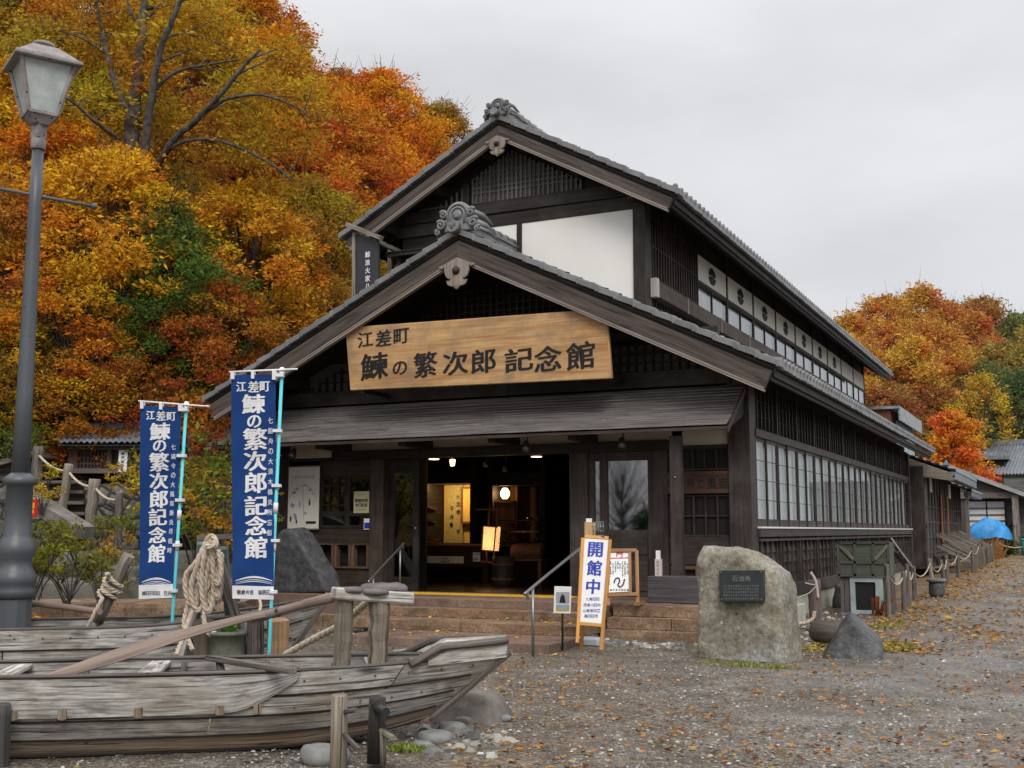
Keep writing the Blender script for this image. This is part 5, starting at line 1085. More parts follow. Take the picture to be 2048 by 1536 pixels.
# ---------------------------------------------------------------- banners, street lamp
random.seed(21)
def banner(label, D, pole, rod, cloth, band_y, texts, tabs, sw, base):
    t = thing('vertical_banner', label, 'banner', base, 0, 'blue banners by the boats')
    (TL, TR, BR, BL) = cloth; n_ = V((.437, -.9, 0))
    def f(x, y, lift=0.0):
        p = at(x, y, D); v = (y - TL[1]) / (BL[1] - TL[1]); u = (x - TL[0]) / (TR[0] - TL[0])
        return p + n_ * (.016 * sin(v * 7 + u * 2.2) + .010 * sin(u * 6 + v * 3) + .006 * sin(v * 23 + u * 4) + lift)
    def g(u, v):
        x = (TL[0] * (1 - u) + TR[0] * u) * (1 - v) + (BL[0] * (1 - u) + BR[0] * u) * v; y = (TL[1] * (1 - u) + TR[1] * u) * (1 - v) + (BL[1] * (1 - u) + BR[1] * u) * v; return f(x, y)
    vb = (band_y - TL[1]) / (BL[1] - TL[1])
    mb = MB(); mb.grid([[g(u / 14, v / 50 * vb) for u in range(15)] for v in range(51)]); cl = part(mb, 'cloth', BLUEC, t)
    mb = MB(); mb.grid([[g(u / 14, vb + (1 - vb) * v / 6) for u in range(15)] for v in range(7)]); part(mb, 'hem_panel', WHITEC, t)
    def glyphs(items, name, mat, par, bold):
        mb = MB()
        for ch, x, y, w_, h_ in items:
            vv, ff, sh = strokes(ch, bold)
            for k, (sx, sy) in enumerate(sh):
                P = [f(x + (a - .5 + sx) * w_, y - (b - .5 + sy) * h_ - (a - .5) * w_ * .05, .004 + .0006 * k) for a, b in vv]
                for q in ff: mb.face([P[i] for i in q])
        return part(mb, name, mat, par)
    glyphs(texts[0], 'lettering', WHITEC, cl, .030); glyphs(texts[1], 'small_lettering', WHITEC, cl, .012); glyphs(texts[2], 'hem_lettering', plain('dark_grey_print', (.05, .05, .06), .6), cl, .012)
    mb = MB()
    for k, (d, th) in enumerate(((0, 3.0), (5, 1.1), (8, 1.1))):
        pts = [(sw[0] + (sw[2] - sw[0]) * i / 16, sw[1] + d * .8 - (9 - d * .3) * sin(pi * min(1, i / 16 * .9 + .05)) * (1 if i < 16 else .9)) for i in range(17)]
        for i in range(16):
            th1, th2 = th * (.35 + sin(pi * i / 16)), th * (.35 + sin(pi * (i + 1) / 16)); (x0, y0), (x1, y1) = pts[i], pts[i + 1]
            mb.face([f(x0, y0 + th1 * .5, .004), f(x1, y1 + th2 * .5, .004), f(x1, y1 - th2 * .5, .004), f(x0, y0 - th1 * .5, .004)])
    part(mb, 'wave_mark', WHITEC, cl)
    mb = MB(); p0, p1 = at(*pole[0], D), at(*pole[1], D); mb.tube([V((p0.x, p0.y, 0)) - (p1 - p0) * .0, p0, p1], .0155, 10); po = part(mb, 'pole', CYAN, t); mb = MB(); mb.ball(p1, .027, 8); mb.lathe([(.022, -.06), (.022, 0)], p1, 10); part(mb, 'pole_cap', WHITEP, po)
    mb = MB()
    for k in (.42, .55): q = p0.lerp(p1, k); mb.lathe([(.021, -.09), (.021, .0)], q, 10, ax=(p1 - p0))
    part(mb, 'collar', WHITEP, po)
    mb = MB(); mb.tube([at(*rod[0], D - .03), at(*rod[1], D - .03)], .008, 8); part(mb, 'cross_rod', WHITEP, t)
    for (x0, y0, x1, y1) in tabs: mb = MB(); mb.prism([at(x0, y1, D - .04), at(x1, y1, D - .04), at(x1, y0, D - .04), at(x0, y0, D - .04)], n_ * -.07); part(mb, 'tab', WHITEC, t)
    return t
banner('larger blue banner with white characters in front of the hall roof', 10.2, ((537, 1330), (564, 740)), ((458, 744), (595, 738)), ((463, 751), (552, 749), (548, 1199), (465, 1197)), 1171,
    ([('江', 484, 774, 19, 20), ('差', 508, 774, 20, 22), ('町', 530, 773, 19, 20), ('鰊', 508, 808, 43, 38), ('の', 509, 843, 26, 25), ('繁', 511, 878, 45, 43), ('次', 510, 922, 43, 39), ('郎', 511, 965, 42, 42), ('記', 512, 1011, 45, 39), ('念', 512, 1051, 43, 38), ('館', 512, 1095, 45, 43)],
     [(ch, 541 - i * .1, 841 + i * 20.4, 10, 12) for i, ch in enumerate('七能舟の大須木橋炎所忘船')], [(ch, 478 + i * 8.6, 1184, 7.5, 9) for i, ch in enumerate('鞄鰺片庇 協民日')]),
    [(461, 742, 468, 758), (502, 741, 508, 757), (544, 741, 551, 759), (551, 746, 566, 753), (545, 858, 562, 864), (543, 968, 560, 974), (542, 1078, 557, 1084), (539, 1181, 552, 1187)], (471, 1163, 546), V((*onz(537, 1322, 0).xy, 0)))
banner('smaller blue banner with white characters before the left hillside', 11.2, ((342, 1280), (373, 808)), ((277, 802), (419, 813)), ((282, 811), (363, 815), (346, 1195), (278, 1198)), 1170,
    ([('江', 303, 831, 17, 18), ('差', 323, 832, 17, 19), ('町', 343, 833, 17, 17), ('鰊', 321, 863, 38, 34), ('の', 320, 892, 24, 23), ('繁', 319, 924, 36, 37), ('次', 317, 962, 34, 33), ('郎', 317, 998, 34, 36), ('記', 315, 1034, 34, 34), ('念', 314, 1070, 34, 32), ('館', 313, 1107, 34, 36)],
     [(ch, 347 - i * .6, 894 + i * 18.8, 9, 11) for i, ch in enumerate('七縄令の大瓶炭厳炎尽宿時')], [(ch, 288 + i * 7.4, 1186, 6.5, 8) for i, ch in enumerate('越日只日辺 巳沢日')]),
    [(280, 803, 286, 817), (318, 805, 324, 819), (356, 807, 362, 822), (362, 815, 374, 822), (353, 908, 370, 914), (350, 997, 366, 1003), (345, 1087, 360, 1093), (341, 1179, 352, 1185)], (284, 1166, 343), V((*onz(340, 1262, 0).xy, 0)))

b0 = onz(22, 1372, 0); D = 11.9
t = thing('street_lamp', 'tall grey street lamp with a square glass lantern behind the boats', 'street lamp', V((b0.x, b0.y, 0)))
def zl(y): return at(60, y, D).z
ptop = at(76, 300, D); bx, by = ptop.x, ptop.y; t.location = (bx, by, 0); C0 = V((bx, by, 0))
mb = MB(); r0 = .078
mb.lathe([(.175, 0), (.175, zl(1190))], C0, 12, smooth=False); part(mb, 'base', LAMPGREY, t, bevel=.008)
mb = MB(); z1 = zl(1187); mb.lathe([(.165, z1 - .02), (.20, z1), (.205, z1 + .06), (.185, z1 + .10), (.205, z1 + .13), (.205, z1 + .20), (.175, z1 + .25), (.15, z1 + .30), (.15, z1 + .36), (.185, z1 + .42), (.185, z1 + .50), (.15, z1 + .56), (.13, z1 + .6), (.125, zl(975)), (.16, zl(972)), (.165, zl(962)), (.12, zl(955)), (.088, zl(950))], C0, 28); part(mb, 'moulded_collar', LAMPGREY, t)
mb = MB(); mb.lathe([(.088, zl(960)), (.080, zl(800)), (.064, zl(420)), (.056, zl(300))], C0, 20); part(mb, 'pole', LAMPGREY, t)
mb = MB(); mb.lathe([(.068, zl(300)), (.076, zl(298)), (.076, zl(280)), (.06, zl(276))], C0, 18); mb.box(bx - .055, bx + .055, by - .055, by + .055, zl(276), zl(250)); part(mb, 'neck', LAMPCAP, t)
za, zb, zc, zd = zl(236), zl(222), zl(122), zl(96); ang = radians(10)
def sq(r, z, a0=radians(16)): return [V((bx + r * 1.414 * cos(a0 + k * pi / 2), by + r * 1.414 * sin(a0 + k * pi / 2), z)) for k in range(4)]
mb = MB(); A, B = sq(.08, zl(250)), sq(.15, zl(232)); mb._hx(A + B, (0, 0, 1)); part(mb, 'lantern_cup', LAMPCAP, t, bevel=.006)
mb = MB(); A, B = sq(.14, zl(230)), sq(.265, zl(122))
for k in range(4):
    mb.beam(A[k], B[k], .035, .035); mb.beam(A[k], A[(k + 1) % 4], .035, .03); mb.beam(B[k], B[(k + 1) % 4], .035, .03)
lf = part(mb, 'lantern_frame', LAMPCAP, t)
mb = MB(); A, B = sq(.134, zl(230)), sq(.256, zl(122))
for k in range(4): mb.face([A[k], A[(k + 1) % 4], B[(k + 1) % 4], B[k]])
part(mb, 'lantern_pane', FROST, lf)
mb = MB(); A, B, C_ = sq(.33, zl(126)), sq(.33, zl(120)), sq(.13, zl(88)); mb._hx(sq(.33, zl(130)) + sq(.33, zl(121)), (1, 0, 0)); mb._hx(sq(.31, zl(121) + .004) + C_, (1, 0, 0)); mb.lathe([(.09, zl(90)), (.09, zl(85)), (.115, zl(83)), (.115, zl(78)), (.10, zl(75)), (.0001, zl(74))], C0, 18); part(mb, 'lantern_roof', LAMPCAP, t, bevel=.012)
p0, p1 = at(-20, 374, D - .15), at(188, 413, D + .12); mb = MB(); mb.tube([p0, p1], .018, 8); mb.ball(p1, .035, 8); part(mb, 'cross_bar', LAMPGREY, t)

# ---------------------------------------------------------------- boats
SEAM_SHADE = plain('black_seam_shade', (.018, .015, .013), .9)  # black lines along the plank seams stand in for the lap shadow
def hull(label, Abow, dirv, Lg, beam, h0, h1, rake, z0, sp=1.0, seed=1, nm='wooden_boat', trough=0.0, name_b='boat'):
    """Abow: point of the stem head on plan; dirv: unit vector from stern to bow"""
    dirv = V((dirv[0], dirv[1], 0)).normalized(); lat = V((dirv.y, -dirv.x, 0))    # lat: towards the viewer's side (right of travel)
    t = thing(nm, label, name_b, V((Abow.x, Abow.y, 0)) - dirv * Lg * .5)
    def b(u): return beam * (1 - max(0, (u - .42) / .58) ** 2.3) * (1 - .25 * max(0, (.3 - u) / .3))
    def h(u): return h0 + (h1 - h0) * max(0, (u - .5) / .5) ** 2
    def P(u, s, sg, o=0.0):
        ws = (0, .62, .93, .98, 1.0); zs = (0, .05, .47, .73, 1.0); ss = (0, .3, .6, .8, 1.0)
        for i in range(4):
            if s <= ss[i + 1] + 1e-9: k = (s - ss[i]) / (ss[i + 1] - ss[i]); wv = ws[i] + (ws[i + 1] - ws[i]) * k; zv = zs[i] + (zs[i + 1] - zs[i]) * k; break
        zb = z0 + .16 * max(0, (u - .6) / .4) ** 2
        pos = V((Abow.x, Abow.y, 0)) - dirv * (Lg * (1 - u) + rake * (1 - zv) * max(0, (u - .35) / .65) ** 1.5)
        return pos + lat * sg * (wv * b(u) + o + .012) + V((0, 0, zb + (h(u) - zb) * zv))
    n_ = 34; us = [i / n_ for i in range(n_ + 1)]
    def strake(s0, s1, sg, o, th, mat, u0=0., u1=1., name='strake', lab=None, curve=None):
        U_ = [u0 + (u1 - u0) * i / n_ for i in range(n_ + 1)]; m = 5
        def e(i, k): 
            a_ = s0; c_ = s1
            if curve: a_ = s0 + (s1 - s0) * curve(i / n_)
            return a_ + (c_ - a_) * k / m
        wv = lambda u, s: .0045 * noise.noise(V((u * 14 + seed, s * 9, sg * 3)))
        outer = [[P(u, e(i, k), sg, o + wv(u, e(i, k))) for i, u in enumerate(U_)] for k in range(m + 1)]; inner = [[P(u, e(i, k), sg, o - th + wv(u, e(i, k))) for i, u in enumerate(U_)] for k in range(m + 1)]
        mb = MB(); mb.grid(outer if sg < 0 else outer[::-1]); mb.grid(inner if sg > 0 else inner[::-1]); mb.grid([outer[0], inner[0]]); mb.grid([inner[m], outer[m]])
        for i in (0, n_): mb.grid([[outer[k][i] for k in range(m + 1)], [inner[k][i] for k in range(m + 1)]])
        return part(mb, name, mat, t, lab)
    for sg in (1, -1):
        strake(0, .3, sg, -.02, .03, BOATR); strake(.285, .45, sg, -.004, .028, BOATR); strake(.445, .62, sg, .004, .028, BOATW, 0, .53); strake(.445, .62, sg, .002, .028, BOATW, .533, 1); strake(.612, .80, sg, .010, .028, BOATW, 0, .30); strake(.612, .80, sg, .012, .028, BOATW, .303, .74); strake(.612, .80, sg, .009, .028, BOATW, .743, 1); strake(.79, 1.0, sg, .018, .03, BOATW, 0, .82); strake(.79, 1.0, sg, .014, .03, BOATW, .823, 1)
        for s_, o_ in ((.45, .010), (.62, .018), (.80, .026), (.297, .0)): mb = MB(); mb.tube([P(u, s_, sg, o_ - .004) for u in us[:-1]], .0075, 5); part(mb, 'seam_shade', SEAM_SHADE, t)
        mb = MB(); mb.tube([P(u, 1.0, sg, -.004) + V((0, 0, .012)) for u in us], .026, 7, sq=.55)
        for i in range(17):
            u = .04 + i * .057; 
            for s_ in (.68, .92): p = P(u, s_, sg, .022); mb.lathe([(.009, 0), (.008, .004), (.0001, .006)], p, 7, ax=lat * sg)
        part(mb, 'gunwale', BOATD, t)
    mb = MB(); rows = [[P(u, .3, sg, -.05) + V((0, 0, .05)) for u in us] for sg in (-1, 1)]; mb.grid(rows); part(mb, 'floor_boards', BOATD, t)
    mb = MB(); mb.prism([P(.012, s_, -1, -.03) for s_ in (.98, .8, .6, .3, .0)] + [P(.012, s_, 1, -.03) for s_ in (.3, .6, .8, .98)], dirv * .035, lat); part(mb, 'transom', BOATW, t)
    for u in (.12, .3, .46, .6, .72, .84):
        mb = MB(); path = [P(u, s_, sg, -.045) for sg, s_ in ((-1, .98), (-1, .8), (-1, .6), (-1, .3), (1, .3), (1, .6), (1, .8), (1, .98))]; mb.tube(path, .024, 5); part(mb, 'frame_rib', BOATD, t)
    st0, st1 = P(1, 1, 1, -.012), P(1, 0.3, 1, -.012); mb = MB(); a = P(1, 1, 1, -.012) - lat * 0
    c_ = lambda s: (P(1, s, 1) + P(1, s, -1)) / 2
    mb.tube([c_(0.0) + V((0, 0, .0)), c_(.3), c_(.6), c_(1.0) + V((0, 0, .03)) + dirv * .02], [.03, .04, .045, .05], 6, smooth=False); part(mb, 'stem', BOATD, t, bevel=.008)
    return t, P, lat, dirv
B1 = at(1012, 1285, 9.2); A1 = at(-260, 1353, 8.35); dv = V((B1.x - A1.x, B1.y - A1.y, 0)); Lg = dv.length
boat, BP, blat, bdir = hull('weathered wooden fishing boat lying across the foreground', B1, dv, Lg, .56, .575, .625, .62, -.02)
# raised bow deck with its coaming, doubling plank at the near side, thwarts
mb = MB(); n_ = 12
rows = []
for i in range(n_ + 1):
    u = .86 + .14 * i / n_; l, r_ = BP(u, 1, -1, .03), BP(u, 1, 1, .03); zt = .02 + .10 * min(1, i / 3) ; rows.append([r_ + V((0, 0, -.02)), r_ + V((0, 0, zt)), r_.lerp(l, .5) + V((0, 0, zt + .03)), l + V((0, 0, zt)), l + V((0, 0, -.02))])
mb.grid([list(x) for x in zip(*rows)], smooth=False); part(mb, 'bow_deck', BOATW, boat, bevel=.006)
mb = MB(); mb.tube([BP(u, 1, 1, .04) + V((0, 0, .0 + .115 * min(1, (u - .83) / .05))) for u in [.83 + .17 * i / 14 for i in range(15)]], .032, 6); mb.tube([BP(u, 1, -1, .04) + V((0, 0, .115 * min(1, (u - .83) / .05))) for u in [.83 + .17 * i / 14 for i in range(15)]], .032, 6); part(mb, 'bow_rail', BOATD, boat)
mb = MB(); U_ = [.0 + .655 * i / 30 for i in range(31)]; m = 5
outer = [[BP(u, .66 + .34 * k / m + (.30 * (1 - k / m)) * max(0, (i - 25) / 5) ** 2 * .9, 1, .045 + .004 * noise.noise(V((u * 20, k * .7, 0)))) for i, u in enumerate(U_)] for k in range(m + 1)]; inner = [[p - blat * .022 for p in r_] for r_ in outer]
mb.grid(outer[::-1]); mb.grid([outer[m], inner[m]]); mb.grid([inner[0], outer[0]]); mb.grid([[r_[-1] for r_ in inner], [r_[-1] for r_ in outer]]); part(mb, 'doubling_plank', BOATW, boat)
mb = MB(); mb.tube([BP(u, 1.0, 1, .03) + V((0, 0, .02)) for u in U_], .03, 6, sq=.5); part(mb, 'rub_rail', BOATD, boat)
for u in (.24, .31, .42, .545, .605): mb = MB(); p = BP(u, .70, 1, .06); mb.box(p.x - .02, p.x + .02, p.y - .02, p.y + .02, p.z - .035, p.z + .03); part(mb, 'peg', BOATR, boat)
for u, w_ in ((.2, .14), (.42, .16), (.78, .13)): mb = MB(); mb.beam(BP(u, .97, -1, .0), BP(u, .97, 1, 0), w_, .035); part(mb, 'thwart', BOATW, boat, bevel=.006)
mb = MB(); mb.beam(at(418, 1316, 9.2), at(585, 1351, 8.0) + V((0, 0, .03)), .07, .04); mb.beam(at(438, 1322, 9.1), at(445, 1352, 8.9), .05, .05); part(mb, 'brace', BOATD, boat, bevel=.005)
mb = MB(); mb.box(*(lambda p: (p.x - .12, p.x + .12, p.y - .12, p.y + .12, p.z - .06, p.z))(at(843, 1298, 9.6))); mb.beam(at(785, 1306, 9.75), at(900, 1291, 9.85), .06, .04); part(mb, 'bow_block', BOATW, boat, bevel=.006)

B2 = at(655, 1188, 11.75); A2 = at(-260, 1275, 10.75); dv2 = V((B2.x - A2.x, B2.y - A2.y, 0))
boat2, BP2, blat2, bdir2 = hull('second weathered boat lying behind the foreground boat', B2, dv2, dv2.length, .62, .70, .93, .5, .04, seed=5)

# ---------------------------------------------------------------- gear around the boats
random.seed(77)
def post(name, label, p0, p1, r, mat, cat='post', group=None, n=14, sq=1, wob=.06, bevel=0):
    mb = MB(); k = 8; pts = [V(p0).lerp(V(p1), i / k) + V((U(-1, 1), U(-1, 1), 0)) * r * wob for i in range(k + 1)]; mb.tube(pts, [r * U(.94, 1.06) for _ in pts], n, smooth=n > 6); return solo(mb, name, mat, label, cat, group, bevel=bevel, base=V(p0))
fr_ = thing('mooring_stand', 'two thick weathered posts with a cross beam standing in the front boat', 'mooring stand', at(722, 1340, 9.15) - V((0, 0, .3)))
for x0, x1, D_, r in ((682, 690, 8.75, .072), (755, 759, 8.85, .08)):
    mb = MB(); pts = [at(x0 + (x1 - x0) * i / 10, 1375 - 190 * i / 10, D_) for i in range(11)]; mb.tube([p + V((U(-1, 1), U(-1, 1), 0)) * .006 for p in pts], [r * U(.93, 1.05) * (1.06 if i < 3 else 1) for i in range(11)], 9, smooth=False); part(mb, 'post', POSTW, fr_, bevel=.012)
mb = MB(); mb.beam(at(667, 1186, 8.7), at(822, 1196, 8.95), .17, .09); part(mb, 'cross_beam', BOATW, fr_, bevel=.012)
for i, (x, y, rx, D_) in enumerate(((697, 1175, .10, 8.75), (766, 1172, .16, 8.98), (745, 1178, .11, 8.8))):
    c = at(x, y, D_); rock('flat_stone', ['flat dark stone at the left end of the mooring beam', 'broadest flat stone in the middle of the mooring beam', 'flat dark stone at the front edge of the mooring beam'][i], c - V((0, 0, .02)), (rx, rx * .8, .032 if i != 1 else .05), [((0, 0, 1), .8), ((0, 0, -1), .8)], mottle('flat_purple_stone', (.075, .062, .060), (.20, .175, .17), 6, .85, .3, .5, .02) if i == 0 else bpy.data.materials['flat_purple_stone'], .08, i, 3, 'flat stones on the mooring beam')
# oars
oa = thing('long_oar', 'long brown oar with a broad blade lying across the front boat', 'oar', at(300, 1345, 8.7)); path = [(90, 1356), (160, 1335), (230, 1312), (300, 1290), (370, 1268), (440, 1249), (500, 1234), (540, 1226)]
wd = [12, 30, 38, 36, 28, 22, 18, 17]; Ds = [8.1, 8.2, 8.35, 8.55, 8.8, 9.1, 9.4, 9.6]; mb = MB(); rows = []
for (x, y), w_, D_ in zip(path, wd, Ds):
    c = at(x, y, D_); hgt = w_ / 2300 * D_ / 2; nrm = V((.12, -.35, 1)).normalized(); lt_ = V((.35, -.6, -.42)).normalized()
    rows.append([c + (lt_ * cos(a) * hgt * 1.25 + nrm * sin(a) * max(.022, hgt * .3)) for a in [2 * pi * k / 12 for k in range(13)]])
mb.grid([list(r_) for r_ in zip(*rows)][::-1]); part(mb, 'blade', OARW, oa)
mb = MB(); mb.tube([at(500, 1238, 9.5), at(560, 1222, 9.6), at(620, 1206, 9.2), at(676, 1192, 8.85)], [.036, .04, .038, .042], 10); part(mb, 'shaft', OARW, oa)
mb = MB(); mb.lathe([(.045, -.05), (.05, 0), (.045, .05)], at(528, 1230, 9.6), 10, ax=at(600, 1210, 9.5) - at(500, 1238, 9.55)); mb.lathe([(.045, -.04), (.045, .04)], at(552, 1224, 9.6), 10, ax=at(600, 1210, 9.5) - at(500, 1238, 9.55)); part(mb, 'lashing', BOATD, oa)
mb = MB(); mb.tube([at(-30, 1196, 11.9), at(60, 1206, 11.7), at(130, 1214, 11.5), at(200, 1223, 11.2)], .032, 10); solo(mb, 'oar_shaft', OARW, 'thin round oar shaft beside the lamp over the rear boat', 'oar')
# standing posts around
post('square_post', 'dark square post standing behind the long oar', at(511, 1345, 10.55), at(511, 1236, 10.55), .085, BOATD, n=4, wob=.02, bevel=.01)
post('square_post', 'brown square post beneath the oar behind the larger banner pole', at(556, 1345, 10.6), at(556, 1238, 10.6), .115, wood('brown_post', (.16, .085, .04), (.36, .24, .14), .8, st=.5), n=4, wob=.02, bevel=.01)
post('short_stump', 'thick dark stump between the rope coil and the flower pot', at(410, 1345, 10.7), at(410, 1245, 10.7), .11, wood('stump_wood', (.06, .045, .035), (.19, .15, .12), .85, st=.7), n=12)
post('leaning_stake', 'grey leaning stake wound with rope above the rear boat', at(196, 1245, 11.4), at(257, 1110, 11.4), .055, GREYW, 'stake')
post('corner_stake', 'dark stake cut off by the left picture edge', at(2, 1600, 7.9), at(6, 1408, 7.9), .05, wood('dark_grey_stake', (.035, .035, .035), (.12, .115, .11), .8), 'stake')
mb = MB(); ax_ = (at(257, 1110, 11.4) - at(196, 1245, 11.4)).normalized(); s0 = at(214, 1195, 11.4); b_ = ax_.cross(V((0, 0, 1))).normalized(); c_ = b_.cross(ax_); path = []
for i in range(90): a = i / 90 * 2 * pi * 4.2; path.append(s0 + ax_ * (.0 + .20 * i / 90 + .02 * sin(a * 1.3)) + (b_ * cos(a) + c_ * sin(a)) * (.085 + .012 * sin(i * .4)))
path = [at(176, 1255, 11.2), at(190, 1225, 11.2), at(203, 1200, 11.25)] + path + [at(216, 1148, 11.25), at(210, 1150, 11.22)]; rope(mb, resample(smoothpath(path, 3), .012), .021); solo(mb, 'wound_rope', ROPEM, 'pale rope wound round the leaning stake', 'rope')
# trestle and rope coil
tr_ = thing('trestle', 'dark and teal A shaped trestle carrying the rope coil', 'trestle', at(430, 1330, 10.95)); TEAL = wood('flaking_teal_wood', (.05, .085, .085), (.13, .19, .18), .7)
for (x0, y0, x1, y1, D0, m) in ((428, 1082, 505, 1345, 10.75, BOATD), (425, 1085, 352, 1345, 10.8, BOATW), (446, 1095, 470, 1345, 11.35, TEAL), (402, 1085, 385, 1345, 11.35, TEAL)): mb = MB(); mb.beam(at(x0, y0, 10.95), at(x1, y1, D0), .075, .075); part(mb, 'leg', m, tr_, bevel=.006)
mb = MB(); mb.beam(at(372, 1192, 10.9), at(480, 1196, 10.95), .04, .07); part(mb, 'crosspiece', BOATD, tr_)
mb = MB(); mb.beam(at(395, 1076, 11.0), at(520, 1070, 11.0), .06, .05) ; part(mb, 'crosspiece', BOATD, tr_)
mb = MB(); random.seed(3); top = (421, 1080)
loops = [(372, 1196, 395, 1205, .0), (384, 1210, 408, 1215, .05), (396, 1160, 418, 1175, .02), (404, 1200, 425, 1218, .07), (418, 1212, 438, 1208, .0), (432, 1190, 440, 1160, .05)]
for i, (xl, yl, xr_, yr, dd) in enumerate(loops):
    D_ = 10.62 - dd; tp = [at(top[0] - 6 + i * 2.4, top[1] + U(-4, 4), D_ + .05), at((top[0] * .55 + xl * .45) - 4, 1120 + U(-6, 6), D_), at(xl, yl - 45, D_), at(xl + 1, yl - 8, D_ - .02), at((xl + xr_) / 2, max(yl, yr) + 6, D_ - .03), at(xr_, yr - 10, D_ - .01), at(xr_ + 3, yr - 50, D_), at(top[0] * .6 + xr_ * .4 + 3, 1115, D_), at(top[0] + 2 + i * 1.5, top[1] + 2, D_ + .03)]
    rope(mb, resample(smoothpath(tp, 6), .014), .026)
for q in ([(412, 1205, 10.55), (408, 1240, 10.5), (420, 1270, 10.45), (428, 1262, 10.4)], [(395, 1205, 10.6), (378, 1240, 10.5), (362, 1285, 10.35), (352, 1310, 10.2)], [(380, 1195, 10.65), (368, 1250, 10.5), (385, 1300, 10.3)], [(436, 1100, 10.55), (443, 1140, 10.5), (438, 1170, 10.5), (430, 1160, 10.5)]): rope(mb, resample(smoothpath([at(*z) for z in q], 8), .014), .022)
tp = [at(414, 1084, 10.62), at(418, 1074, 10.6), at(426, 1074, 10.6), at(432, 1086, 10.55), at(424, 1094, 10.5), at(412, 1092, 10.5)]; rope(mb, resample(smoothpath(tp, 6), .014), .028)
solo(mb, 'rope_coil', ROPEM, 'big pale coil of hemp rope hanging from the trestle', 'rope')
mb = MB(); rope(mb, resample(smoothpath([at(760, 1185, 8.95), at(735, 1205, 9.4), at(680, 1250, 9.9), at(620, 1282, 10.2), at(570, 1310, 10.4)], 8), .013), .032); solo(mb, 'mooring_rope', ROPEM, 'thick grey rope running down from the mooring beam', 'rope')
mb = MB(); rope(mb, resample(smoothpath([at(519, 1200, 10.0), at(521, 1212, 9.8), at(519, 1224, 9.65), at(524, 1232, 9.6)], 6), .01), .014); solo(mb, 'lashing_rope', ROPEM, 'short thin rope dangling onto the oar beneath the larger banner', 'rope')
# flower pot
p = at(455, 1314, 10.5); pt = thing('flower_pot', 'grey ribbed pot with bright green leaves behind the oar', 'plant pot', V((p.x, p.y, 0)))
mb = MB(); zt = at(455, 1270, 10.5).z; mb.lathe([(.13, 0), (.155, zt * .7), (.165, zt), (.18, zt), (.18, zt + .035), (.15, zt + .035), (.14, zt - .03)], (p.x, p.y, 0), 26); part(mb, 'pot', mottle('mossy_pot', (.10, .10, .075), (.22, .22, .18), 6, .9, .2, .3), pt)
mb = MB()
for i in range(26): a = U(0, 6.28); r_ = U(.0, .12); c = V((p.x + r_ * cos(a), p.y + r_ * sin(a), zt + .03)); d = V((cos(a), sin(a), U(.5, 1.6))).normalized() * U(.07, .12); s_ = d.cross(V((0, 0, 1))).normalized() * .028; mb.face([c, c + d * .5 - s_, c + d, c + d * .5 + s_])
part(mb, 'leaves', mottle('bright_green_leaf', (.06, .2, .02), (.16, .38, .04), 12, .5), pt)
# peg posts in front of the boat
t = thing('peg_post', 'pale round post with two thin pegs before the boat hull', 'post', onz(680, 1536, 0), 0, 'peg posts in front of the boat'); mb = MB(); mb.tube([at(676, 1560, 7.6), at(678, 1470, 7.62), at(679, 1389, 7.64)], [.058, .056, .055], 12); part(mb, 'shaft', POSTW, t, bevel=.006)
for q in (((690, 1424, 7.6), (712, 1419, 7.45)), ((686, 1466, 7.6), (718, 1500, 7.4))): mb = MB(); mb.tube([at(*q[0]), at(*q[1])], .016, 8); part(mb, 'peg', BOATD, t)
t = thing('peg_post', 'short blackened post with a stubby pipe peg and a light prop', 'post', onz(752, 1500, 0), 0, 'peg posts in front of the boat'); mb = MB(); mb.tube([at(752, 1525, 7.85), at(754, 1450, 7.87), at(755, 1396, 7.88)], [.065, .062, .06], 12); part(mb, 'shaft', wood('charred_post', (.012, .011, .01), (.06, .052, .045), .7), t)
mb = MB(); mb.tube([at(750, 1412, 7.85), at(772, 1424, 7.65)], .03, 10); part(mb, 'peg', BLACKM, t); mb = MB(); mb.tube([at(762, 1462, 7.8), at(788, 1478, 7.55)], .022, 8); part(mb, 'peg', GREYW, t); mb = MB(); mb.tube([at(766, 1460, 7.75), at(766, 1530, 7.75)], .022, 8); part(mb, 'prop', GREYW, t)

# ---------------------------------------------------------------- left: terrace, stairs, sheds
random.seed(51)
STONEW = None
def wallstone():
    g = NG('rubble_wall_stone'); co = g.coord('World', (1, 1, 1.25)); co2 = g.noise(co, 3, 3, .5)
    mpv = g.n('ShaderNodeMapping'); g.l(co, mpv.inputs[0]); d = g.voro(co, 2.6, 'DISTANCE_TO_EDGE'); cc = g.voro(co, 2.6, out='Color'); sp = g.n('ShaderNodeSeparateColor'); g.l(cc, sp.inputs[0])
    f = g.noise(co, 7, 7, .7); c = g.ramp(f, [(.3, (.06, .057, .052)), (.7, (.19, .18, .165))]); c = g.mix(1, c, g.ramp(sp.outputs[0], [(0, .6), (1, 1.35)]), 'MULTIPLY'); c = g.mix(g.ramp(d, [(.0, 1.0), (.09, 0.0)]), c, (.016, .015, .013)); c = g.mix(g.ramp(g.noise(co, 1.3, 4, .6), [(.5, 0.0), (.65, .5)]), c, (.075, .08, .035))
    h = g.math('ADD', g.math('MINIMUM', g.math('MULTIPLY', d, 5), 1.0), g.math('MULTIPLY', f, .5)); g.bump(h, 1, .06); return g.fin(c, .9, .2)
STONEW = wallstone()
def hw(x, D, z=0.0):                     # point at image column x, distance D, height z
    p = at(x, 1062, D); return V((p.x, p.y, z))
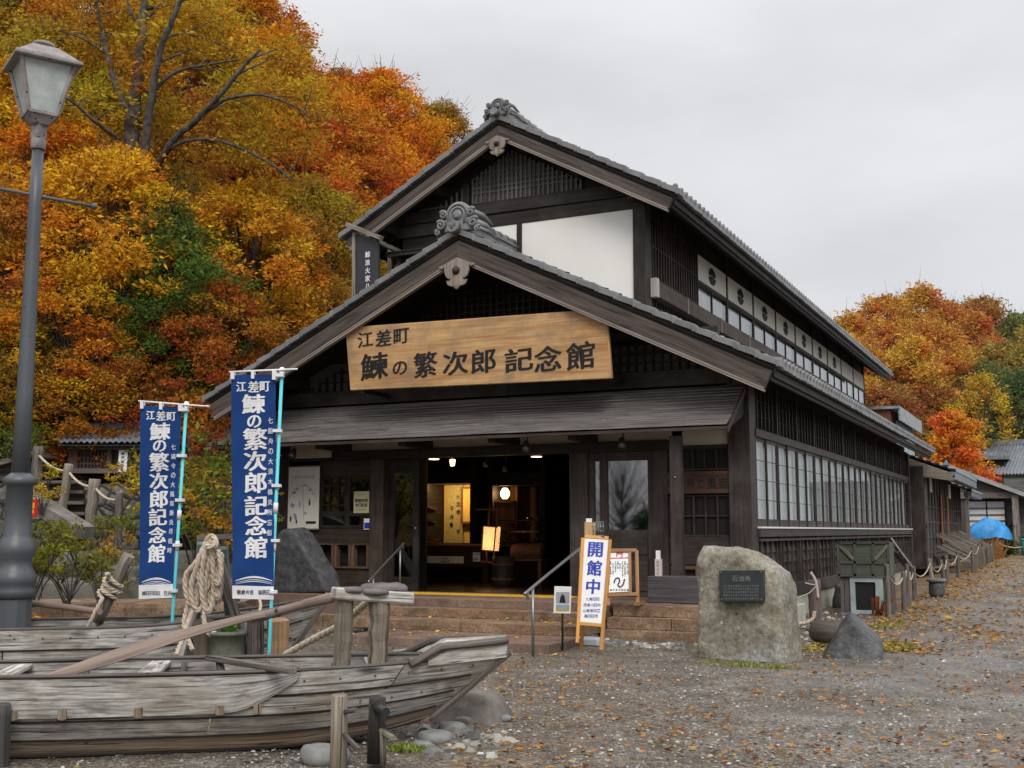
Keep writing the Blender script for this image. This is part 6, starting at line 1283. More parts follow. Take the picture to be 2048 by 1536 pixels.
for i, (D, z, x0, x1, lab) in enumerate(((15.6, .62, -60, 470, 'lowest'), (17.0, .88, -60, 500, 'second'), (18.2, 1.06, -60, 470, 'third'), (19.4, 1.26, -60, 420, 'topmost'))):
    t = thing('terrace_wall', ['lowest long stone terrace step behind the boats', 'second stone terrace step from the boats below the stairs', 'third stone terrace step just below the foot of the stairs', 'topmost stone terrace step before the rubble wall'][i], 'terrace', hw((x0 + x1) / 2, D), 0, 'stone terrace steps left of the hall'); x = x0
    while x < x1 - 20:
        l = min(U(60, 130), x1 - x); mb = MB(); a, b = hw(x, D), hw(x + l - 1.2, D); n_ = max(2, int((b - a).length / .15)); rows = []
        for dy, zz in ((0, -.3), (0, z - .14), (0, z - .05), (.02, z), (.45, z), (1.3, z)):
            rows.append([a.lerp(b, k / n_) + _h * (dy + .03 * noise.noise(V((x * .1 + k, dy, zz * 4)))) + V((0, 0, zz + .012 * noise.noise(V((x + k * .9, zz, 3))))) for k in range(n_ + 1)])
        mb.grid(rows, smooth=False); part(mb, 'terrace_stone', GRANITE if i == 0 else mottle('grey_terrace_stone', (.075, .07, .062), (.20, .185, .16), 2.5, .9, .2, .6, .02, c=(.10, .11, .05), isl=.25) if i == 1 and x == x0 else bpy.data.materials['grey_terrace_stone'], t); x += l
a, b = hw(-140, 22.6), hw(330, 23.2); mb = MB(); n_ = 90; rows = []
for k in range(15):
    z = 2.55 * k / 14; rows.append([a.lerp(b, i / n_) + _h * (.25 * z / 2.5 + .07 * noise.noise(V((i * .33, k * .55, 0))) + .05 * noise.noise(V((i * .9, k * 1.3, 5)))) + V((0, 0, z)) for i in range(n_ + 1)])
rows.append([p + _h * 3 for p in rows[-1]]); mb.grid(rows); solo(mb, 'retaining_wall', STONEW, 'rough rubble retaining wall below the roofed shed on the slope', 'wall')
# timber stairs with rope posts
t = thing('hill_stairs', 'dark narrow stairs climbing the left slope beside a stone stringer', 'stairs', hw(150, 20.2, 1.2))
for i in range(7): D = 20.0 + i * .34; z = 1.30 + i * .205; mb = MB(); mb.beam(hw(98 - i * 3, D, z), hw(182 - i * 3, D, z), .30, .06); mb.beam(hw(98 - i * 3, D + .12, z - .12), hw(182 - i * 3, D + .12, z - .12), .03, .18); part(mb, 'tread', BOATD, t)
mb = MB(); mb.beam(at(170, 1066, 19.5), at(40, 985, 20.8), .35, .22); part(mb, 'stringer', mottle('stair_stone', (.10, .095, .085), (.25, .235, .21), 3, .9, .2, .5, .02), t)
PS = [(70, 985, 76, 892, 22.0), (124, 1008, 138, 928, 21.3), (178, 1050, 190, 958, 20.5), (236, 1085, 239, 984, 19.8)]
for i, (x0, y0, x1, y1, D) in enumerate(PS):
    post('rope_post', ['dark weathered rope post at the top of the hill stairs', 'pale capped leaning rope post in front of the shed wall', 'pale capped rope post halfway along the hill stairs', 'thin dark rope post lowest beside the hill stairs'][i], at(x0, y0 + 22, D), at(x1, y1, D), (.10, .085, .10, .07)[i], GREYW if i in (1, 2) else BOATD, 'post', 'rope posts along the hill stairs', 8, wob=.1, bevel=.01)
    if i < 3: mb = MB(); q = PS[i + 1]; mb.tube(wire(at(x1 - 2, y1 + 14, D), at(q[2], q[3] + 14, q[4]), .10), .024, 6); solo(mb, 'guide_rope', ROPEM, ['guide rope of the hill stairs hanging at the uppermost span', 'guide rope of the hill stairs hanging at the middle span', 'guide rope of the hill stairs hanging at the lowest span'][i], 'rope', 'guide ropes of the hill stairs')
mb = MB(); c = at(66, 1017, 18.3); mb.box(c.x - .09, c.x + .06, c.y, c.y + .04, c.z - .14, c.z + .14); rs = solo(mb, 'red_plate', plain('red_plate_paint', (.55, .02, .02), .5), 'small red plate with yellow marks peeping out behind the lamp post', 'sign'); mb = MB(); mb.box(c.x - .04, c.x + .03, c.y - .004, c.y - .001, c.z + .0, c.z + .09); mb.box(c.x - .04, c.x + .02, c.y - .004, c.y - .001, c.z - .08, c.z - .02); part(mb, 'mark', YELLOW, rs)
# roofed shed on the slope
Ds = 24.0
def sp_(x, y, d=0): return at(x, y, Ds + d)
SHEDW = wood('shed_frame_wood', (.06, .042, .036), (.17, .125, .105), .75)
t = thing('roofed_shed', 'long low dark shed with a grey tile roof on the left slope', 'shed', sp_(210, 946))
x0, x1 = 132, 330; A, B = sp_(x0, 946), sp_(x1, 946); zb = A.z; zt = sp_(x0, 880).z
mb = MB(); mb.prism([hw(x0, Ds + .12, zb), hw(x1, Ds + .12, zb), hw(x1, Ds + .12, zt), hw(x0, Ds + .12, zt)], _h * 1.2); part(mb, 'wall', BROWN, t)
mb = MB(); mb.beam(hw(x0 - 3, Ds, zb + .05), hw(x1, Ds, zb + .05), .16, .10); mb.beam(hw(x0 - 3, Ds, zt - .12), hw(x1, Ds, zt - .12), .16, .14)
for x in (134, 143, 212, 250, 268, 300): mb.beam(hw(x, Ds + .02, zb), hw(x, Ds + .02, zt), .08, .08, up=(0, 1, 0))
part(mb, 'frame', SHEDW, t); mb = MB()
for i in range(9): x = 148 + i * 7; mb.beam(hw(x, Ds + .08, zb + .1), hw(x, Ds + .08, zt - .2), .022, .03, up=(0, 1, 0))
for z in (.3, .5): mb.beam(hw(146, Ds + .075, zb + (zt - zb) * z), hw(210, Ds + .075, zb + (zt - zb) * z), .02, .02)
part(mb, 'lattice', SHEDW, t)
mb = MB(); zr_ = sp_(0, 859, .7).z; ze_ = sp_(0, 880, -.3).z; rows = []; n_ = 120
for k, (d, z) in enumerate(((-.35, ze_ - .03), (-.35, ze_ + .03), (.0, ze_ + (zr_ - ze_) * .4 - .02), (.0, ze_ + (zr_ - ze_) * .4 + .03), (.6, zr_))): rows.append([hw(108 + (340 - 108) * i / n_, Ds + d, z + .02 * cos(i / n_ * 2 * pi * 20)) for i in range(n_ + 1)])
mb.grid(rows, smooth=False); mb.grid([[hw(108 + (340 - 108) * i / n_, Ds + d, z - .1) for i in range(n_ + 1)] for d, z in ((-.3, ze_), (.6, zr_), (1.6, ze_))], smooth=False)
mb.tube([hw(120 + 220 * i / 12, Ds + .6, zr_ + .06) for i in range(13)], .11, 8); mb.ball(hw(122, Ds + .58, zr_ + .12), .14, 6); part(mb, 'tiled_roof', TILEFAR, t)
a, b = sp_(230, 943, -.06), sp_(249, 899, -.06); mb = MB(); mb.prism([hw(230, Ds - .09, a.z), hw(248, Ds - .09, a.z), hw(249, Ds - .09, b.z), hw(231, Ds - .09, b.z)], _h * .02); sg_ = solo(mb, 'shed_sign', WHITEP, 'white upright sign with black characters on the roofed shed', 'sign'); mb = MB()
for i, ch in enumerate('義海留母蔵'): put(mb, ch, hw(239.5 - i * .2, Ds - .092, b.z - .07 - i * .085), _r * .07, (0, 0, .065), .012, .002)
part(mb, 'lettering', INK, sg_)
t = thing('lean_to_shed', 'small dark shed with a slanting roof half hidden by the lamp', 'shed', hw(0, 23.4, 2.4)); mb = MB(); mb.prism([at(-60, 958, 23.4), at(58, 954, 23.4), at(58, 912, 23.4), at(-60, 940, 23.4)], _h * 1.5); part(mb, 'wall', BOATD, t); mb = MB(); mb.prism([at(-70, 938, 23.1), at(68, 902, 23.1), at(68, 912, 23.1), at(-70, 948, 23.1)], _h * 2); part(mb, 'roof', GREYW, t)
mb = MB(); mb.beam(at(-20, 958, 23.2), at(70, 955, 23.2), .1, .1); part(mb, 'sill', BROWN, t)

# ---------------------------------------------------------------- right: hatch, posts, annexes
random.seed(61)
gY = 22.8
t = thing('cellar_hatch', 'green boarded box over a cellar window on the hall side', 'hatch', V((-4.1, 23, gz(-4.1, 23))))
a, b = onY(1677, 1152, gY), onY(1778, 1085, gY); mb = MB(); mb.box(a.x, b.x, gY, gY + .6, a.z, b.z); part(mb, 'box', GREENBOX, t)
mb = MB()
def gbar(x0, y0, x1, y1, w_=.05): mb.beam(onY(x0, y0, gY - .015), onY(x1, y1, gY - .015), .03, w_, up=(0, 1, 0)) if False else mb.beam(onY(x0, y0, gY - .012), onY(x1, y1, gY - .012), w_, .03, up=(0, 1, 0))
for q in ((1676, 1085, 1678, 1152), (1709, 1085, 1710, 1152), (1746, 1085, 1746, 1152), (1776, 1086, 1778, 1152), (1676, 1124, 1778, 1126), (1676, 1086, 1778, 1085), (1677, 1150, 1778, 1151)): gbar(*q)
part(mb, 'battens', GREENBOX, t); mb = MB(); gY2 = gY - .03
mb.beam(onY(1680, 1091, gY2), onY(1708, 1119, gY2), .06, .02, up=(0, 1, 0)); mb.beam(onY(1774, 1091, gY2), onY(1750, 1119, gY2), .06, .02, up=(0, 1, 0)); part(mb, 'brace', GREYW, t)
zg = gz(-4, 23); z2 = onY(1700, 1154, gY).z; xa, xb = onY(1700, 1180, gY).x, onY(1766, 1180, gY).x
mb = MB(); mb.box(xa, xb, gY + .02, gY + .1, zg - .05, zg + .07); mb.box(xa, xa + .09, gY + .021, gY + .1, zg, z2); mb.box(xb - .14, xb, gY + .019, gY + .1, zg, z2); mb.box(xa, xb, gY + .02, gY + .1, z2 - .09, z2); fr2 = part(mb, 'window_frame', mottle('pale_window_paint', (.26, .32, .33), (.45, .51, .52), 5, .6), t)
mb = MB(); mb.face([(xa + .09, gY + .07, zg + .07), (xb - .14, gY + .07, zg + .07), (xb - .14, gY + .07, z2 - .09), (xa + .09, gY + .07, z2 - .09)]); part(mb, 'pane', INK, fr2)
mb = MB(); mb.box(a.x + .02, xa, gY + .04, gY + .6, zg - .1, z2); mb.box(xb, b.x, gY + .04, gY + .6, zg - .1, z2); part(mb, 'side_post', BOATD, t)
mb = MB(); p0 = onY(1592, 1240, 19.9); mb.box(XR - .02, XR + .42, 19.6, 20.5, -.05, .36); solo(mb, 'concrete_block', CONC, 'mossy concrete block at the foot of the hall corner', 'block', bevel=.015)
t = thing('plank_ramp', 'dark slanting planks leaning from the hall wall beside the cellar hatch', 'ramp', onX(1815, 1150, -3.4)); mb = MB()
mb.beam(onX(1782, 1080, -3.9), onX(1825, 1140, -3.2), .05, .12); mb.beam(onX(1784, 1098, -3.9), onX(1818, 1138, -3.3), .05, .12); part(mb, 'plank', BOATD, t)
mb = MB()
for k in (.2, .4, .6, .8): mb.ball(onX(1782, 1082, -3.9).lerp(onX(1825, 1142, -3.2), k) - V((0, .06, 0)), .03, 6)
part(mb, 'bolt', STEEL, t)
# the rope post with a dead twig and the log beside the monument
p0, p1 = onz(1634, 1268, 0), at(1628, 1160, 20.2)
p1 = onP(1627, 1160, p0, (.437, -.9, 0)); post('twig_post', 'brown post wrapped with a bare white twig behind the monument stone', p0, p1, .10, wood('purple_post_wood', (.06, .045, .045), (.19, .15, .145), .8, st=.6), n=8)
mb = MB(); q = lambda x, y: onP(x, y, p0, (.437, -.9, 0)) - V((-.05, .1, 0))
mb.tube(smoothpath([q(1632, 1195), q(1630, 1175), q(1626, 1158), q(1620, 1148), q(1617, 1144)], 5), [.022] * 20 + [.012], 6); mb.tube(smoothpath([q(1630, 1170), q(1618, 1168), q(1606, 1165)], 4), .010, 5); mb.tube(smoothpath([q(1628, 1172), q(1615, 1185), q(1598, 1192), q(1580, 1196)], 4), .009, 5); solo(mb, 'bare_twig', plain('bleached_twig', (.46, .40, .36), .8), 'bleached bare twig tied onto the brown post', 'twig')
mb = MB(); rope(mb, resample(smoothpath([onP(1632, 1222, p0, (.437, -.9, 0)) - V((0, .12, 0)), q(1622, 1236), q(1608, 1244), q(1592, 1246)], 8), .014), .03); solo(mb, 'tied_rope', ROPEM, 'pale thick rope from the brown post behind the monument stone', 'rope')
mb = MB(); a, b = onz(1634, 1262, .16), onz(1695, 1270, .16); mb.tube([a, a.lerp(b, .5), b], [.16, .18, .17], 14); solo(mb, 'cut_log', wood('cut_log_wood', (.045, .038, .033), (.15, .13, .115), .8, st=.7), 'dark cut log lying behind the pointed rock', 'log', bevel=.015)
# bollard posts with rope loops along the lane
ys = [22.0, 23.4, 24.9, 26.6, 28.6, 30.9, 33.6, 36.8, 40.2, 44, 48, 52]
fp = []
for i, y in enumerate(ys):
    x = -3.12 + .10 * sin(i * 1.7); z = gz(x, y); h = U(.72, .92) if i else .95; mb = MB(); mb.tube([V((0, 0, -.1)), V((.01, 0, h * .5)), V((.02 * sin(i), 0, h))], [.055, .052, .05], 8, smooth=False); o = solo(mb, 'lane_post', GREYW if i == 4 else BOATD, ['nearest and darkest lane post beside the rusty scrap', 'second lane post from the cellar hatch', 'third lane post from the cellar hatch', 'fourth lane post from the cellar hatch', 'lane post just beyond the stone jar', 'sixth lane post from the cellar hatch', 'seventh lane post from the cellar hatch', 'eighth lane post from the cellar hatch', 'ninth lane post from the cellar hatch', 'third last lane post before the far corner', 'second last lane post before the far corner', 'farthest lane post at the corner of the lane'][i], 'post', 'wooden posts along the lane', base=V((0, 0, 0)), bevel=.012); o.location = (x, y, z); fp.append((x, y, z + h))
    if i: mb = MB(); a, b = V(fp[i - 1]), V(fp[i]); mb.tube(wire(a - V((0, 0, .1)), b - V((0, 0, .1)), .2, 12), .014, 6); solo(mb, 'lane_rope', ROPEM, ['rope sagging before the second lane post', 'rope sagging before the third lane post', 'rope sagging before the fourth lane post', 'rope sagging beside the stone jar', 'rope sagging just past the stone jar', 'rope sagging before the seventh lane post', 'rope sagging before the eighth lane post', 'rope sagging before the ninth lane post', 'rope sagging before the third last lane post', 'rope sagging before the second last lane post', 'farthest rope sagging along the lane'][i - 1], 'rope', 'ropes between the lane posts')
for i in range(5):
    x = -3.0 + i * 1.3; mb = MB(); mb.tube([V((0, 0, -.1)), V((0, 0, .75))], .09, 8); o = solo(mb, 'end_post', BOATD, 'short dark post of the low fence across the far end', 'post', 'low posts across the far end of the lane', base=V((0, 0, 0))); o.location = (x, 54.5, gz(x, 54))
mb = MB()
for i in range(4): mb.tube(wire((-3.0 + i * 1.3, 54.4, gz(-3, 54) + .65), (-1.7 + i * 1.3, 54.4, gz(-3, 54) + .65), .18), .025, 5)
solo(mb, 'end_rope', ROPEM, 'rope looping along the low far fence', 'rope')
t = thing('stone_jar', 'mossy stone jar with a dark rim beside the lane posts', 'jar', V((-2.85, 27.6, gz(-2.85, 27.6)))); mb = MB(); mb.lathe([(.13, 0), (.17, .1), (.17, .26), (.16, .34)], t.location, 18); part(mb, 'bowl', ROCKD, t); mb = MB(); mb.lathe([(.16, .34), (.21, .36), (.21, .41), (.15, .42), (.12, .36), (.0001, .36)], t.location, 18); part(mb, 'rim', COBBLE, t)
mb = MB(); p = V((-3.35, 22.4, gz(-3.3, 22)))
for i in range(7): a = p + V((U(-.12, .15), U(-.1, .1), 0)); mb.beam(a, a + V((U(-.15, .12), U(-.1, .1), U(.12, .5))), U(.03, .09), .015)
solo(mb, 'rusty_scrap', mottle('rust', (.12, .035, .012), (.30, .10, .04), 6, .8), 'rust red scrap pieces leaning beside the cellar hatch', 'scrap')
mb = MB(); p = onz(2052, 1123, .5); p = V((p.x * .5 + 0 * .5, p.y, 0)); p = at(2062, 1105, 47); zz = gz(p.x, p.y)
t = thing('teal_bin', 'teal bin at the right picture edge beyond the lane', 'bin', V((p.x, p.y, zz))); mb = MB(); mb.hexa([V((p.x + a * .26, p.y + b * .26, zz)) for a, b in ((-1, -1), (1, -1), (1, 1), (-1, 1))] + [V((p.x + a * .32, p.y + b * .32, zz + .75)) for a, b in ((-1, -1), (1, -1), (1, 1), (-1, 1))]); part(mb, 'body', plain('teal_plastic', (.03, .30, .30), .4), t, bevel=.04); mb = MB(); mb.box(p.x - .34, p.x + .34, p.y - .34, p.y + .34, zz + .75, zz + .82); part(mb, 'lid', bpy.data.materials['teal_plastic'], t, bevel=.02)
mb = MB(); n0 = onX(1990, 1103, -3.1)
# annex joining the hall (plank porch with small roofs)
AX = -4.35
t = thing('plank_annex', 'weathered plank annex with stepped tile roofs beyond the hall', 'building', V((AX, 46, .4)))
mb = MB(); mb.box(-9, AX, 39.6, 53, .4, 3.7); part(mb, 'wall', SIDE, t); mb = MB(); y = 39.9
while y < 53: mb.box(AX, AX + .05, y - .05, y + .05, .4, 3.5); y += .9
for z in (.9, 1.4, 1.9, 2.4): mb.box(AX, AX + .03, 39.7, 53, z - .03, z + .03, (0, 1, 0))
part(mb, 'battens', BOATD, t); mb = MB(); mb.box(AX + .01, AX + .06, 41.0, 41.5, 2.9, 3.5); mb.box(AX + .01, AX + .06, 47.5, 48.1, 2.85, 3.4); part(mb, 'plaster_patch', PLASTER, t)
for k, (ya, yb) in enumerate(((44.0, 44.35), (46.2, 46.6))): mb = MB(); mb.box(AX + .052, AX + .09, ya, yb, 1.2, 2.9); part(mb, 'door_board', wood('orange_door_board', (.16, .06, .015), (.34, .15, .05), .6) if k == 0 else bpy.data.materials['orange_door_board'], t)
mb = MB(); tile_sheet(mb, -8.5, 5.5, AX + 1.0, 3.55, 39.7, 48.6); tile_sheet(mb, -8.5, 5.1, AX + .8, 3.2, 48.6, 54); mb.box(AX + .7, AX + .98, 39.7, 48.6, 3.25, 3.5, (0, 1, 0)); mb.box(AX + .5, AX + .78, 48.6, 54, 2.95, 3.15, (0, 1, 0)); part(mb, 'tiled_roof', TILEFAR, t)
mb = MB(); mb.prism([V((AX - 1.5, 39.65, 4.4)), V((AX + .9, 39.65, 3.45)), V((AX + .9, 39.65, 3.2)), V((AX - 1.5, 39.65, 3.6))], (0, .08, 0)); part(mb, 'gable_board', GREYW, t); mb = MB(); mb.box(AX + .55, AX + .67, 48.4, 48.52, .4, 3.1); part(mb, 'porch_post', GREYW, t)
mb = MB(); mb.hexa([V((AX - .1, 39.7, 3.6)), V((AX + .95, 39.7, 3.3)), V((AX + .95, 48.6, 3.3)), V((AX - .1, 48.6, 3.6)), V((AX - .1, 39.7, 3.65)), V((AX + .95, 39.7, 3.38)), V((AX + .95, 48.6, 3.38)), V((AX - .1, 48.6, 3.65))]); part(mb, 'soffit', DARKER, t)
for k, y in enumerate((41.5, 43.6, 46.0, 48.3, 50.5)):
    t = thing('annex_steps', ['wooden annex steps with slanting rails nearest the hall', 'second wooden annex steps with slanting rails from the hall', 'wooden annex steps below the orange door boards', 'fourth wooden annex steps with slanting rails from the hall', 'farthest wooden annex steps with slanting rails'][k], 'steps', V((-3.8, y, .4)), 0, 'wooden steps with rails along the annex'); z0 = gz(-3.2, y)
    for d in (0, .9): mb = MB(); mb.beam((AX + .05, y + d, z0 + 1.25), (-3.05, y + d, z0 + .62), .05, .055); mb.beam((-3.1, y + d, z0), (-3.1, y + d, z0 + .66), .09, .09); mb.beam((AX + .1, y + d, z0 + .85), (-3.1, y + d, z0 + .25), .035, .045); part(mb, 'rail', GREYW, t)
    for s_ in range(3): mb = MB(); mb.box(AX + .05 + s_ * .32, AX + .40 + s_ * .32, y, y + .9, z0 + .5 - s_ * .17, z0 + .55 - s_ * .17); part(mb, 'tread', BOATD, t)
# rooftop box
t = thing('rooftop_hut', 'red brown hut with a grey corrugated side on the hall rear roof', 'hut', V((-6.2, 43, 4.5))); a = onX(1750, 818, -6.75); Yh = 46.2; q = lambda x, y: onY(x, y, Yh)
a, b = q(1746, 880), q(1781, 818); mb = MB(); mb.box(a.x, b.x, Yh, Yh + 6.5, 3.6, b.z); part(mb, 'body', plain('red_brown_board', (.17, .065, .042), .8), t); mb = MB(); x = b.x + .004; n_ = 60; rows = [[V((x + .05 + (.02 if i % 2 else 0), Yh + .9 + 5.6 * i / n_, z)) for i in range(n_ + 1)] for z in (3.6, b.z - .35)]; mb.grid(rows, smooth=False); part(mb, 'corrugated_side', mottle('grey_corrugated', (.24, .29, .31), (.42, .48, .50), 3, .5, .4), t); mb = MB(); mb.box(a.x - .1, b.x + .35, Yh - .15, Yh + 7, b.z, b.z + .1); mb.box(b.x + .3, b.x + .36, Yh - .1, Yh + 7, b.z - .45, b.z - .005, (0, 1, 0)); part(mb, 'roof', mottle('grey_sheet_roof', (.22, .25, .26), (.40, .43, .44), 4, .5), t); mb = MB(); mb.box(b.x - .01, b.x + .03, Yh + .12, Yh + .75, b.z - 1.2, b.z - .5); part(mb, 'opening', INK, t)
# gabled porch house
Yp = 58.0; q = lambda x, y, d=0: onY(x, y, Yp + d)
t = thing('gabled_porch_house', 'grey plank house with a long slanting gable and white shoji at the lane end', 'building', q(1960, 1088)); g0 = gz(-3, 60)
L0, R0, top = q(1868, 958), q(2075, 1002), q(1892, 930)
mb = MB(); mb.prism([V((L0.x, Yp, L0.z - .25)), V((R0.x, Yp, q(2040, 1000).z - .1)), q(2040, 990), q(1895, 938), V((L0.x, Yp, L0.z))], (0, .15, 0), (1, 0, 0)); mb.box(L0.x, q(1933, 1000).x, Yp + .02, Yp + .2, g0, L0.z); mb.box(q(2008, 1000).x, R0.x + 4, Yp + .9, Yp + 1, g0, L0.z); mb.box(L0.x, R0.x + 4, Yp + 3, Yp + 3.2, g0, top.z - 1); part(mb, 'wall', wood('grey_plank', (.05, .045, .043), (.15, .14, .135), .8, st=.5), t)
mb = MB(); mb.prism([q(1866, 958, -.4), q(1890, 926, -.4), q(2078, 996, -.4), q(2078, 1004, -.4), q(1892, 936, -.4), q(1868, 964, -.4)], (0, 5, 0)); part(mb, 'roof', mottle('light_grey_roof_edge', (.27, .27, .265), (.42, .415, .40), 4, .7), t); mb = MB(); mb.prism([q(1884, 930, -.5), q(1898, 930, -.5), q(1892, 919, -.5)], (0, .2, 0)); part(mb, 'ridge_end', TILEFAR, t)
for k, (xa_, xb_) in enumerate(((1934, 1974), (1975, 2008))):
    mb = MB(); a, b = q(xa_, 1075, .5), q(xb_, 1003, .5); mb.box(a.x, b.x, Yp + .5, Yp + .53, a.z, b.z); o = part(mb, 'shoji', WHITEP, t); mb = MB()
    for yy in (1017, 1030, 1042, 1054): z = q(1950, yy, .5).z; mb.box(a.x, b.x, Yp + .47, Yp + .498, z - .04, z + .04)
    part(mb, 'bars', GREYW, o)
mb = MB(); a = q(2030, 1000, -.2); mb.box(a.x - .14, a.x + .14, Yp - .2, Yp + .05, g0, q(2030, 990).z); mb.box(L0.x, R0.x, Yp - .1, Yp - .005, q(1950, 997).z, q(1950, 985).z); part(mb, 'porch_post', GREYW, t)
# far hall with the big tiled roof
Yq = 78; q = lambda x, y, d=0: onY(x, y, Yq + d)
t = thing('far_tiled_house', 'far house with a broad grey tiled roof and a dormer behind the maple', 'building', q(2010, 1000)); a, b = q(1925, 950), q(2130, 884, 5)
mb = MB(); n_ = 150; rows = []
for k in range(9): f = k / 8; rows.append([V((a.x + .6 * f + (b.x - a.x) * i / n_, Yq + 5 * f, a.z + (b.z - a.z) * f + .05 * cos(i / n_ * 2 * pi * 30) + (.04 if k % 2 else 0))) for i in range(n_ + 1)])
mb.grid(rows, smooth=False); mb.box(a.x - .2, b.x, Yq + 4.7, Yq + 5.3, b.z - .1, b.z + .25); part(mb, 'tiled_roof', TILEFAR, t); mb = MB(); mb.box(a.x + .3, b.x, Yq + .4, Yq + .6, 0, a.z); part(mb, 'wall', mottle('grey_blue_wall', (.09, .10, .11), (.18, .19, .20), 4, .8), t); mb = MB()
for k in range(4): x = a.x + 1.6 + k * 2; mb.box(x, x + 1.7, Yq + .34, Yq + .39, a.z - 1.1, a.z - .3)
part(mb, 'window', GLASSU, t); p = q(1965, 930, 1.5); mb = MB(); mb.box(p.x - 1.5, p.x + 1.3, Yq + 1.2, Yq + 4, p.z - 1, p.z + .3); part(mb, 'dormer', DARKER, t); mb = MB(); mb.box(p.x - 1.9, p.x + 1.6, Yq + .8, Yq + 4, p.z + .3, p.z + .55); part(mb, 'dormer_roof', TILEFAR, t)
# blue tarpaulin over a heap
Dt = 52; c0 = at(1978, 1078, Dt); mb = MB(); rows = []
for i in range(13):
    u = i / 12; row = []
    for k in range(25):
        v = k / 24; x = -1 + 2 * v; r_ = sqrt(max(0, 1 - x * x)); a_ = u * pi
        p = c0 + _r * (x * .98) + _h * (-cos(a_) * .7 * (r_ * .8 + .2)) + V((0, 0, sin(a_) * (.25 + .62 * r_) - .25 * abs(x) + .12)); p += noise.noise_vector(p * 2.3) * .10 + noise.noise_vector(p * 6.5) * .045; row.append(p)
    rows.append(row)
mb.grid(rows); solo(mb, 'blue_tarpaulin', mottle('blue_tarp', (.02, .20, .50), (.05, .34, .72), 3, .45, .4, .5, .05), 'bright blue tarpaulin draped over a heap before the porch house', 'tarpaulin')

# ---------------------------------------------------------------- trees and shrubs
import numpy as np
rng = np.random.default_rng(4)
def leaf_mesh(name, centers, normals_up, sizes, tones, mat, fan=3, wide=.42, droop=.25):
    """centers: N sprays; every spray is a fan of pointed leaves"""
    N_ = len(centers); M_ = N_ * fan
    c = np.repeat(centers, fan, 0) + rng.normal(0, 1, (M_, 3)) * np.repeat(sizes, fan)[:, None] * .28
    d = rng.normal(0, 1, (M_, 3)); d[:, 2] = d[:, 2] * .5 - droop; d += np.repeat(normals_up, fan, 0) * .7; d /= np.linalg.norm(d, axis=1)[:, None]
    q = rng.normal(0, 1, (M_, 3)); q[:, 2] *= .5; s = np.cross(d, q); s /= np.linalg.norm(s, axis=1)[:, None] + 1e-9
    l = (np.repeat(sizes, fan) * rng.uniform(.65, 1.25, M_))[:, None]; n = np.cross(d, s)
    v = np.stack([c, c + d * l * .45 + s * l * wide * .5 + n * l * .06, c + d * l, c + d * l * .45 - s * l * wide * .5 + n * l * .06], 1).reshape(-1, 3)
    me = bpy.data.meshes.new(name); me.vertices.add(M_ * 4); me.vertices.foreach_set('co', v.astype(np.float32).ravel())
    me.loops.add(M_ * 4); me.loops.foreach_set('vertex_index', np.arange(M_ * 4, dtype=np.int32)); me.polygons.add(M_); me.polygons.foreach_set('loop_start', np.arange(0, M_ * 4, 4, dtype=np.int32)); me.polygons.foreach_set('loop_total', np.full(M_, 4, dtype=np.int32))
    a = me.attributes.new('tone', 'FLOAT', 'FACE'); a.data.foreach_set('value', np.clip(np.repeat(tones, fan) + rng.normal(0, .10, M_), 0, 1).astype(np.float32))
    me.materials.append(mat); me.update(); me.validate(); return me
def sprays(pads, dens, size):
    C, Nn, Sz, T = [], [], [], []
    for (c, r, tone) in pads:
        n = max(5, int(dens * (r[0] * r[1] * r[2]) ** (2 / 3)))
        u = rng.normal(0, 1, (n, 3)); u /= np.linalg.norm(u, axis=1)[:, None]; rad = rng.uniform(0, 1, n) ** .42 * np.where(rng.uniform(0, 1, n) < .22, rng.uniform(1.0, 1.5, n), 1.0)
        u2 = u * rad[:, None] * (1 + .22 * np.sin(u[:, :1] * 5 + tone * 9) * np.cos(u[:, 1:2] * 4)); C.append(np.array(c) + u2 * np.array(r)); up = u.copy(); up[:, 2] += .35; Nn.append(up); Sz.append(np.full(n, size) * rng.uniform(.55, 1.35, n)); T.append(np.full(n, tone) + .16 * u2[:, 2])
    return np.concatenate(C), np.concatenate(Nn), np.concatenate(Sz), np.concatenate(T)
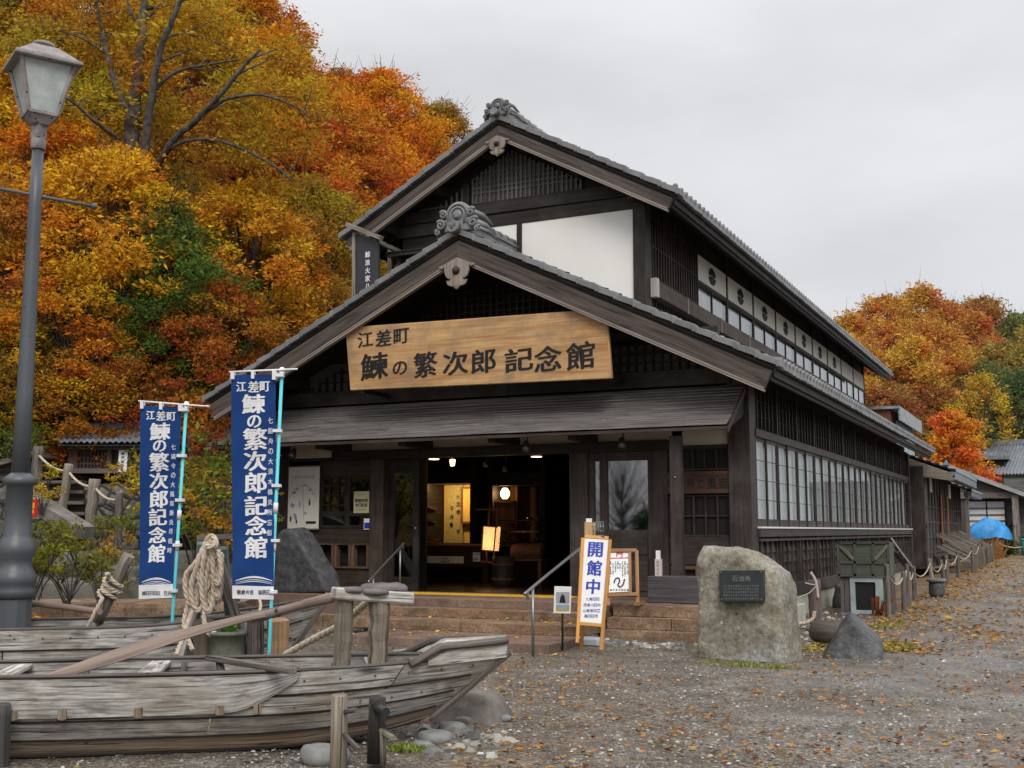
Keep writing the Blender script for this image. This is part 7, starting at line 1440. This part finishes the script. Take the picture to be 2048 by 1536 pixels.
def tree_meshes(seed, H, cr, base, npads, dens, leaf, tr=.16, flat=.55, top=1.0, bark=None):
    random.seed(seed); mb = MB(); pads = []; lean = V((U(-.08, .08), U(-.08, .08), 1))
    tp = [V((lean.x * z * H + .12 * sin(z * 5 + seed), lean.y * z * H + .12 * cos(z * 4 + seed), z * H)) for z in [i / 9 * .88 for i in range(10)]]
    mb.tube(tp, [tr * (1 - .82 * i / 9) * (1.35 if i == 0 else 1) for i in range(10)], 8)
    for i in range(npads):
        a = i * 2.39996 + U(-.4, .4); h = base + (1 - base) * ((i + .5) / npads) ** .85; env = cr * (sin(pi * min(1, max(.05, (h - base) / (1 - base) * .80 + .19))) ** .7); rr = env * sqrt(U(.22, 1.0))
        c = V((cos(a) * rr, sin(a) * rr, H * h + U(-.2, .2))); pr = cr * (U(.24, .40) if npads < 50 else U(.15, .29)); pads.append((tuple(c), (pr, pr * U(.8, 1.1), pr * flat * U(.8, 1.25)), U(.05, .95)))
        k = max(1, min(8, int((h * .62) * 10))); s0 = tp[k]; m1 = s0.lerp(c, .45) + V((0, 0, U(.0, .5) - .25)); m2 = s0.lerp(c, .8) + V((U(-.2, .2), U(-.2, .2), U(-.1, .2)))
        L_ = smoothpath([s0, m1, m2, c], 3); r0 = tr * .42 * (1 - h * .55); mb.tube(L_, [max(.012, r0 * (1 - .85 * j / (len(L_) - 1))) for j in range(len(L_))], 5, cap=False)
        for q in range(3): e_ = c + V((U(-1, 1) * pr, U(-1, 1) * pr, U(-.3, 1.3) * pr)) * 1.35; mb.tube([m2, m2.lerp(e_, .6) + V((0, 0, .08)), e_], [max(.010, r0 * .3), .011, .006], 4, cap=False)
    tm = mb.mesh('trunk', bark or BARK); cm = leaf_mesh('crown', *sprays(pads, dens, leaf), LEAF); return tm, cm
def plant(name, kinds, k, loc, rz, s, col, label, cat, group=None, names=('trunk', 'crown')):
    t = thing(name, label, cat, loc, rz, group); t.scale = s if isinstance(s, tuple) else (s, s, s)
    for me, nm in zip(kinds[k], names):
        o = bpy.data.objects.new(nm, me); COL.objects.link(o); o.parent = t
        if nm == names[1]: o.color = (*col, 1)
    return t
BIG = [tree_meshes(100 + i, 9.0, 3.5, .22, 90, 400, .165, .17, .5) for i in range(5)]
FAR = [tree_meshes(200 + i, 10.0, 3.6, .28, 66, 200, .27, .16, .55) for i in range(3)]
OR, GO, RE, OL, GR, DG, RU = (.53, .175, .022), (.60, .245, .027), (.50, .115, .025), (.32, .19, .03), (.16, .16, .03), (.11, .145, .03), (.36, .12, .028)
COLN = {OR: 'orange', GO: 'golden', RE: 'red orange', OL: 'olive yellow', GR: 'green', DG: 'dark green', RU: 'rust brown'}
def ground_under(x, y): return hz(x, y) if x < WX else max(0, 1.5 + (WX - x) * 1.2)
# left slope: (image x, image y of the crown middle, distance, colour, scale, where it stands)
LT = [(40, 560, 27, RU, .62, 'beside the lamp post, lowest on the slope'), (215, 515, 27.5, GO, .74, 'low in front of the big trunk'), (130, 700, 25.5, OR, .55, 'above the lean to shed'), (330, 610, 27.5, DG, .66, 'just above the roofed shed'), (480, 560, 29, GO, .68, 'above the smaller banner, spreading widest'), (430, 720, 26.5, RU, .50, 'behind the gap between the banners'), (620, 540, 33, OL, .72, 'left of the hanging roof sign'), (200, 790, 25.2, RU, .42, 'directly behind the shed roof'), (570, 650, 30, OL, .55, 'low beside the lower roof tip'),
      (-30, 330, 33, GO, .85, 'cut by the left edge behind the lantern'), (110, 260, 36, OL, .95, 'behind the lantern'), (420, 380, 36, RU, .85, 'right of the big trunk'), (560, 420, 38, RE, .85, 'with the reddest crown on the slope'), (690, 400, 42, RE, .82, 'touching the upper gable at its left'), (350, 500, 31, OL, .62, 'under the spreading limbs'), (640, 330, 45, OR, .88, 'behind the reddest one'),
      (20, 120, 42, OL, 1.0, 'at the upper left corner'), (180, 90, 43, GO, .85, 'at the top edge left of the big trunk'), (400, 190, 44, GO, 1.0, 'at the top behind the spreading limbs'), (520, 230, 48, OR, 1.0, 'on the skyline left of the rounded top'), (750, 310, 50, OR, 1.0, 'brightest on the skyline beside the roof'), (820, 380, 55, RE, .9, 'low on the skyline against the upper roof'), (310, 60, 47, OL, .62, 'at the top edge right of the big trunk'), (500, 130, 52, OR, .95, 'with the rounded top against the sky'), (-60, 220, 40, OL, 1.0, 'half cut by the left edge'), (400, 50, 53, OR, .95, 'high on the skyline at the top edge'), (680, 270, 58, RU, .9, 'far back between two skyline crowns'), (880, 310, 62, RU, .8, 'farthest along the skyline by the ridge tiles'), (120, 420, 31, OR, .75, 'behind the lamp cross bar'), (760, 420, 46, GO, .8, 'hidden mostly by the upper gable'), (290, 700, 26.5, DG, .5, 'darkest and low above the shed'), (0, 760, 24.8, OL, .45, 'low at the left edge over the lean to shed')]
for i, (x, y, D, col, s, where) in enumerate(LT):
    c = at(x, y, D); H = 9.0 * s * .62; z = min(c.z - H, ground_under(c.x, c.y)); z = max(z, c.z - H - 2.5)
    plant('autumn_tree', BIG, i % 5, V((c.x, c.y, c.z - H)), i * 1.7, s, tuple(q * random.uniform(1.0, 1.25) for q in col), '%s tree on the slope %s' % (COLN[col], where), 'tree', 'autumn trees on the left slope')
# the big tree with the open crown
random.seed(9)
D0 = 29.0; t = thing('big_oak', 'big olive and orange tree with a thick grey trunk and long spreading limbs', 'tree', at(255, 470, D0))
mb = MB(); pads = []
def limb(pts, r0, r1, dd=0, pad=0, tone=None):
    P = smoothpath([at(x, y, D0 + d_) for x, y, d_ in pts], 6); n_ = len(P); mb.tube([p + V((U(-1, 1), U(-1, 1), U(-1, 1))) * r0 * .10 for p in P], [.72 * (r0 + (r1 - r0) * i / (n_ - 1)) for i in range(n_)], 8, cap=False)
    for k in range(pad):
        i = int(n_ * (.35 + .65 * (k + U(0, .9)) / pad)); i = min(n_ - 1, i); c = P[i] + V((U(-.9, .9), U(-.7, .7), U(-.3, .9))) + _h * U(.5, 2.2); r = U(.4, .85); pads.append((tuple(c), (r * 1.1, r, r * .55), U(.1, .9) if tone is None else tone)); mb.tube([P[max(0, i - 2)], P[i].lerp(c, .6) + V((0, 0, .1)), c], [max(.012, r1 * .8), .012, .006], 4, cap=False)
limb([(255, 470, 0), (258, 390, 0), (262, 300, 0), (268, 225, 0), (275, 150, .2), (285, 60, .5), (295, -60, 1)], .36, .10, pad=8)
limb([(272, 400, 0), (285, 330, -.4), (300, 215, -.6), (318, 110, -.8), (345, 40, -1), (375, -30, -1)], .20, .06, pad=7)
limb([(285, 385, -.3), (340, 290, -1), (392, 240, -1.4), (440, 190, -1.8), (490, 130, -2), (520, 100, -2)], .14, .04, pad=6)
limb([(330, 300, -.9), (380, 280, -1.2), (440, 282, -1.5), (500, 305, -1.8), (560, 340, -2), (585, 365, -2)], .075, .025, pad=5)
limb([(392, 240, -1.4), (450, 200, -1.8), (520, 190, -2.2), (585, 210, -2.4), (620, 235, -2.5)], .07, .02, pad=5)
limb([(262, 230, 0), (235, 180, .4), (215, 110, .8), (200, 40, 1), (185, -30, 1)], .13, .04, pad=6)
limb([(300, 190, -.5), (350, 145, -.6), (420, 128, -.8), (480, 120, -1)], .08, .025, pad=5)
limb([(310, 130, -.6), (330, 80, -.2), (370, 68, .3), (430, 85, .5), (480, 110, .6)], .06, .02, pad=4)
limb([(262, 300, 0), (225, 270, -.8), (180, 235, -1.4), (140, 200, -1.8), (110, 190, -2)], .09, .025, pad=5)
limb([(215, 110, .8), (170, 80, .6), (120, 60, .3)], .05, .02, pad=4); limb([(285, 60, .5), (260, 20, .7), (250, -30, .8)], .06, .03, pad=4)
part(mb, 'trunk', BARK, t); me = leaf_mesh('crown', *sprays(pads, 430, .135), LEAF); inv = W(t).inverted(); me.transform(inv); o = bpy.data.objects.new('crown', me); COL.objects.link(o); o.parent = t; o.color = (.44, .215, .03, 1)

# right hill
RT = [(1700, 690, 92, OR), (1790, 690, 96, OR), (1870, 700, 92, OR), (1950, 690, 98, RE), (2010, 740, 90, OL), (1740, 780, 86, OR), (1830, 780, 84, GO), (1910, 790, 86, OR), (1980, 820, 84, GR), (1690, 770, 88, GO), (1770, 650, 106, OR), (1900, 650, 108, RE), (1845, 640, 110, OR), (1965, 640, 112, RU), (2040, 690, 104, GR), (2070, 790, 88, OL), (1780, 850, 80, RU), (1860, 850, 82, RU), (2040, 850, 80, DG), (1720, 840, 82, OR), (1945, 850, 83, RU), (2090, 700, 100, OL), (1660, 700, 104, RU), (1640, 760, 96, OR)]
RT = [(x, y + (52 if y < 750 else 12), D, col) for x, y, D, col in RT]
RW = ['leftmost on the far hill crest against the roof eave', 'second on the far hill crest from the roof', 'mid crest of the far hill', 'reddest on the far hill crest', 'at the right end of the far hill crest', 'left on the middle band of the far hill', 'golden in the middle of the far hill', 'right of the golden one on the far hill', 'greenest on the middle band of the far hill', 'golden close to the roof end on the far hill', 'far back behind the crest at its left', 'far back behind the crest at its right', 'far back behind the crest in the middle', 'far back behind the reddest crest tree', 'hazy green at the right edge high up', 'olive at the right edge halfway up', 'low on the far hill behind the rooftop hut', 'low on the far hill behind the maple', 'dark low at the right edge behind the far house', 'low on the far hill beside the roof end', 'low on the far hill above the far house', 'beyond the right edge of the crest', 'behind the upper roof end at the crest', 'half hidden by the upper roof end']
for i, (x, y, D, col) in enumerate(RT):
    s = U(.95, 1.15) * D / 92; c = at(x, y, D); H = 10 * s * .62; pale = tuple(q * (1.0, .95, .8)[k_] + .05 for k_, q in enumerate(col))  # distance haze is mixed into the crown colour, there is no mist
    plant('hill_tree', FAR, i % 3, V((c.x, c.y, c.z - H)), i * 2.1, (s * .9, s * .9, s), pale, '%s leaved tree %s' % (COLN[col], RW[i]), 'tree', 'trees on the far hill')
MAP = [tree_meshes(301, 5.0, 1.75, .12, 34, 520, .20, .09, .6), tree_meshes(302, 4.4, 1.5, .2, 26, 260, .16, .06, .7)]
c = at(1905, 905, 66); plant('red_maple', MAP, 0, c - V((0, 0, 3.2)), .5, (1.05, 1.05, 1.08), (.70, .20, .045), 'bright orange red maple behind the gabled porch house', 'tree')
c = at(1965, 840, 76); plant('golden_sapling', MAP, 1, c - V((0, 0, 2.6)), 1.5, 1.25, (.55, .31, .05), 'small golden yellow tree above the far tiled roof', 'tree')
# clipped shrubs by the tarpaulin
def bush_meshes(seed, rx, ry, rz, n, leaf, cone=False):
    random.seed(seed); pads = []
    for i in range(n):
        a, h = U(0, 6.28), U(0, 1); k = (1 - h) ** .6 if cone else sqrt(max(.05, 1 - (h * 1.6 - .6) ** 2)); rr = sqrt(U(.3, 1)) * k; pads.append(((cos(a) * rr * rx, sin(a) * rr * ry, h * rz), (rx * .22, ry * .22, rz * .13), U(.2, .8)))
    mb = MB(); mb.tube([V((0, 0, -.2)), V((0, 0, rz * .8))], [.05, .02], 6); return mb.mesh('stem', BARK), leaf_mesh('foliage', *sprays(pads, 900, leaf), LEAF)
BU = [bush_meshes(401, .85, .85, 2.3, 60, .10, True), bush_meshes(402, .6, .6, .95, 40, .09)]
c = at(2006, 1086, 54); plant('conical_shrub', BU, 0, V((c.x, c.y, gz(c.x, c.y))), 0, 1.0, (.05, .085, .018), 'dark green conical clipped shrub behind the blue tarpaulin', 'shrub', names=('stem', 'foliage'))
for i, (x, D, s) in enumerate(((1968, 50.5, .9), (1990, 50, .75), (2046, 51, .8))): c = at(x, 1090, D); plant('round_shrub', BU, 1, V((c.x, c.y, gz(c.x, c.y))), i, s, (.06, .09, .02), ['round dark shrub before the left end of the tarpaulin', 'smaller round dark shrub before the middle of the tarpaulin', 'round dark shrub right of the porch post'][i], 'shrub', 'clipped round shrubs', ('stem', 'foliage'))
mb = MB(); random.seed(8)
for i in range(160): c = at(1980 + U(-14, 26), 1100, 49.5 + U(-.4, .4)); c.z = gz(c.x, c.y); d = V((U(-.35, .35), U(-.2, .2), U(.5, 1.0))); mb.tube([c, c + d * .6, c + d * 1.05 + V((U(-.1, .1), 0, -.05))], [.012, .010, .004], 3, cap=False)
solo(mb, 'dry_grass_tuft', plain('dry_stalk', (.42, .20, .07), .9, var=.3), 'tuft of dry orange stalks before the blue tarpaulin', 'plant')
# loose shrubs on the left bank
def shrub_meshes(seed, h, r, n, leaf):
    random.seed(seed); mb = MB(); pads = []
    for i in range(n):
        a = U(0, 6.28); rr = r * sqrt(U(.02, 1)); e_ = V((cos(a) * rr, sin(a) * rr, h * U(.35, 1.0))); b0 = V((U(-.08, .08), U(-.08, .08), -.05)); P = smoothpath([b0, b0.lerp(e_, .45) + V((0, 0, h * .12)), e_], 4); mb.tube(P, [.017 * (1 - .7 * j / len(P)) for j in range(len(P))], 5, cap=False)
        for q in range(3): e2 = e_ + V((U(-.2, .2), U(-.2, .2), U(-.05, .18))); mb.tube([P[-3], e2], [.008, .004], 4, cap=False); pads.append((tuple(e2), (.15, .15, .07), U(.05, .95)))
    return mb.mesh('stems', BARK), leaf_mesh('foliage', *sprays(pads, 330, leaf), LEAF, fan=3, wide=.5)
SH = [shrub_meshes(500 + i, 1.3, .75, 15, .105) for i in range(4)]
YG, YE, DR = (.20, .19, .03), (.46, .29, .03), (.30, .03, .03)
SB = [(40, 890, 23.2, GR, .8, 'behind the lamp post at the lean to shed'), (20, 850, 24.5, YG, 1.0, 'at the left edge above the lean to shed'), (95, 950, 21.2, YE, .3, 'beside the topmost rope post'), (85, 990, 20.0, YE, .42, 'left of the hill stairs'), (85, 1085, 17.5, YG, .62, 'at the foot of the stone stringer'), (160, 1085, 18.0, YG, .55, 'before the lowest stair treads'), (66, 1125, 15.0, YG, .72, 'right beside the lamp post base'), (140, 1135, 15.2, GR, .62, 'with bare stems before the terrace steps'), (205, 1150, 15.4, YG, .5, 'left of the leaning stake'), (252, 1105, 16.6, OL, .5, 'below the lowest rope post'), (300, 935, 22.2, YG, .5, 'hiding the end of the roofed shed'), (262, 1050, 18.6, YG, .4, 'left of the smaller banner'), (215, 1055, 19.0, YG, .35, 'between the two pale rope posts'), (385, 930, 21.5, YG, 1.1, 'tallest between the two banners'), (440, 915, 22.0, DR, .75, 'with dark red leaves beside the larger banner'), (410, 985, 20.0, GR, 1.15, 'green in the middle between the banners'), (450, 1000, 19.0, OL, 1.0, 'against the larger banner'), (390, 1040, 18.2, YG, 1.0, 'low behind the rope coil'), (445, 1055, 17.6, OL, .9, 'low behind the trestle'), (300, 965, 21.0, YE, .9, 'behind the smaller banner'), (520, 1040, 18.0, GR, .5, 'behind the larger banner near the wall end'), (110, 870, 24.8, OL, 1.1, 'behind the shed at its left end'), (280, 850, 25.6, RU, 1.2, 'behind the shed roof at its right end'), (400, 860, 23.5, RU, 1.3, 'high on the bank between the banners'), (460, 960, 21.0, YG, 1.1, 'on the bank by the canopy end'), (345, 1000, 19.8, YE, .9, 'right behind the smaller banner pole')]
for i, (x, y, D, col, s, wh) in enumerate(SB):
    c = at(x, y, D); nm = {GR: 'green', YG: 'yellow green', YE: 'yellow', OL: 'olive', DR: 'dark red', RU: 'rusty'}[col]
    plant('bank_shrub', SH, i % 4, c - V((0, 0, .75 * s)), i * 1.3, s, tuple(q * random.uniform(.85, 1.15) for q in col), '%s leaved loose shrub %s' % (nm, wh), 'shrub', 'loose shrubs on the left bank', ('stems', 'foliage'))

# ---------------------------------------------------------------- leaves, pebbles, moss on the ground
def scatter_leaves(n, fn, size, name, label, col, lift=.012):
    P = []; 
    while len(P) < n:
        p = fn()
        if p is not None: P.append(p)
    P = np.array(P); m = len(P); a = rng.uniform(0, 6.28, m); l = size * rng.uniform(.55, 1.35, m); cu = rng.uniform(-.1, .5, m); d = np.stack([np.cos(a), np.sin(a), rng.uniform(-.15, .35, m)], 1); s = np.stack([-np.sin(a), np.cos(a), rng.uniform(-.4, .4, m)], 1)
    c = P + np.array([0, 0, lift]); up = np.zeros((m, 3)); up[:, 2] = 1; L3 = l[:, None]
    v = np.stack([c - d * L3 * .5 + up * L3 * cu[:, None] * .4, c - s * L3 * .26 , c + d * L3 * .5 + up * L3 * cu[:, None] * .4, c + s * L3 * .26 + up * L3 * .12], 1).reshape(-1, 3)
    me = bpy.data.meshes.new(name); me.from_pydata(v.tolist(), [], [(4 * i, 4 * i + 1, 4 * i + 2, 4 * i + 3) for i in range(m)]); at_ = me.attributes.new('tone', 'FLOAT', 'FACE'); at_.data.foreach_set('value', rng.uniform(0, 1, m).astype(np.float32)); me.materials.append(LEAFG); o = bpy.data.objects.new(name, me); COL.objects.link(o); o.color = (*col, 1); tag(o, label, 'leaves', None, 'stuff'); return o
LEAFG = leafmat('dry_leaf', (.5, .2, .03), .075, 1.2, .15)
random.seed(15)
def f1():
    D = 6.8 * (22 / 6.8) ** (random.random() ** .8); x = U(900, 2100) if random.random() < .92 else U(0, 900); p = at(x, 1062, D)
    if noise.noise(V((p.x * .7, p.y * .7, 2))) + .5 * noise.noise(V((p.x * 2.1, p.y * 2.1, 8))) < U(-.35, .38): return None
    if 16.0 < p.y and p.x < -4.7: return None
    if p.y > 13.9 and -9.7 < p.x < -6.2: return None
    return (p.x, p.y, gz(p.x, p.y) + .004)
scatter_leaves(3000, f1, .058, 'fallen_leaves', 'fallen orange and yellow leaves strewn over the gravel', (.32, .13, .045))
def f2():
    y = 16 + 40 * random.random() ** 1.2; x = -3.4 + abs(random.gauss(0, 1.4)) * (1 + y / 60)
    if noise.noise(V((x * .9, y * .45, 7))) < U(-.55, .3): return None
    if x > 2: return None
    return (x, y, gz(x, y) + .004)
scatter_leaves(6500, f2, .085, 'fallen_leaves', 'drift of yellow brown leaves along the hall side of the lane', (.36, .165, .055))
def f3():
    k = random.random()
    if k < .25: p = V((U(-10.5, -6.4), U(14.1, 15.3), .125))
    elif k < .4: p = V((U(-10.6, -6.5), U(15.4, 16.05), .262))
    elif k < .55: p = V((U(-9, -6), U(13.2, 14), .004))
    else: D = U(11.6, 15.3); p = at(U(-60, 240), 1062, D); p.z = .02
    return (p.x, p.y, p.z)
scatter_leaves(420, f3, .06, 'fallen_leaves', 'small leaves caught on the steps and behind the boats', (.52, .26, .05))
def heap():
    p = at(U(20, 190), 1062, U(12.7, 14.2)); return (p.x, p.y, .47 + .07 * noise.noise(V((p.x * 2, p.y * 2, 0))) + U(0, .05))
scatter_leaves(1500, heap, .11, 'leaf_heap', 'heap of rust orange leaves behind the rear boat beside the lamp', (.36, .115, .025))
cc = at(105, 1062, 13.5); rock('soil_mound', 'low brown soil mound under the heap of rust leaves', V((cc.x, cc.y, .12)), (.85, .9, .36), [((0, 0, 1), .9)], GRANITE, .05, 40, 3)
cc = onz(905, 1452, 0); rock('bow_stone', 'broad brown grey stone propping the bow of the front boat', cc + V((-.12, .35, .06)), (.42, .3, .24), [((0, 0, 1), .75), ((0, -1, .5), .7), ((1, 0, .3), .85)], mottle('brown_grey_stone', (.12, .105, .09), (.29, .26, .23), 3, .85, .3, .8, .03), .07, 41, 4)
for k_, (tx, ty, sc) in enumerate(((-17.3, -12, 1.15), (-18.0, -13.5, .8))): plant('conical_shrub', BU, 0, V((tx, ty, 0)), k_, sc, (.05, .085, .018), ['tall conical evergreen mirrored in the glazed door', 'small conical evergreen mirrored in the glazed door'][k_], 'shrub', names=('stem', 'foliage'))
bt_ = thing('bare_tree', 'bare tree mirrored in the glazed door pane', 'tree', V((-18.7, -12.5, 0))); o = bpy.data.objects.new('trunk', BIG[1][0]); COL.objects.link(o); o.parent = bt_; bt_.scale = (.62, .62, .62)
def pebbles(name, label, n, fn, r0, r1, mat, cat='pebbles'):
    base = np.array([(1, 0, 0), (.5, .87, 0), (-.5, .87, 0), (-1, 0, 0), (-.5, -.87, 0), (.5, -.87, 0), (.45, .25, .5), (-.45, .3, .5), (0, -.5, .5)], float); fs = [(0, 1, 6), (1, 2, 7, 6), (2, 3, 7), (3, 4, 8, 7), (4, 5, 8), (5, 0, 6, 8), (6, 7, 8)]
    VV, FF, k = [], [], 0
    while k < n:
        p = fn()
        if p is None: continue
        r = r0 + (r1 - r0) * random.random() ** 2.2; a = U(0, 6.28); q = base * np.array([r * U(.8, 1.3), r * U(.6, 1), r * U(.7, 1.3)]) * rng.uniform(.82, 1.18, (9, 1)); R2 = np.array([[cos(a), -sin(a), 0], [sin(a), cos(a), 0], [0, 0, 1]]); q = q @ R2.T + np.array(p); VV += q.tolist(); FF += [tuple(i + 9 * k for i in f) for f in fs]; k += 1
    me = bpy.data.meshes.new(name); me.from_pydata(VV, [], FF); me.materials.append(mat); o = bpy.data.objects.new(name, me); COL.objects.link(o); tag(o, label, cat, None, 'stuff'); return o
def pebmat(name, a, b, c):
    g = NG(name); r = g.island(); col = g.ramp(r, [(0, a), (.5, b), (.85, c), (1, (.55, .53, .49))]); return g.fin(col, .8, .3)
def g1():
    D = 6.6 * (17 / 6.6) ** random.random(); p = at(U(500, 2100) if random.random() < .85 else U(-50, 600), 1062, D)
    if p.y > 13.9 and p.x < -5: return None
    return (p.x, p.y, gz(p.x, p.y) + .012 * noise.noise(V((p.x * 3, p.y * 3, 4))))
pebbles('gravel', 'loose grey gravel grains over the forecourt', 15000, g1, .006, .022, pebmat('gravel_grain', (.07, .066, .06), (.19, .175, .155), (.33, .31, .28)), 'gravel')
def g2():
    k = random.random()
    if k < .45: p = V((U(-6.4, -4.6), U(15.3, 16.1), .0))
    elif k < .62: q = at(U(850, 1010), 1062, U(8.3, 9.6)); p = V((q.x, q.y, 0))
    else: y = U(16.5, 23); x = XR + .2 + abs(random.gauss(0, .6)); p = V((x, y, gz(x, y)))
    return (p.x, p.y, p.z)
pebbles('river_pebbles', 'pale and dark pebbles along the foot of the platform and hall', 900, g2, .018, .085, pebmat('pebble_stone', (.07, .07, .068), (.17, .165, .15), (.34, .32, .28)))
for i, (x, y, r) in enumerate(((870, 1474, .12), (905, 1455, .10), (845, 1490, .07), (930, 1440, .09), (1005, 1436, .07), (960, 1425, .06), (650, 1510, .16), (1012, 1310, .05))): p = onz(x, y, r * .3); rock('cobble', ['flat pale cobble under the bow of the front boat', 'second flat cobble farther right under the bow', 'small round cobble left of the flat pale cobble', 'grey cobble at the waterline plank of the bow', 'dark cobble lying alone right of the bow', 'small cobble behind the dark lone cobble', 'broad dark stone between the two peg posts', 'small white stone near the handrail foot'][i], p, (r, r * .7, r * .5), [((0, 0, 1), .8)], COBBLE, .08, i + 11, 3, 'cobbles around the bow')
def blades(name, label, spots, n, h, mat):
    VV, FF = [], []; k = 0
    for _ in range(n):
        x, y, rx, ry = random.choice(spots); a, r = U(0, 6.28), sqrt(random.random()); p = V((x + cos(a) * r * rx, y + sin(a) * r * ry, 0)); p.z = gz(p.x, p.y)
        if noise.noise(V((p.x * 4, p.y * 4, 9))) < U(-.4, .2): continue
        d = V((U(-1, 1), U(-1, 1), 0)) * h * .5; s = V((U(-1, 1), U(-1, 1), 0)).normalized() * h * .3; hh = h * U(.4, 1); VV += [tuple(p - s), tuple(p + s), tuple(p + d + V((0, 0, hh)))]; FF.append((3 * k, 3 * k + 1, 3 * k + 2)); k += 1
    me = bpy.data.meshes.new(name); me.from_pydata(VV, [], FF); me.materials.append(mat); o = bpy.data.objects.new(name, me); COL.objects.link(o); tag(o, label, 'moss', None, 'stuff')
MOSS = pebmat('moss_blade', (.07, .10, .012), (.16, .20, .025), (.27, .30, .04))
sp1 = [(*onz(1470, 1330, 0).xy, .5, .22), (*onz(1545, 1335, 0).xy, .35, .16), (*onz(1620, 1300, 0).xy, .28, .35), (*onz(1775, 1290, 0).xy, .35, .5), (*onz(1780, 1255, 0).xy, .3, .7), (*onz(1650, 1290, 0).xy, .25, .3), (*onz(1800, 1300, 0).xy, .25, .3)]
blades('moss', 'bright green moss round the monument stone and the pointed rock', sp1, 14000, .035, MOSS); blades('moss', 'tuft of green weed at the foot of the dark peg post', [(*onz(815, 1500, 0).xy, .16, .1)], 700, .05, MOSS)
